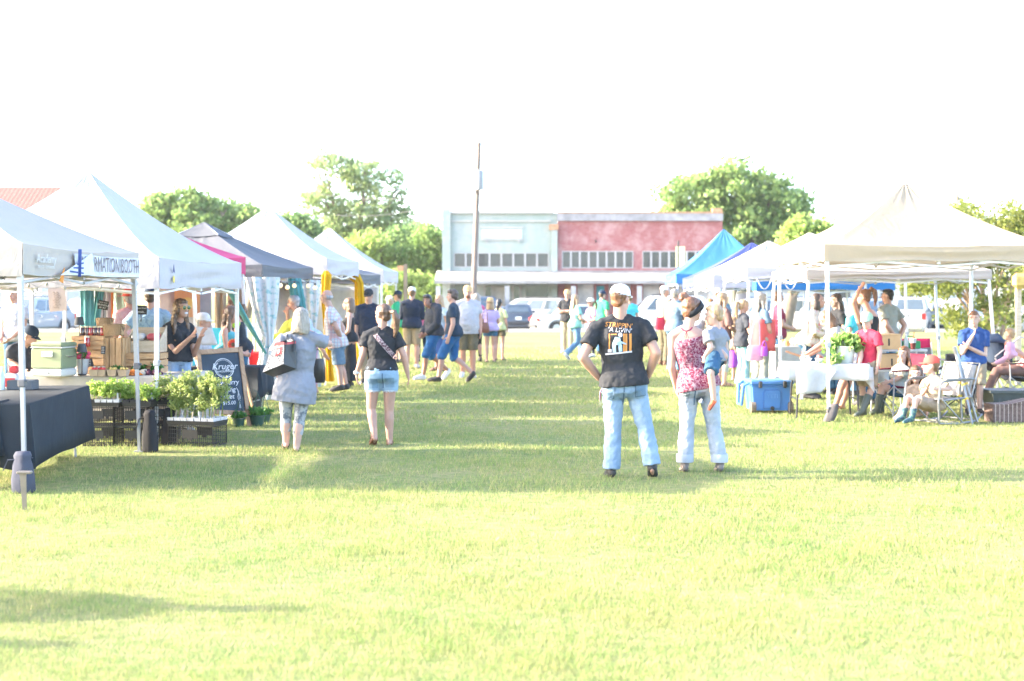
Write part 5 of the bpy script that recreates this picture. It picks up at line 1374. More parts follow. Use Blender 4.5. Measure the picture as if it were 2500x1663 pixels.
PE('woman in a black vest with one hand raised onto her tied hair', 2118, 0, 1.74, 50, ('tank', F_BLACK), ('jeans', D_DARK), ('highpony', H_AUB), ('shoe', SH_BLK), sex='f', depth=21.2, build=1.08, tone=3, head=(20, 0), J=dict(hd=P(2108, 728, 0), nk=P(2122, 760), sl=P(2098, 782, -.1), el=P(2083, 738, -.25), wl=P(2100, 704, -.12), gl=P(2112, 690, 0), sr=P(2140, 780, .1)))
PE('person in a turquoise tee with dark green sleeves behind the black vest woman', 2088, 0, 1.58, 40, ('tee', F_TURQ), ('jeans', D_MID), ('short', H_BROWN), ('shoe', SH_BLK), depth=23.2, arms='hips', build=1.1)
PE('black haired young man in a grey green tee and jeans facing left', 2168, 0, 1.78, 38, ('tee', F_SAGE, -.06), ('jeans', D_MID), ('short', H_BLACK), ('shoe', SH_BLK), depth=24.0, arms='behind', head=(30, 0), tone=0)
# ---- children at the right
A['redboy'] = PE('boy in a red tee pale green cap and tall rubber boots at the white table', 2118, 1018, 1.42, 128, ('tee', F_RED, -.14), ('shorts', F_KHAKI), ('short', H_BROWN), ('boot', BOOTG), hat=('cap', CAPG), hs=1.03, vox=.010, tone=1, head=(15, -10), J=dict(er=P(2102, 868, -.1), wr=P(2098, 888, -.2), al=P(2105, 1005, -.2), tl=P(2092, 1012, -.25)))
A['girl'] = PE('girl with long auburn hair seated in the maroon folding chair', 2196, 0, 1.48, 112, ('tee', F_SAGE), ('short_shorts', D_DARK, .6), ('long', H_AUB, .34), ('boot', BOOTG), sit=True, sex='f', hs=.97, depth=19.6, vox=.010, tone=1, head=(25, 0), J=dict(hd=P(2206, 868, 0), nk=P(2200, 896), hl=P(2192, 955, -.08), hr=P(2192, 955, .08), kl=P(2152, 945, -.1), kr=P(2156, 950, .12), al=P(2142, 1002, -.1), ar=P(2150, 1000, .12), tl=P(2128, 1008, -.1), tr=P(2136, 1006, .12), el=P(2190, 925, -.15), wl=P(2170, 932, -.2), er=P(2218, 930, .0), wr=P(2186, 942, -.1)))
A['smallgirl'] = PE('small girl with long fair hair and fringe between the two seated children', 2240, 0, 1.08, 165, ('tee', F_BEIGE, -.25), ('short_shorts', F_BEIGE), ('long', H_HIGH, .26), ('boot', M('pale_pink_boot', (.45, .33, .30), .6)), sit=True, sex='f', hs=1.02, depth=19.0, vox=.010, tone=1, J=dict(hd=P(2236, 918, 0), nk=P(2238, 944), hl=P(2240, 998, .05), hr=P(2250, 998, .05), kl=P(2226, 982, -.3), kr=P(2212, 982, -.3), al=P(2202, 1012, -.35), ar=P(2196, 1014, -.3), tl=P(2190, 1022, -.42), tr=P(2184, 1022, -.38)))
A['capboy'] = PE('boy in a red cap and cream tee seated in the rocking camp chair', 2292, 0, 1.18, 128, ('tee', F_CREAM), ('shorts', F_BEIGE), ('short', H_BROWN), ('boot', SH_FLOR, .45), sit=True, hat=('cap', CAPR), hs=1.03, depth=18.3, vox=.010, tone=1, head=(-50, 4), J=dict(hd=P(2272, 896, 0), nk=P(2280, 922), sl=P(2300, 935, -.08), sr=P(2258, 935, .08), el=P(2318, 950, -.12), wl=P(2288, 950, -.24), er=P(2252, 962, -.05), wr=P(2264, 946, -.2), hl=P(2290, 992, -.06), hr=P(2270, 992, .08), kl=P(2236, 976, -.28), kr=P(2214, 974, -.15), al=P(2226, 1022, -.3), ar=P(2204, 1020, -.16), tl=P(2208, 1030, -.38), tr=P(2188, 1028, -.22)))
A['blueboy'] = PE('boy in a blue tee and khaki shorts holding a hand to his mouth', 2378, 1014, 1.44, 172, ('tee', F_BLUE, -.12), ('shorts', F_KHAKI), ('short', H_AUB), ('shoe', SH_BLK, SH_WHT), hs=1.05, vox=.010, tone=1, head=(-15, 0), J=dict(er=P(2350, 862, -.08), wr=P(2374, 822, -.17), gr=P(2382, 806, -.17), el=P(2404, 868, -.06), wl=P(2366, 848, -.18), gl=P(2352, 840, -.2)))
PE('woman in pink reclining in a black camp chair with a baby', 2535, 0, 1.68, 92, ('tee', F_SALMON), ('leggings', F_BROWN), ('long', H_BROWN, .3), ('shoe', SH_GRY), sit=True, sex='f', depth=21.6, build=1.2, lean=-20, tone=3, J=dict(hl=P(2505, 905, -.1), hr=P(2505, 905, .1), kl=P(2432, 905, -.12), kr=P(2446, 892, .12), al=P(2402, 972, -.1), ar=P(2408, 960, .1), tl=P(2384, 978, -.1), tr=P(2390, 966, .1), er=P(2500, 868, -.1), wr=P(2470, 848, -.1), el=P(2505, 872, -.2), wl=P(2476, 858, -.2)))
PE('baby in pale pink standing on the reclining woman in pink', 2464, 0, .72, 60, ('long', F_LPINK), ('leggings', F_LPINK), ('short', H_BLOND), sit=False, hs=.80, depth=21.2, z0=.72, build=1.5, tone=1, J=dict(hd=P(2464, 820, 0), nk=P(2466, 838), hl=P(2466, 868, -.05), hr=P(2468, 868, .05), kl=P(2448, 878, -.05), kr=P(2450, 880, .05), al=P(2426, 888, -.04), ar=P(2428, 890, .05), tl=P(2420, 886, -.04), tr=P(2420, 888, .05)))
# two people standing just outside the frame whose shadows cross the near lawn
PE('person in grey just past the left edge casting the long near shadow', -1420, 0, 1.80, -90, ('tee', F_GREYT), ('jeans', D_MID), ('short', H_BROWN), ('shoe', SH_BLK), 'hips', depth=7.72, vox=.014, build=1.25)
PE('person in blue just past the left edge casting the shorter near shadow', -2080, 0, 1.70, -80, ('tee', F_BLUE), ('jeans', D_MID), ('short', H_BLACK), ('shoe', SH_BLK), depth=6.95, vox=.014)
# ------------------------------------------------------------ left stalls: things on and around the tables
PINE = wood('pine_wood', (.34, .19, .085), (.52, .33, .17), (3, 16, 16)); PINE_V = wood('pine_wood_upright', (.34, .19, .085), (.52, .33, .17), (16, 16, 3)); PALEWOOD = wood('pale_wood', (.42, .33, .23), (.56, .46, .34), (3, 14, 14)); OAK = wood('oak_frame', (.26, .14, .07), (.44, .27, .15), (4, 14, 4))
BLK_CLOTH = fabric('black_tablecloth', (.018, .024, .032), folds=.35, fs=3); BEIGE_CLOTH = fabric('beige_tablecloth', (.40, .36, .32)); RED_CLOTH = fabric('red_tablecloth', (.42, .015, .02)); WHITE_CLOTH = fabric('white_tablecloth', (.52, .51, .51), .15)
CRATE_BLK = M('black_crate_plastic', (.022, .023, .026), .45); POT_W = M('white_pot', (.52, .52, .54), .5); POT_B = M('black_pot', (.03, .03, .034), .5); POT_G = M('green_pot', (.02, .06, .045), .45)
CHALK = M('chalk_white', (.60, .60, .60), .9); SLATE = M('chalkboard_slate', (.028, .045, .065), .7, .3, 3); SLATE_K = M('black_sign_board', (.02, .022, .026), .7)
LID = M('jar_lid', (.50, .45, .36), .35, metal=.5); BAGC = fabric('weight_bag_slate', (.055, .06, .085)); BAGB = fabric('weight_bag_black', (.022, .022, .025))
HERB = leaf_mat('leaf_seedling', (.18, .33, .05), (.32, .46, .10), (.46, .54, .16), .55); HERB2 = leaf_mat('leaf_tomato', (.20, .29, .07), (.34, .42, .12), (.48, .50, .22), .55); PARS = leaf_mat('leaf_parsley', (.02, .10, .02), (.05, .17, .03), (.10, .24, .05), .3); STRAWB = leaf_mat('leaf_strawberry', (.05, .15, .03), (.09, .22, .05), (.15, .30, .07), .4)
def table(label, c, rz, L, W_, H, top=None, group='market tables', name='folding_table', legmat=None):
    t = thing(name, label, 'table', (c[0], c[1], 0), rz, group); lm = legmat or STEEL_G
    MB().box((0, 0, H - .02), (L, W_, .04), None, .01).build('tabletop', top or M('table_plastic', (.45, .44, .42), .5), t)
    for sx in (-1, 1):
        for sy in (-1, 1):
            MB().tube([V(sx * (L / 2 - .22), sy * (W_ / 2 - .10), H - .04), V(sx * (L / 2 - .14), sy * (W_ / 2 - .08), H * .6), V(sx * (L / 2 - .12), sy * (W_ / 2 - .06), .0)], .014, 8).build('leg', lm, t)
        MB().tube([V(sx * (L / 2 - .13), -W_ / 2 + .07, H * .35), V(sx * (L / 2 - .13), W_ / 2 - .07, H * .35)], .010, 6).build('cross_brace', lm, t)
    return t
def tablecloth(label, c, rz, L, W_, H, drop, mat, seed=0, flare=.03, group='tablecloths', sides=(1, 1, 1, 1)):
    n = 56; L2, W2 = L / 2 + .012, W_ / 2 + .012
    per = []
    for k in range(n * 4):
        s, u = divmod(k, n); u /= n
        p, nn, tt = ((-L2 + 2 * L2 * u, -W2), (0, -1), sides[0]) if s == 0 else ((L2, -W2 + 2 * W2 * u), (1, 0), sides[1]) if s == 1 else ((L2 - 2 * L2 * u, W2), (0, 1), sides[2]) if s == 2 else ((-L2, W2 - 2 * W2 * u), (-1, 0), sides[3])
        per.append((V(p[0], p[1], 0), V(nn[0], nn[1], 0), u, s, tt))
    rings = []
    for t in (0, .02, .15, .4, .7, 1):
        r = []
        for i, (p, nn, u, s, tt) in enumerate(per):
            a = .5 + .5 * math.sin(u * (17 if s % 2 == 0 else 11) + s * 2 + seed + .7 * math.sin(u * 5 + seed))
            c_ = math.exp(-min(u, 1 - u) * 16)
            off = (flare * a + .05 * c_) * t ** .8
            r.append(p + nn * off + V(0, 0, H + .006 - drop * tt * t * (1 + .03 * math.sin(u * 9 + s))))
        rings.append(r)
    mb = MB(); mb.loft(rings, cap=False); mb.add([p for p in rings[0]], [tuple(range(len(rings[0])))])
    o = mb.build('tablecloth', mat, None, smooth=50); o.location = (c[0], c[1], 0); o.rotation_euler = (0, 0, rz); solid(o, .003, 1)
    return tag(o, label, 'tablecloth', group)
# info booth table
table('long folding table under the black cloth at the near left', (-4.80, 13.38), R(4.9), .74, 2.4, .745)
tablecloth('black cloth hanging almost to the grass at the near left', (-4.80, 13.38), R(4.9), .74, 2.4, .75, .57, BLK_CLOTH, 1, .035)
tablecloth('second crumpled black cloth bunched over the front of the black table', (-4.93, 12.35), R(4.9), .60, .40, .762, .46, BLK_CLOTH, 5, .06)
o = MB().box(wp(56, 936, 14.0) , (.26, .20, .10), None, .008).build('cash_box', M('slate_metal', (.05, .065, .085), .45), None, True); o.location.z = .757; tag(o, 'dark slate metal cash box on the black table', 'cash box')
p = wp(30, 925, 14.1); b_ = thing('red_white_jug', 'red and white plastic jug left of the dark cash box', 'jug', (p.x, p.y, .757))
MB().box((0, 0, .08), (.16, .12, .16), None, .03).build('body', M('white_plastic', (.52, .52, .52), .4), b_); MB().box((.02, 0, .20), (.10, .09, .08), None, .025).build('cap', M('red_plastic', (.45, .02, .03), .4), b_)
MB().box((0, -.062, .07), (.10, .006, .09)).build('label', M('red_plastic', (.45, .02, .03), .4), b_)
p = wp(4, 925, 13.9); b_ = thing('water_bottle', 'clear water bottle at the left edge of the black table', 'bottle', (p.x, p.y, .757))
MB().lathe([(0, 0), (.033, .005), (.033, .15), (.014, .2), (.014, .22), (0, .22)]).build('body', M('clear_plastic', (.40, .46, .48), .1), b_, smooth=40); MB().lathe([(0, .22), (.016, .22), (.016, .24), (0, .24)]).build('cap', M('white_plastic', (.5, .5, .5)), b_)
def leg_bag(label, p, r, h, mat, lean=(0, 0), group='tent leg weights'):
    t = thing('weight_bag', label, 'weight bag', p, 0, group); rs = []
    for z, k in ((.0, .92), (.04, 1.02), (.35, 1), (.68, .86), (.82, .70), (.90, .78), (1.0, .62)):
        rs.append([V(lean[0] * z + r * k * (1.15 + .10 * math.sin(5 * a + z * 4)) * math.cos(a), lean[1] * z + r * k * .95 * (1 + .08 * math.sin(4 * a)) * math.sin(a), z * h) for a in [2 * math.pi * j / 22 for j in range(22)]])
    MB().loft(rs).build('sack', mat, t, smooth=180)
    MB().tube([V(lean[0] + r, 0, h * .85), V(lean[0] - r * 1.5, -.02, h * .80), V(lean[0] - r * 1.9, -.03, h * .55)], .014, 6, flat=.4).build('strap', mat, t)
    return t
leg_bag('slate grey sand bag strapped to the nearest tent leg', V(-4.28, 11.95, 0), .085, .36, BAGC)
leg_bag('tall black sand bag on the tent leg before the stacked crates', V(-3.98, 15.0, 0), .075, .46, BAGB)
leg_bag('black sand bag on the white tent leg between the two seedling crates', V(-3.96, 15.72, 0), .07, .42, BAGB, (.02, 0))
st = thing('ground_stake', 'metal tent stake with a flat head in the grass at lower left', 'stake', gp(60, 1246))
m = MB(); m.T = Matrix.Rotation(R(-3), 4, 'Y'); m.prism([V(-.016, 0, 0), V(.016, 0, 0), V(.026, 0, .29), V(-.026, 0, .29)], V(0, .012, 0)); m.build('spike', M('stake_steel', (.22, .19, .16), .4, metal=.6), st)
m = MB(); m.box((0, 0, .305), (.115, .06, .022), None, .006); m.build('head', M('stake_steel', (.22, .19, .16)), st)
# signs on the info tent valance: side face runs from (-4.34,12.1) to (-4.10,15.1)
def vpt(u, z, off=.03):
    a, b_ = V(-4.34, 12.1, 0), V(-4.10, 15.1, 0); n_ = V(b_.y - a.y, -(b_.x - a.x), 0).normalized()
    return a.lerp(b_, u) + n_ * off + V(0, 0, z)
VN = V(3.0, -.24, 0).normalized(); VROT = facing(VN)
pb = thing('info_banner', 'white paper banner lettered INFORMATION BOOTH clipped to the near tent edge', 'banner', vpt(.62, 1.95))
MB().grid(lambda u, v: vpt(.36 + .585 * u, 1.925 + .205 * v - .012 * math.sin(u * 3.1), .035 + .006 * math.sin(u * 14) + .004 * math.sin(u * 31 + v * 5)), 40, 4).build('sheet', M('banner_paper', (.52, .51, .53), .6), pb, True)
DKL = M('brown_lettering', (.13, .10, .11), .7)
text('INFORMATION BOOTH', .215, DKL, pb, vpt(.655, 2.026, .056), VROT, sx=.70, space=1.03)
fl = thing('paper_pennant', 'white and blue striped paper pennant left of the information lettering', 'pennant', vpt(.3, 1.95))
MB().prism([vpt(.22, 1.915, .066), vpt(.475, 2.14, .066), vpt(.50, 1.925, .066)], VN * .004).build('sheet', M('pennant_white', (.50, .52, .58), .6), fl, True)
for i in range(3): MB().bar(vpt(.29 + .03 * i, 1.955 + .035 * i, .073), vpt(.40, 1.94 + .05 * i, .073), .004, .016).build('stripe', M('pennant_blue', (.03, .06, .22)), fl, True)
MB().bar(vpt(.36, 1.905, .08), vpt(.365, 2.17, .08), .012, .03).build('ribbon', M('pennant_blue', (.03, .06, .22)), fl, True)
MB().prism([vpt(.215, 1.86, .06), vpt(.255, 1.99, .06), vpt(.245, 1.84, .06)], VN * .006).build('tip', M('pennant_orange', (.60, .20, .01)), fl, True)
text('Academy', .115, M('faded_white_print', (.50, .49, .48), .8), T1, vpt(.145, 2.06, .034), VROT, shear=.12)
text('SPORTS + OUTDOORS', .036, M('faded_white_print', (.50, .49, .48), .8), T1, vpt(.145, 1.985, .034), VROT)
# small emblem on the white tent valance
a2, b2 = V(-4.086, 15.8, 0), V(-3.72, 18.75, 0); n2 = V(b2.y - a2.y, -(b2.x - a2.x), 0).normalized()
q = a2.lerp(b2, .13) + n2 * .03 + V(0, 0, 2.03); r2 = facing(n2)
em = MB(); em.prism([q + r2 @ V(-.035, -.05, 0), q + r2 @ V(0, .06, 0), q + r2 @ V(.035, -.05, 0), q + r2 @ V(0, -.02, 0)], n2 * .003); em.build('emblem', M('emblem_navy', (.03, .03, .12)), T2, True)
em = MB(); em.prism([q + r2 @ V(.03 * math.cos(a), -.12 + .045 * math.sin(a), 0) for a in [k * math.pi / 5 for k in range(10)]], n2 * .003); em.build('emblem', M('emblem_yellow', (.55, .42, .06)), T2, True)
# beige produce table
TZ = .76; BR = R(-5.5)
table('folding table under the beige cloth behind the seedling crates', (-5.02, 16.50), BR, 2.1, .76, .75)
tablecloth('beige cloth over the produce table of the white tent', (-5.02, 16.50), BR, 2.1, .76, .755, .50, BEIGE_CLOTH, 3, .03)
table('back table of the white tent holding the bread crate', (-4.72, 17.15), BR, 1.7, .5, .75)
tablecloth('beige cloth over the back table of the white tent', (-4.72, 17.15), BR, 1.7, .5, .755, .6, BEIGE_CLOTH, 8, .02)
def onp(px, d, z=TZ): return V((px - CX) * d / F, d, z + .012)
# cooler
ck = thing('vintage_cooler', 'sage green steel cooler with white base and chrome front latch', 'cooler', onp(132, 16.05), R(-14))
ck.scale = (.9, .9, .9)
SAGEM = M('sage_enamel', (.17, .21, .125), .3, .04, 3, 0, coat=.4); ENW = M('white_enamel', (.48, .48, .47), .3, .04, 3, 0)
MB().box((0, 0, .05), (.45, .36, .10), None, .02).build('base', ENW, ck); MB().box((0, 0, .235), (.45, .36, .27), None, .02).build('body', SAGEM, ck)
MB().box((0, 0, .378), (.456, .366, .016), None, .004).build('trim', ENW, ck); MB().box((0, 0, .415), (.455, .365, .06), None, .02).build('lid', SAGEM, ck)
hd = MB(); hd.box((.02, -.187, .29), (.16, .012, .075), None, .005); hd = hd.build('latch_plate', CHROME, ck); MB().tube([V(-.04, -.195, .32), V(-.05, -.21, .27), V(.09, -.21, .27), V(.08, -.195, .32)], .006, 6).build('bail', CHROME, hd)
m = MB(); m.T = Matrix.Translation((.02, -.185, .05)) @ Matrix.Rotation(R(90), 4, 'X'); m.lathe([(0, 0), (.018, 0), (.018, .015), (0, .015)]); m.build('drain_plug', CHROME, ck)
MB().tube([V(.232, -.1, .28), V(.262, -.08, .26), V(.262, .08, .26), V(.232, .1, .28)], .008, 6).build('side_handle', CHROME, ck)
def crate(label, p, rz, w, d, h, mat=PINE, upright=False, open_side=None, group='wooden crates'):
    t = thing('wooden_crate', label, 'crate', p, rz, group); th = .012
    for name, c, sx, axis in (('side', (0, -d / 2, 0), w, 'x'), ('side', (0, d / 2, 0), w, 'x'), ('end', (-w / 2, 0, 0), d - 2 * th - .004, 'y'), ('end', (w / 2, 0, 0), d - 2 * th - .004, 'y')):
        if open_side == (c[0] and (1 if c[0] > 0 else -1), c[1] and (1 if c[1] > 0 else -1)): continue
        m = MB(); n = 3
        if upright:
            n = max(3, int(sx / .075)); sw = sx / n
            for i in range(n):
                q = -sx / 2 + sw * (i + .5)
                m.box((c[0] + (q if axis == 'x' else 0), c[1] + (q if axis == 'y' else 0), h / 2), ((sw * .82 if axis == 'x' else th), (sw * .82 if axis == 'y' else th), h))
        else:
            sh = h / n
            for i in range(n): m.box((c[0], c[1], sh * (i + .5)), ((sx if axis == 'x' else th), (sx if axis == 'y' else th), sh * .82))
        m.build(name, mat, t)
    MB().box((0, 0, .008), (w - .03, d - .03, .012)).build('base', mat, t)
    for sx in (-1, 1):
        for sy in (-1, 1): MB().box((sx * (w / 2 - .022), sy * (d / 2 - .022), h / 2), (.024, .024, h - .01)).build('corner_post', mat, t)
    return t
cz = TZ
c1 = crate('pine crate on its side below the row of jam jars', onp(226, 16.6), BR, .40, .30, .29, PINE, False)
c1b = crate('upper pine crate holding the jam jars', onp(226, 16.6, cz + .29), BR, .40, .30, .17, PINE, False)
c2 = crate('upright slatted pine crate beside the parsley', onp(286, 16.62), BR, .23, .30, .43, PINE_V, True)
c3 = crate('pine crate behind the leafy greens', onp(356, 16.72), BR, .45, .30, .25, PINE, False)
pb_ = thing('bread_box', 'pale wooden display box of wrapped bread on the right pine crate', 'box', onp(358, 16.85, cz + .25), BR, None)
m = MB(); m.box((0, .12, .15), (.40, .015, .30)); m.build('back', PALEWOOD, pb_)
for s in (-1, 1): MB().prism([V(s * .2, -.12, 0), V(s * .2, .128, 0), V(s * .2, .128, .32), V(s * .2, -.12, .14)], V(s * .014, 0, 0)).build('end', PALEWOOD, pb_)
MB().box((0, -.12, .07), (.398, .014, .14)).build('front', PALEWOOD, pb_); MB().box((0, 0, .13), (.39, .22, .012)).build('shelf', PALEWOOD, pb_)
for i, (x, mt, lb) in enumerate(((-.09, M('paper_white', (.50, .48, .47), .7), 'white paper wrapped loaf in the bread box'), (.10, M('red_wrap', (.42, .06, .08), .4), 'red wrapped pack in the bread box'))):
    m = MB(); m.box((0, 0, .045), (.16, .16, .09), None, .03); o = m.build('wrapped_loaf', mt, None); o.location = pb_.location + Vector((x, -.02, .14)); tag(o, lb, 'loaf')
def jar(label, p, r, h, mat, group='jam jars'):
    t = thing('jam_jar', label, 'jar', p, 0, group)
    MB().lathe([(0, 0), (r * .95, 0), (r, .01), (r, h * .74), (r * .82, h * .84), (r * .82, h * .86), (0, h * .86)], n=14).build('body', mat, t, smooth=40)
    MB().lathe([(0, h * .85), (r * .88, h * .85), (r * .88, h), (0, h)], n=14).build('lid', LID, t, smooth=30)
    return t
JR, JD, JB = glass('jam_red', (.30, .015, .02), .1), glass('jam_dark', (.05, .015, .02), .1), glass('jam_plum', (.09, .03, .035), .1)
for i, (px, mt, lb) in enumerate(((201, JD, 'leftmost dark jam jar on the upper crate'), (212, JB, 'second jam jar from the left on the upper crate'), (222, JR, 'bright red jam jar in the middle of the upper crate'), (233, JD, 'blackberry dark jar right of the bright red jar'), (243, JB, 'jar right of the blackberry dark jar'), (250, JR, 'red jar touching the larger wicker basket'))):
    jar(lb, onp(px, 16.55, cz + .46), .030, .115, mt)
jar('red jam jar alone in front of the pine crate', onp(213, 16.42, cz + .33), .034, .13, JR)
MB().box((0, 0, 0), (.10, .10, .012)).build('ledge', PINE, c1b, loc=(-.07, -.19, .035))
for px, lb in ((230, 'left small dark jar before the crate'), (241, 'middle small dark jar before the crate'), (252, 'right small dark jar before the crate')): jar(lb, onp(px, 16.3), .026, .10, JD)
def basket(label, p, w, d, h, rz=0):
    t = NT('wicker') if 'wicker' not in MATS else None
    if t:
        w1 = t.n('TexWave'); w1.inputs['Scale'].default_value = 26; w1.inputs['Distortion'].default_value = 6; t.l(t.tc.outputs['Object'], w1.inputs['Vector'])
        t.color(t.ramp(w1.outputs[0], [(.25, (.14, .075, .03)), (.6, (.42, .27, .13))])); t.bump(w1.outputs[0], 1, .012); MATS['wicker'] = t.m
    o = thing('wicker_basket', label, 'basket', p, rz, 'wicker baskets')
    rs = []
    for z, k in ((0, .88), (h * .5, .96), (h, 1.02), (h, .92), (.012, .80)):
        rs.append([V(w / 2 * k * abs(math.cos(a)) ** .5 * (1 if math.cos(a) > 0 else -1), d / 2 * k * abs(math.sin(a)) ** .5 * (1 if math.sin(a) > 0 else -1), z) for a in [2 * math.pi * j / 28 + .01 for j in range(28)]])
    MB().loft(rs).build('body', MATS['wicker'], o, smooth=60)
    MB().tube([V(w / 2 * 1.0 * math.cos(a), d / 2 * math.sin(a) * 1.0, h + .004) for a in [2 * math.pi * j / 24 for j in range(25)]], .008, 6).build('rim', MATS['wicker'], o)
    return o
basket('wider wicker basket with honey jars beside the jam jars', onp(278, 16.55, cz + .46), .25, .18, .13, BR)
basket('small wicker basket behind carrying the granola sign', onp(256, 16.78, cz + .56), .20, .16, .10, BR)
def sign(label, px, py, d, w, h, lines, tilt=0, stem=.10):
    c = wp(px, py, d); t = thing('price_sign', label, 'sign', c - V(0, 0, h / 2 + stem), R(-4), 'chalk price signs')
    rot = Matrix.Rotation(R(tilt), 3, 'Y'); c0 = V(0, 0, h / 2 + stem)
    MB().box(c0, (w, .008, h), rot).build('board', SLATE_K, t)
    if stem: MB().tube([V(.0, 0, 0), V(.004, 0, stem * .5), c0 - V(0, 0, h / 2)], .006, 5).build('clip_stem', PLASTIC, t)
    fr = rot @ facing((0, -1, 0))
    n = len(lines)
    for i, (s, sz) in enumerate(lines):
        z = h * (.5 - (i + .5) / n) * .86
        text(s, sz, CHALK, t, c0 + rot @ V(0, -.006, z), fr, w=False)
    return t
sign('black chalk sign reading GRANOLA above the wicker baskets', 252, 745, 16.7, .13, .11, (('Small Batch', .022), ('GRANOLA', .032), ('$8  $12', .026)), 10)
sign('black chalk sign above the bread box half behind the tent leg', 344, 757, 16.8, .15, .11, (('Freeze Dried', .026), ('Strawb...', .034)), 2, .09)
for px, py, lb in ((252, 855, 'small upright chalk tag beside the upright crate'), (219, 886, 'small tilted chalk tag before the little jars')):
    c = wp(px, py, 16.35); t = thing('price_tag', lb, 'sign', c, R(-8), 'chalk price signs')
    MB().box((0, 0, 0), (.055 if px > 240 else .085, .006, .095), Matrix.Rotation(R(2 if px > 240 else -14), 3, 'Y')).build('board', SLATE_K, t)
    for i in range(4): MB().tube([V(-.018 + .004 * j, -.005, .032 - .02 * i + .004 * math.sin(j * 2.3 + i)) for j in range(9)], .0025, 4).build('chalk_stroke', CHALK, t)
def lamp(label, px, d, zb, zs, h=.10):
    b0 = onp(px, d, zb - .012); t = thing('table_lamp', label, 'lamp', b0, 0, 'black table lamps')
    MB().lathe([(0, 0), (.05, 0), (.05, .012), (.008, .02), (.006, zs - zb), (0, zs - zb)], n=12).build('stand', PLASTIC, t, smooth=30)
    MB().lathe([(.062, zs - zb), (.042, zs - zb + h)], n=18, cap=True).build('shade', M('black_shade', (.035, .04, .05), .6), t, smooth=30)
lamp('taller black lamp left of the jam jars', 194, 16.5, .775, 1.36)
lamp('shorter black lamp before the flower pail', 200, 16.15, .775, 1.05)
# greens and vegetables
def pile(name, label, cat, px0, px1, d, z, items, mat, group=None):
    "a heap lying on the table: one thing of many little roots"
    m = MB()
    for i in range(items):
        m.ell(V((random.uniform(px0, px1) - CX) * d / F, d + random.uniform(-.08, .08), z + random.uniform(.01, .055)), random.uniform(.018, .028), None, 8, 6)
    return tag(m.build(name, mat, None, True, smooth=80), label, cat, group)
m = MB()
for i in range(34):
    a = onp(random.uniform(298, 326), 16.25 + random.uniform(-.05, .05), TZ + random.uniform(.0, .07)); q = a + V(random.uniform(.06, .14), random.uniform(-.06, .02), -(a.z - TZ - .02) * .8)
    m.rc(a, q, .013, .004, 7)
tag(m.build('carrots', M('carrot_orange', (.58, .17, .02), .6), None, True, smooth=80), 'heap of bright orange carrots on the beige table', 'carrots')
pile('turnips', 'pale turnips and onions beside the carrots', 'turnips', 328, 352, 16.35, TZ, 26, M('turnip_cream', (.50, .42, .32), .6))
pile('beets', 'dark purple beets at the right end of the produce table', 'beets', 356, 392, 16.4, TZ, 24, M('beet_purple', (.09, .015, .04), .6))
def greens(name, label, px, py, d, rad, n, size, mat, cat='greens'):
    c = wp(px, py, d); c.z = TZ + rad[2] * .95; t = thing(name, label, cat, V(c.x, c.y, TZ))
    leaves('leaves', mat, t, [(c + V(random.uniform(-.5, .5) * rad[0], random.uniform(-.4, .4) * rad[1], random.uniform(-.4, .4) * rad[2]), (rad[0] * .6, rad[1] * .6, rad[2] * .6)) for _ in range(8)], n, size)
    m = MB()
    for i in range(9): m.tube([V(c.x + random.uniform(-.02, .02), c.y, TZ + .01), c + V(random.uniform(-.6, .6) * rad[0], 0, random.uniform(-.2, .4) * rad[2])], .004, 5)
    m.build('stalks', PARS, t, True); return t
greens('parsley_bunch', 'dark green curly parsley bunch before the upright crate', 284, 877, 16.3, (.10, .08, .07), 900, .012, PARS)
greens('leafy_greens', 'broad leafy greens before the right pine crate', 337, 872, 16.5, (.12, .07, .06), 260, .035, PARS)
greens('leafy_greens', 'beet tops behind the tent pole at the right of the table', 384, 868, 16.5, (.07, .07, .08), 200, .035, PARS)
CARTON = M('pulp_carton', (.34, .25, .18), .9); BERRY = M('strawberry_red', (.50, .03, .03), .4)
for px, lb in ((232, 'leftmost pulp carton of strawberries'), (250, 'second pulp carton from the left'), (276, 'third pulp carton of yellow squash'), (302, 'rightmost pulp carton beside the carrots')):
    t = thing('pulp_carton', lb, 'carton', onp(px, 16.05), BR, 'pulp cartons of fruit')
    m = MB(); s0, s1 = .045, .058
    m.loft([[V(-s * x, -s * y, z) for x, y in ((-1, -1), (1, -1), (1, 1), (-1, 1))] for s, z in ((s0, 0), (s1, .075), (s1 - .006, .075), (s0 - .004, .01))]); m.build('tray', CARTON, t)
    for i in range(6): MB().ell(V(random.uniform(-.035, .035), random.uniform(-.035, .035), .075 + random.uniform(0, .012)), (.016, .016, .018), None, 8, 6).build('fruit', BERRY if px < 260 else M('squash_yellow', (.50, .36, .10), .5), t)
t = thing('flower_pail', 'galvanised pail of red radishes and flowers beside the cooler', 'pail', onp(200, 16.28), 0)
MB().lathe([(0, 0), (.065, 0), (.085, .19), (.080, .19), (.06, .02), (0, .02)], n=18).build('pail', M('galvanised', (.42, .43, .44), .45, metal=.5), t, smooth=40)
for i in range(16): MB().ell(V(random.uniform(-.08, .08), random.uniform(-.06, .06), .20 + random.uniform(0, .06)), random.uniform(.018, .03), None, 8, 6).build('radish', M('radish_pink', (.50, .04, .10), .5), t)
leaves('leaves', PARS, t, [(t.location + Vector((0, 0, .24)), (.09, .07, .05))], 120, .02)
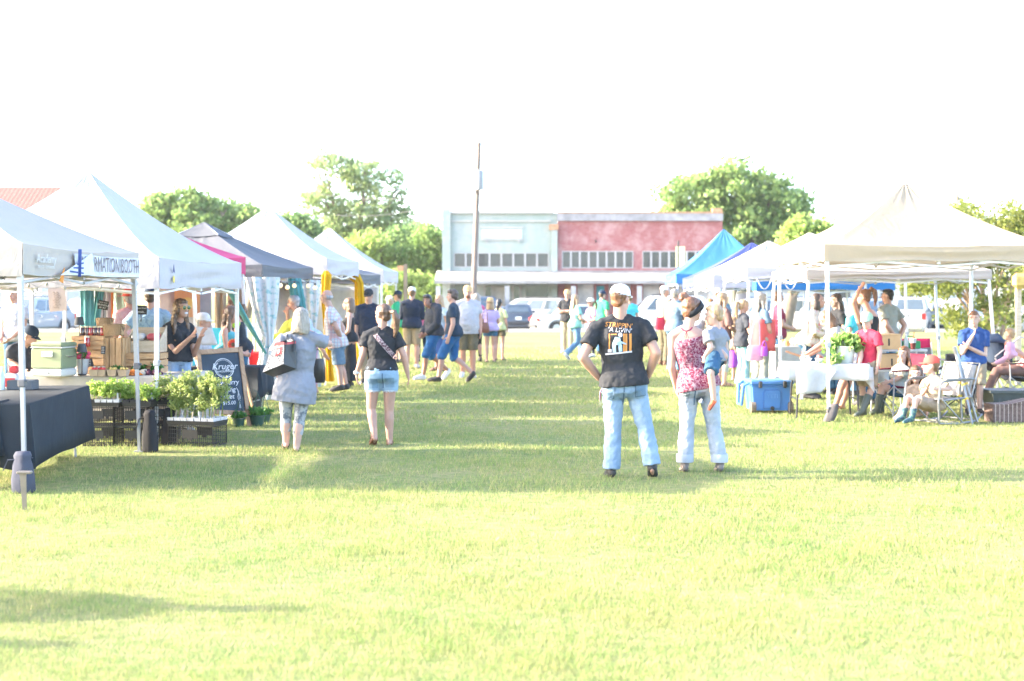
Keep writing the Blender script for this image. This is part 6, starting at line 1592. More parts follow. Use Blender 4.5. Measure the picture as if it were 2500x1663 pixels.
# black mesh crates and seedlings
def mesh_crate(label, p, rz, w, d, h, group='black mesh crates'):
    t = thing('mesh_crate', label, 'crate', p, rz, group)
    for (c, L, ax) in (((0, -d / 2, 0), w, 'x'), ((0, d / 2, 0), w, 'x'), ((-w / 2, 0, 0), d, 'y'), ((w / 2, 0, 0), d, 'y')):
        m = MB(); n = int(L / .026)
        for i in range(n + 1):
            q = -L / 2 + L * i / n; th = .010 if i in (0, n) else .0045
            m.box((c[0] + (q if ax == 'x' else 0), c[1] + (q if ax == 'y' else 0), h / 2), (th, th, h))
        for j in range(6):
            z = h * j / 5; th = .012 if j in (0, 5) else .0045
            m.box((c[0], c[1], min(max(z, .006), h - .006)), (L if ax == 'x' else th * .9, L if ax == 'y' else th * .9, th))
        if ax == 'x': m.box((c[0], c[1], h * .60), (w * .36, .012, h * .42)); m.box((c[0], c[1] - .004, h * .36), (w * .10, .012, h * .16))
        m.build('side', CRATE_BLK, t)
    m = MB()
    for i in range(9): m.box((-w / 2 + w * i / 8, 0, .005), (.006, d, .006)); m.box((0, -d / 2 + d * i / 8, .0062), (w, .006, .006))
    m.build('base', CRATE_BLK, t); return t
CD = 15.72
for px, w_, lv, lb in ((251, .345, 0, 'bottom crate of the left stack behind the black table'), (251, .345, 1, 'top crate of the left stack under the leafy seedlings'), (330, .375, 0, 'bottom crate of the stack beside the tall black sand bag'), (330, .375, 1, 'top crate of the stack beside the tall black sand bag')):
    mesh_crate(lb, V((px - CX) * CD / F, CD, .225 * lv), R(-3), w_, .30, .222)
mesh_crate('single low black crate under the tall tomato seedlings', V((482 - CX) * CD / F, CD, 0), R(-16), .56, .34, .235)
def seedling_tray(label, c, rz, w, d, nx, ny, hp, white, leafm, hl, nleaf, lsize, tall=False, seed=0):
    rnd = random.Random(seed); t = thing('seedling_tray', label, 'seedling tray', c, rz, 'trays of seedlings')
    m = MB(); m.loft([[V(sx * (w / 2 + e), sy * (d / 2 + e), z) for sx, sy in ((-1, -1), (1, -1), (1, 1), (-1, 1))] for e, z in ((-.01, 0), (.004, .05), (-.003, .05), (-.016, .006))]); m.build('tray', POT_B, t)
    cl = []; mst = MB(); mtg = []
    for i in range(nx):
        for j in range(ny):
            x, y = -w / 2 + w * (i + .5) / nx, -d / 2 + d * (j + .5) / ny; a = w / nx * .46; e = d / ny * .46
            mm = MB(); mm.loft([[V(x + sx * a * k, y + sy * e * k, z) for sx, sy in ((-1, -1), (1, -1), (1, 1), (-1, 1))] for k, z in ((.78, .012), (1, hp), (.93, hp), (.8, .03))]); mm.build('pot', POT_W if white(i, j) else POT_B, t)
            top = V(x + rnd.uniform(-.02, .02), y + rnd.uniform(-.02, .02), hp + hl * rnd.uniform(.75, 1.1))
            for _ in range(2 if tall else 1): mst.tube([V(x + rnd.uniform(-.01, .01), y, hp - .02), V(x, y, hp).lerp(top, .5) + V(rnd.uniform(-.012, .012), 0, 0), top], .0035, 5)
            for q in range(4 if tall else 3): cl.append((top + V(rnd.uniform(-.07, .07), rnd.uniform(-.05, .05), -hl * rnd.uniform(-.05, .72 if tall else .7)), (.055, .055, .05)))
            if rnd.random() < .45:
                MB().box((x + a * .5, y - e * .6, hp + .03), (.017, .004, .09), Matrix.Rotation(rnd.uniform(-.2, .2), 3, 'Y')).build('plant_label', PALEWOOD if rnd.random() < .7 else POT_W, t)
    mst.build('stems', HERB2, t)
    mi = chain(t); leaves('foliage', leafm, t, [(mi @ p, r_) for p, r_ in cl], nleaf, lsize)
    return t
seedling_tray('tray of broad leaved seedlings in white pots on the left crate stack', V((262 - CX) * 15.66 / F, 15.66, .452), R(-3), .36, .26, 5, 3, .085, lambda i, j: i > 0, HERB, .17, 1500, .024, False, 1)
seedling_tray('tray of low leafy seedlings in black pots beside the sand bag', V((342 - CX) * 15.66 / F, 15.66, .452), R(-3), .34, .26, 4, 3, .080, lambda i, j: False, HERB, .13, 1200, .026, False, 2)
seedling_tray('tray of tall leggy tomato seedlings in white pots', V((482 - CX) * 15.70 / F, 15.70, .240), R(-16), .60, .34, 7, 4, .085, lambda i, j: True, HERB2, .44, 5200, .020, True, 3)
seedling_tray('tray of trailing seedlings behind the white tent leg', V((405 - CX) * 15.9 / F, 15.95, .452), R(-3), .22, .26, 3, 3, .08, lambda i, j: False, HERB2, .22, 900, .022, True, 4)
mesh_crate('black crate behind the white tent leg under the trailing seedlings', V((405 - CX) * 15.95 / F, 15.95, .0), R(-3), .24, .28, .222); mesh_crate('upper crate behind the white tent leg', V((405 - CX) * 15.95 / F, 15.95, .225), R(-3), .24, .28, .222)
# chalkboard
cb = thing('chalkboard_sign', 'wood framed chalkboard of a garden farm standing behind the seedlings', 'sign', gp(545, 1042), 0)
P0 = wp(497, 1034, 17.55); P1 = wp(612, 1041, 17.9); Q0 = wp(480, 855, 17.9); Q1 = wp(589, 847, 18.25)
def bp(u, v, off=0.0):
    n_ = (P1 - P0).cross(Q0 - P0).normalized()
    if n_.y > 0: n_ = -n_
    return P0.lerp(P1, u).lerp(Q0.lerp(Q1, u), v) + n_ * off
bn_ = (P1 - P0).cross(Q0 - P0).normalized(); bn_ = bn_ if bn_.y < 0 else -bn_
for a, b_, w_ in (((.03, 0), (.03, 1), .055), ((.97, 0), (.97, 1), .055), ((.08, .965), (.92, .965), .065), ((.08, .16), (.92, .16), .055)):
    MB().bar(bp(*a), bp(*b_), w_, .03, tuple(bn_)).build('frame', OAK, cb, True)
MB().prism([bp(.07, .18, -.005), bp(.93, .18, -.005), bp(.93, .95, -.005), bp(.07, .95, -.005)], -bn_ * .012).build('board', SLATE, cb, True)
for u in (.05, .95): MB().bar(bp(u, .97, -.03), V(bp(u, 0).x, bp(u, 0).y + .55, .01), .04, .025).build('back_leg', OAK, cb, True)
BROT = facing(bn_, (0, 0, 1))
def ring_(r, w_): 
    m = MB(); N = 40; c = bp(.555, .735, .009); x_, y_ = BROT @ V(1, 0, 0), BROT @ V(0, 1, 0)
    m.loft([[c + x_ * (k * math.cos(2 * math.pi * j / N)) + y_ * (k * math.sin(2 * math.pi * j / N)) for j in range(N)] for k in (r, r + w_)], cap=False); return m.build('chalk_ring', CHALK, cb, True)
ring_(.128, .009); ring_(.112, .004)
text('Kruger', .125, CHALK, cb, bp(.56, .755, .011), BROT, shear=.35); text('GARDEN FARM', .036, CHALK, cb, bp(.57, .69, .011), BROT)
for i, (s, v) in enumerate((('Strawberry', .545), ('Hanging', .45), ('Basket', .36), ('$15.00', .28))): text(s, .095 if i < 3 else .07, CHALK, cb, bp(.52 if i < 3 else .58, v, .011), BROT, shear=.2, space=.95)
m = MB(); 
for k in range(3): m.tube([bp(.78 + .02 * k, .48 - .02 * k, .012), bp(.84 - .03 * k, .36, .012), bp(.80 + .02 * k, .22, .012)], .003, 4)
m.build('chalk_drawing', CHALK, cb, True)
def hang_pot(label, px, py, r, seed):
    p = gp(px, py); t = thing('hanging_pot', label, 'plant pot', p, 0, 'green pots of strawberry plants')
    MB().lathe([(0, 0), (r * .72, 0), (r * .95, r * 1.2), (r * 1.06, r * 1.22), (r * 1.06, r * 1.36), (r * .9, r * 1.36), (r * .85, r * 1.1), (0, r * 1.1)], n=20).build('pot', POT_G, t, smooth=40)
    leaves('foliage', STRAWB, t, [(p + V(0, 0, r * 1.75), (r * 1.15, r * 1.1, r * .55)), (p + V(-r * .4, 0, r * 2.0), (r * .6, r * .6, r * .4))], 240, .028)
    m = MB()
    for a in (0, 2.1, 4.2): m.tube([V(r * math.cos(a), r * math.sin(a), r * 1.36), V(r * .3 * math.cos(a), r * .3 * math.sin(a), r * 3.4), V(.01, 0, r * 4.1), V(.05 * (1 if seed % 2 else -1), 0, r * 4.6), V(.06 * (1 if seed % 2 else -1), 0, r * 4.2)], .005, 5)
    m.build('hanger', POT_G, t); return t
hang_pot('green pot of strawberry leaves left of the chalkboard foot', 583, 1042, .085, 1); hang_pot('green pot of strawberry leaves right of the chalkboard foot', 628, 1040, .105, 2); hang_pot('green pot of strawberry leaves farthest right by the drape', 645, 1034, .09, 3)
t = thing('black_tub', 'black plastic tub behind the chalkboard edge', 'tub', V((614 - CX) * 19.2 / F, 19.2, 0)); MB().lathe([(0, 0), (.13, 0), (.16, .32), (.15, .32), (.12, .02), (0, .02)], n=20).build('body', POT_B, t, smooth=40); MB().lathe([(.15, .30), (.17, .31), (.17, .33), (.15, .33)], n=20).build('rim', POT_B, t)
# paper sheet held
o = MB().grid(lambda u, v: wp(478 + 40 * u + 14 * (1 - v), 797 + 46 * (1 - v) + 4 * u * v, 18.35 + .05 * u + .01 * math.sin(u * 4)), 6, 6).build('paper_sheet', M('paper_white', (.50, .48, .47), .7), None, True, smooth=90); solid(o, .002); tag(o, 'large white sheet of paper held up before the laughing woman', 'paper')
# fabrics, walls and curtains of the back tents
def drape(name, label, cat, pts, w, dep, mat, folds=9, n=44, group=None, parent=None):
    "gathered cloth hanging along pts [(point, width scale)]"
    rs = []
    for i, (p, k) in enumerate(pts):
        rs.append([p + V(math.cos(a) * w * k * (1 + .10 * math.sin(folds * a + i * .4)), math.sin(a) * dep * k * (1 + .30 * math.sin(folds * a + i * .4)), 0) for a in [2 * math.pi * j / n for j in range(n)]])
    o = MB().loft(rs).build(name, mat, parent, True, smooth=90)
    return tag(o, label, cat, group) if not parent else o
TEALC = fabric('teal_curtain', (.09, .27, .27), .2); PATT = spotted('teal_white_patterned_cloth', (.50, .50, .49), (.24, .37, .37), 14, .58)
W0 = lambda px, d, z: V((px - CX) * d / F, d, z)
drape('curtain', 'teal and white patterned curtain tied round the near leg of the grey tent', 'curtain', [(W0(640, 21.75, 2.0), 1.3), (W0(646, 21.75, 1.55), 1.0), (W0(655, 21.7, 1.02), .38), (W0(656, 21.7, .9), .5), (W0(655, 21.7, .5), .95), (W0(652, 21.7, .06), 1.1)], .20, .10, PATT)
drape('curtain', 'teal and white patterned curtain tied round the far leg of the grey tent', 'curtain', [(W0(748, 24.7, 1.98), 1.3), (W0(752, 24.7, 1.5), 1), (W0(760, 24.7, 1.0), .4), (W0(760, 24.7, .5), .9), (W0(758, 24.7, .05), 1)], .18, .09, PATT)
drape('curtain', 'plain teal curtain inside the grey tent behind the grey haired man', 'curtain', [(W0(718, 23.6, 2.0), .8), (W0(728, 23.6, 1.6), .8), (W0(742, 23.6, 1.1), .6), (W0(744, 23.6, .1), .7)], .14, .06, TEALC)
o = MB().tube([wp(556, 700, 20.6), wp(600, 780, 20.7), wp(648, 862, 20.9)], [.16, .15, .07], 10, flat=.25).build('drape', TEALC, None, True, smooth=80); tag(o, 'teal cloth slung diagonally between the pink and grey tents', 'drape')
drape('curtain', 'wide teal curtain at the back of the white tent', 'curtain', [(W0(212, 20.3, 1.95), 1), (W0(212, 20.3, 1.2), .95), (W0(212, 20.3, .1), 1)], .10, .05, TEALC, 7)
drape('curtain', 'narrow slanting teal curtain right of the wide teal one', 'curtain', [(W0(246, 20.4, 1.95), 1), (W0(238, 20.4, 1.5), .8), (W0(226, 20.4, 1.0), .7), (W0(220, 20.4, .1), .7)], .07, .04, TEALC, 7)
def panel(name, label, cat, px0, px1, d, z0, z1, mat, wob=.02, group=None):
    o = MB().grid(lambda u, v: W0(px0 + (px1 - px0) * u, d, z0 + (z1 - z0) * v) + V(0, wob * math.sin(u * 13 + v * 2), 0), 24, 6).build(name, mat, None, True, smooth=80); solid(o, .006, 0)
    return tag(o, label, cat, group)
panel('hanging_cloth', 'white cloth with soft folds behind the wicker baskets', 'cloth', 238, 272, 20.6, .4, 1.95, F_WHITE)
panel('hanging_cloth', 'orange edged strip beside the white hanging cloth', 'cloth', 271, 277, 20.58, .4, 1.95, fabric('orange_strip', (.50, .18, .06)), .005)
panel('hanging_cloth', 'mint green cloth panel behind the pink checked man', 'cloth', 277, 312, 20.9, .4, 1.95, fabric('mint_panel_cloth', (.27, .43, .35)))
panel('tent_wall', 'white fabric tent wall behind the laughing woman', 'tent wall', 388, 516, 21.4, .1, 2.0, F_WHITE, .015)
po = thing('wall_poster', 'orange and yellow poster on the white tent wall', 'poster', W0(457, 21.3, 1.38)); MB().box((0, 0, .2), (.40, .008, .42)).build('sheet', M('poster_orange', (.54, .28, .14), .7, .2, 2), po)
m = MB(); m.T = Matrix.Rotation(R(90), 4, 'X'); m.lathe([(0, .006), (.10, .006), (.10, .008), (0, .008)], (0, .2, 0), 20); m.build('motif', M('poster_yellow', (.56, .38, .12)), po)
panel('tent_wall', 'white translucent wall at the back of the grey tent', 'tent wall', 645, 768, 25.0, .1, 1.98, F_WHITE, .03)
panel('tent_wall', 'white fabric wall under the low grey tent', 'tent wall', 770, 922, 31.7, .8, 1.95, F_WHITE, .03)
panel('hanging_cloth', 'cream cloth hung behind the flower stall', 'cloth', 524, 552, 21.45, .2, 1.95, F_CREAM, .02)
panel('hanging_cloth', 'cream fabric panel at the right behind the flower stall', 'cloth', 555, 600, 21.5, .5, 1.95, F_BEIGE, .02)
hp0 = thing('hanging_poster', 'pale pink hand drawn poster hanging from the white tent edge', 'poster', W0(140, 15.75, 1.80))
MB().box((0, 0, -.13), (.20, .006, .27), Matrix.Rotation(R(-4), 3, 'Y')).build('sheet', M('poster_pink', (.54, .42, .38), .8), hp0)
for i in range(7): MB().tube([V(-.05 + .012 * j + .01 * (i % 3), -.008, -.05 - .028 * i + .012 * math.sin(j * 1.9 + i)) for j in range(7)], .0022, 4).build('drawn_line', M('ink_brown', (.20, .12, .08)), hp0)
# yellow cloths on the white tent legs
drape('yellow_drape', 'yellow cloth wrapped down the near leg of the white pointed tent', 'drape', [(W0(796, 25.15, 2.16), .35), (W0(797, 25.12, 2.08), .9), (W0(794, 25.12, 1.6), .72), (W0(799, 25.12, 1.0), .62), (W0(803, 25.12, .5), .6), (W0(806, 25.12, .12), .75)], .10, .08, F_YEL, 7, group='yellow leg cloths')
drape('yellow_drape', 'yellow cloth knotted at the far leg of the white pointed tent', 'drape', [(W0(867, 28.2, 2.14), .7), (W0(869, 28.15, 2.02), 1.0), (W0(876, 28.15, 1.95), .75), (W0(880, 28.15, 1.2), .95), (W0(884, 28.15, .5), .9), (W0(888, 28.15, .1), 1)], .12, .10, F_YEL, 7, group='yellow leg cloths')
# bulbs under the grey tent
BULB = NT('warm_bulb'); BULB.color((.6, .5, .3)); BULB.b.inputs['Emission Color'].default_value = (1, .75, .4, 1); BULB.b.inputs['Emission Strength'].default_value = .12; BULB = BULB.m
sl_ = thing('string_lights', 'string of warm round bulbs along the edge of the grey tent', 'string lights', W0(700, 23.3, 1.9))
pts = [W0(642 + 17 * i, 21.9 + .36 * i, 1.95 - .03 * (i % 2)) + V(.06, 0, 0) for i in range(8)]
MB().tube(pts, .006, 5).build('cable', PLASTIC, sl_, True)
for p in pts:
    m = MB(); m.lathe([(0, -.12), (.030, -.105), (.038, -.085), (.030, -.055), (.015, -.04), (0, -.04)], p, 10); m.build('bulb', BULB, sl_, True, smooth=60)
    m = MB(); m.lathe([(.016, -.04), (.016, 0), (0, 0)], p, 8); m.build('socket', PLASTIC, sl_, True)
sl2 = thing('string_lights', 'string of clear bulbs hung below the valance of the large white tent', 'string lights', W0(200, 15.3, 1.8))
pts = [wp(70 + 22 * i, 690 + 7 * math.sin(i * 1.9) + 5 * (i % 2), 15.25) for i in range(13)]
MB().tube(pts, .004, 5).build('cable', M('white_cable', (.4, .4, .4)), sl2, True)
for p in pts[::2]: MB().lathe([(0, -.06), (.013, -.05), (.016, -.035), (.008, -.01), (0, 0)], p, 8).build('bulb', M('clear_bulb', (.42, .41, .38), .1), sl2, True, smooth=60)
# red table and stall clutter
table('table under the red topped cloth beneath the grey tent', (-4.35, 22.6), BR, 1.5, .7, .745)
tablecloth('white cloth hanging under the red topper at the grey tent', (-4.35, 22.6), BR, 1.5, .7, .75, .7, WHITE_CLOTH, 4)
tablecloth('red topper cloth on the table beneath the grey tent', (-4.35, 22.6), BR, 1.53, .73, .756, .27, RED_CLOTH, 6)
o = MB().lathe([(0, 0), (.045, 0), (.055, .11), (.05, .11), (.04, .01), (0, .01)], n=14).build('red_cup', M('red_plastic', (.45, .02, .03)), None, smooth=40); o.location = (-4.28, 22.35, .765); tag(o, 'red cup on the red topped table', 'cup')
table('small table of the flower stall behind the chalkboard', (-3.92, 19.0), BR, 1.0, .6, .72); tablecloth('dark cloth on the flower stall table', (-3.92, 19.0), BR, 1.0, .6, .725, .4, BLK_CLOTH, 9)
fv = thing('flower_vase', 'white vase holding a large red and orange sunflower', 'vase', wp(571, 850, 18.75)); fv.location.z = .74
MB().lathe([(0, 0), (.045, 0), (.055, .08), (.04, .17), (.045, .19), (0, .19)], n=16).build('vase', POT_W, fv, smooth=50)
fc = V(0, -.03, .30); MB().tube([V(0, 0, .15), V(0, 0, .25), fc], .006, 6).build('stem', PARS, fv)
m = MB()
for ringi, (rr_, ln, cc) in enumerate(((.05, .06, 0), (.035, .05, 0))):
    for i in range(14):
        a = 2 * math.pi * (i + .5 * ringi) / 14; dx = V(math.cos(a), 0, math.sin(a)); sd = V(-math.sin(a), 0, math.cos(a)); c0 = fc + V(0, -.004 - .006 * ringi, 0)
        m.k = ringi; m.add([c0 + dx * .025 - sd * .012, c0 + dx * (.03 + ln * .6) - sd * .014 + V(0, -.006, 0), c0 + dx * (.03 + ln), c0 + dx * (.03 + ln * .6) + sd * .014 + V(0, -.006, 0), c0 + dx * .025 + sd * .012], [(0, 1, 2, 3, 4)])
m.build('petals', [M('petal_orange', (.58, .22, .02), .6), M('petal_red', (.46, .03, .015), .6)], fv)
m = MB(); m.ell(fc + V(0, -.014, 0), (.03, .012, .03)); m.build('seed_head', M('seed_brown', (.08, .04, .02)), fv)
hb = thing('produce_bag', 'lime green bag of produce held behind the blonde stallholder', 'bag', wp(572, 797, 20.3)); m = MB(); m.ell((0, 0, .04), (.09, .06, .06)); m.build('bag', M('lime_plastic', (.30, .50, .03), .4), hb, smooth=80); MB().tube([V(-.04, 0, .09), V(0, 0, .15), V(.04, 0, .09)], .008, 6).build('handle', M('lime_plastic', (.3, .5, .03)), hb)
bc = thing('blue_chair', 'turquoise folding chair back behind the white paper sheet', 'chair', W0(512, 20.6, 0))
MB().grid(lambda u, v: V(-.26 + .52 * u, .04 * math.sin(u * 3.1), .50 + .72 * v), 8, 6).build('backrest', F_TURQ, bc, smooth=80)
MB().box((0, -.22, .46), (.5, .45, .03), None, .01).build('seat', F_TURQ, bc)
for s in (-1, 1):
    for y in (-.42, .05): MB().tube([V(s * .26, y, 0), V(s * .26, y, .47 if y < 0 else 1.2)], .012, 6).build('leg', STEEL_G, bc)
# ------------------------------------------------------------ right stalls
COOL = M('cooler_blue', (.055, .17, .42), .45, .05, 3, .05, 200); COOLD = M('cooler_blue_dark', (.04, .13, .34), .5); DIRTW = M('dusty_rubber', (.14, .11, .08), .9, .3)
cl = thing('wheeled_cooler', 'blue hard sided cooler with two wheels beside the white table', 'cooler', gp(1884, 1010) + V(0, .28, 0), R(4))
m = MB(); m.loft([[V(-.29 * k, -.235 * k, z), V(.29 * k, -.235 * k, z), V(.29 * k, .235 * k, z), V(-.29 * k, .235 * k, z)] for k, z in ((.90, .04), (.92, .06), (1.0, .40))]); m.build('body', COOL, cl)
MB().box((0, 0, .445), (.64, .52, .075), None, .02).build('lid', COOL, cl); MB().box((0, 0, .400), (.615, .50, .02), None, .004).build('rim', COOLD, cl)
m = MB(); m.prism([V(-.13, -.232, .07), V(.13, -.232, .07), V(.13, -.246, .30), V(.10, -.247, .345), V(-.10, -.247, .345), V(-.13, -.246, .30)], V(0, .02, 0)); m.build('recess_panel', COOLD, cl)
m = MB(); m.prism([V(-.115, -.238, .08), V(.115, -.238, .08), V(.115, -.252, .30), V(.09, -.252, .33), V(-.09, -.252, .33), V(-.115, -.252, .30)], V(0, .008, 0)); m.build('front_panel', COOL, cl)
text('YETI', .085, M('cooler_blue_light', (.09, .23, .50), .5), cl, V(0, -.254, .25), facing((0, -1, .05)), w=False)
m = MB(); m.T = Matrix.Translation((0, -.238, .075)) @ Matrix.Rotation(R(90), 4, 'X'); m.lathe([(0, 0), (.03, 0), (.03, .02), (.018, .022), (.016, .01), (0, .01)]); m.build('drain_plug', PLASTIC, cl, smooth=30)
for s in (-1, 1):
    m = MB(); m.T = Matrix.Translation((s * .275, -.19, .085)) @ Matrix.Rotation(R(90), 4, 'Y'); m.lathe([(0, -.04), (.06, -.04), (.085, -.032), (.085, .032), (.06, .04), (0, .04)], n=20); m.build('wheel', DIRTW, cl, smooth=40)
m = MB(); m.tube([V(-.33, -.18, .44), V(-.40, -.16, .40), V(-.42, -.10, .12), V(-.42, .10, .12), V(-.40, .16, .40), V(-.33, .18, .44)], .022, 8); m.build('handle', COOL, cl)
for s in (-1, 1): MB().box((s * .18, -.262, .42), (.05, .03, .10), None, .01).build('latch', PLASTIC, cl)
# white card table with greens
tb = (4.42, 19.35)
table('folding table with black legs under the white draped cloth', tb, R(-3), 1.10, .74, .745, legmat=CRATE_BLK)
tablecloth('white cloth draped unevenly over the card table with the greens', tb, R(-3), 1.10, .74, .75, .22, WHITE_CLOTH, 11, .03)
o = MB().grid(lambda u, v: wp(1945 + (60 + 40 * v) * u - 0 * v, 900 + 6 * u, 18.92 - .03 * math.sin(u * 6)) + V(0, .02 * math.sin(u * 9 + v * 3), -.36 * (1 - v) * (1 - .18 * u)), 14, 8).build('cloth_corner', WHITE_CLOTH, None, True, smooth=80); solid(o, .004, 0); tag(o, 'long white cloth corner hanging at the left end of the card table', 'cloth')
o = MB().grid(lambda u, v: wp(2098 + 34 * u, 893 + 4 * u, 19.02) + V(.02 * (1 - v), .015 * math.sin(u * 7), -.36 * (1 - v) * (.35 + .65 * u)), 12, 8).build('cloth_corner', WHITE_CLOTH, None, True, smooth=80); solid(o, .004, 0); tag(o, 'pointed white cloth corner hanging before the boy in red', 'cloth')
gt = thing('greens_tub', 'clear tub overflowing with lettuce and leafy greens on the card table', 'tub', V(*((2062 - CX) * 19.25 / F, 19.25), .762))
MB().lathe([(0, 0), (.12, 0), (.145, .24), (.14, .24), (.115, .01), (0, .01)], n=22).build('tub', M('clear_tub', (.46, .48, .42), .15, alpha=1), gt, smooth=40)
base_ = gt.location
LETT = leaf_mat('leaf_lettuce', (.13, .30, .05), (.24, .40, .09), (.40, .48, .20), .4)
leaves('leaves', LETT, gt, [(base_ + V(x, y, z), (.12, .10, .08)) for x, y, z in ((-.12, 0, .30), (.05, -.02, .34), (.16, .02, .30), (-.02, .05, .36), (-.2, -.04, .24), (.22, -.02, .22), (-.19, -.16, .06), (-.22, -.18, .0), (.1, -.1, .26))], 620, .052)
MB().rc((-.05, 0, .1), (-.05, 0, .28), .02, .02).build('stalk', M('stalk_white', (.44, .48, .30)), gt)
for i, (px, lb, c) in enumerate(((1968, 'lighter pale tub at the left end of the card table', (.5, .47, .38)), (2003, 'small red and white produce bowl behind the tent leg', (.45, .12, .10)))):
    t = thing('produce_bowl', lb, 'bowl', V((px - CX) * 19.2 / F, 19.2, .762), 0, 'bowls on the card table'); MB().lathe([(0, 0), (.05, 0), (.085, .07), (.08, .07), (.045, .01), (0, .01)], n=18).build('bowl', POT_W, t, smooth=40)
    for k in range(7): MB().ell(V(random.uniform(-.05, .05), random.uniform(-.05, .05), .07 + random.uniform(0, .025)), .024, None, 8, 6).build('produce', M('bowl_produce_%d' % i, c, .5), t)
o = MB().bar(wp(1918, 858, 19.0), wp(1955, 870, 19.0), .012, .03).build('wooden_spoon', M('spoon_wood', (.36, .17, .09), .6), None, True); tag(o, 'reddish wooden paddle held over the card table', 'paddle')
leg_bag('grey weight bag leaning on the front leg of the cream tent', V(4.30, 18.55, 0), .065, .24, fabric('weight_bag_grey', (.10, .09, .09)), (.09, 0))
# cake table
table('long table of baked goods under the white tent', (5.55, 24.2), 0, 1.9, .75, .80); tablecloth('white cloth on the table of baked goods', (5.55, 24.2), 0, 1.9, .75, .805, .62, WHITE_CLOTH, 13)
BG = [M('bake_%d' % i, c, .6, .3, 20) for i, c in enumerate(((.52, .30, .10), (.54, .44, .24), (.50, .40, .32), (.56, .22, .04), (.42, .10, .08), (.50, .46, .42)))]
words_ = ('orange', 'golden', 'pale', 'amber', 'red', 'white')
spots_ = ('at the left end', 'left of the middle', 'in the middle', 'right of the middle', 'at the right end')
for r_, row in enumerate(('front row', 'back row')):
    for i in range(9):
        k = (i * 2 + r_ * 3) % 6
        t = thing('wrapped_bake', 'wrapped %s bake %s of the %s on the baked goods table' % (words_[k], spots_[min(4, i * 5 // 9)], row), 'baked goods', V(4.82 + .175 * i, 24.0 + .25 * r_, .815), random.uniform(0, 3), 'baked goods on the white table')
        MB().lathe([(0, 0), (.058, 0), (.066, .05 + .02 * (i % 3)), (.03, .10 + .03 * (i % 2)), (0, .105 + .03 * (i % 2))], n=12).build('bake', BG[k], t, smooth=50)
        MB().box((.03, -.06, .03), (.05, .004, .035)).build('label', POT_W, t)
# shelf with boxes and drinks
sh = thing('white_shelf_table', 'white folding shelf table behind the boy in red', 'table', V((2170 - CX) * 21.3 / F, 21.3, 0))
for z in (.86, .55): MB().box((0, 0, z), (1.06, .5, .035), None, .008).build('shelf', POT_W, sh)
for sx in (-1, 1):
    for sy in (-1, 1): MB().tube([V(sx * .5, sy * .22, 0), V(sx * .5, sy * .22, .86)], .013, 6).build('leg', STEEL_G, sh)
CARD = M('cardboard', (.46, .31, .17), .8, .08, 5)
for px, z, w_, lb in ((2100, .88, .34, 'cardboard box behind the boy in the red tee'), (2163, .88, .36, 'cardboard box with an oval hand hole on the white shelf'), (2170, .57, .36, 'lower cardboard box under the white shelf')):
    t = thing('cardboard_box', lb, 'box', V((px - CX) * 21.2 / F, 21.2, z), 0, 'cardboard boxes'); MB().box((0, 0, .105), (w_, .34, .21)).build('body', CARD, t); MB().box((0, 0, .222), (w_ + .012, .352, .024), None, .004).build('lid', CARD, t)
    m = MB(); m.prism([V(.013 * math.cos(a), -.1725, .11 + (.045 if math.sin(a) > 0 else -.045) + .013 * math.sin(a)) for a in [2 * math.pi * j / 14 for j in range(14)]], V(0, .002, 0)); m.build('hand_hole', DARK, t)
for px, lb in ((2196, 'clear plastic bottle right of the cardboard box'), (2212, 'white capped bottle beside the green carton')):
    t = thing('bottle', lb, 'bottle', V((px - CX) * 21.1 / F, 21.1, .88), 0, 'drinks on the shelf'); MB().lathe([(0, 0), (.035, 0), (.037, .14), (.016, .19), (.016, .21), (0, .21)], n=14).build('body', M('clear_plastic', (.40, .46, .48), .1), t, smooth=40); MB().lathe([(0, .21), (.02, .21), (.02, .235), (0, .235)], n=10).build('cap', POT_W, t)
t = thing('iced_drink', 'tall iced drink with a dark base and an orange straw', 'cup', V((2229 - CX) * 21.0 / F, 21.0, .88), 0, 'drinks on the shelf')
MB().lathe([(0, 0), (.034, 0), (.044, .10), (0, .10)], n=14).build('drink', M('cola_dark', (.10, .03, .03), .2), t, smooth=40); MB().lathe([(.044, .10), (.049, .145), (.053, .15), (.053, .165), (0, .17)], n=14).build('lid', POT_W, t, smooth=40); MB().tube([V(0, 0, .1), V(.02, 0, .27)], .006, 6).build('straw', M('straw_orange', (.60, .16, .06), .5), t)
t = thing('bottle_carton', 'green bottle carton behind the iced drink', 'carton', V((2222 - CX) * 21.3 / F, 21.3, .88)); MB().box((0, 0, .06), (.28, .16, .12), None, .008).build('body', M('carton_green', (.02, .22, .08), .6), t); MB().tube([V(-.08, 0, .12), V(-.06, 0, .19), V(.06, 0, .19), V(.08, 0, .12)], .01, 6).build('handle', M('carton_green', (.02, .22, .08)), t)
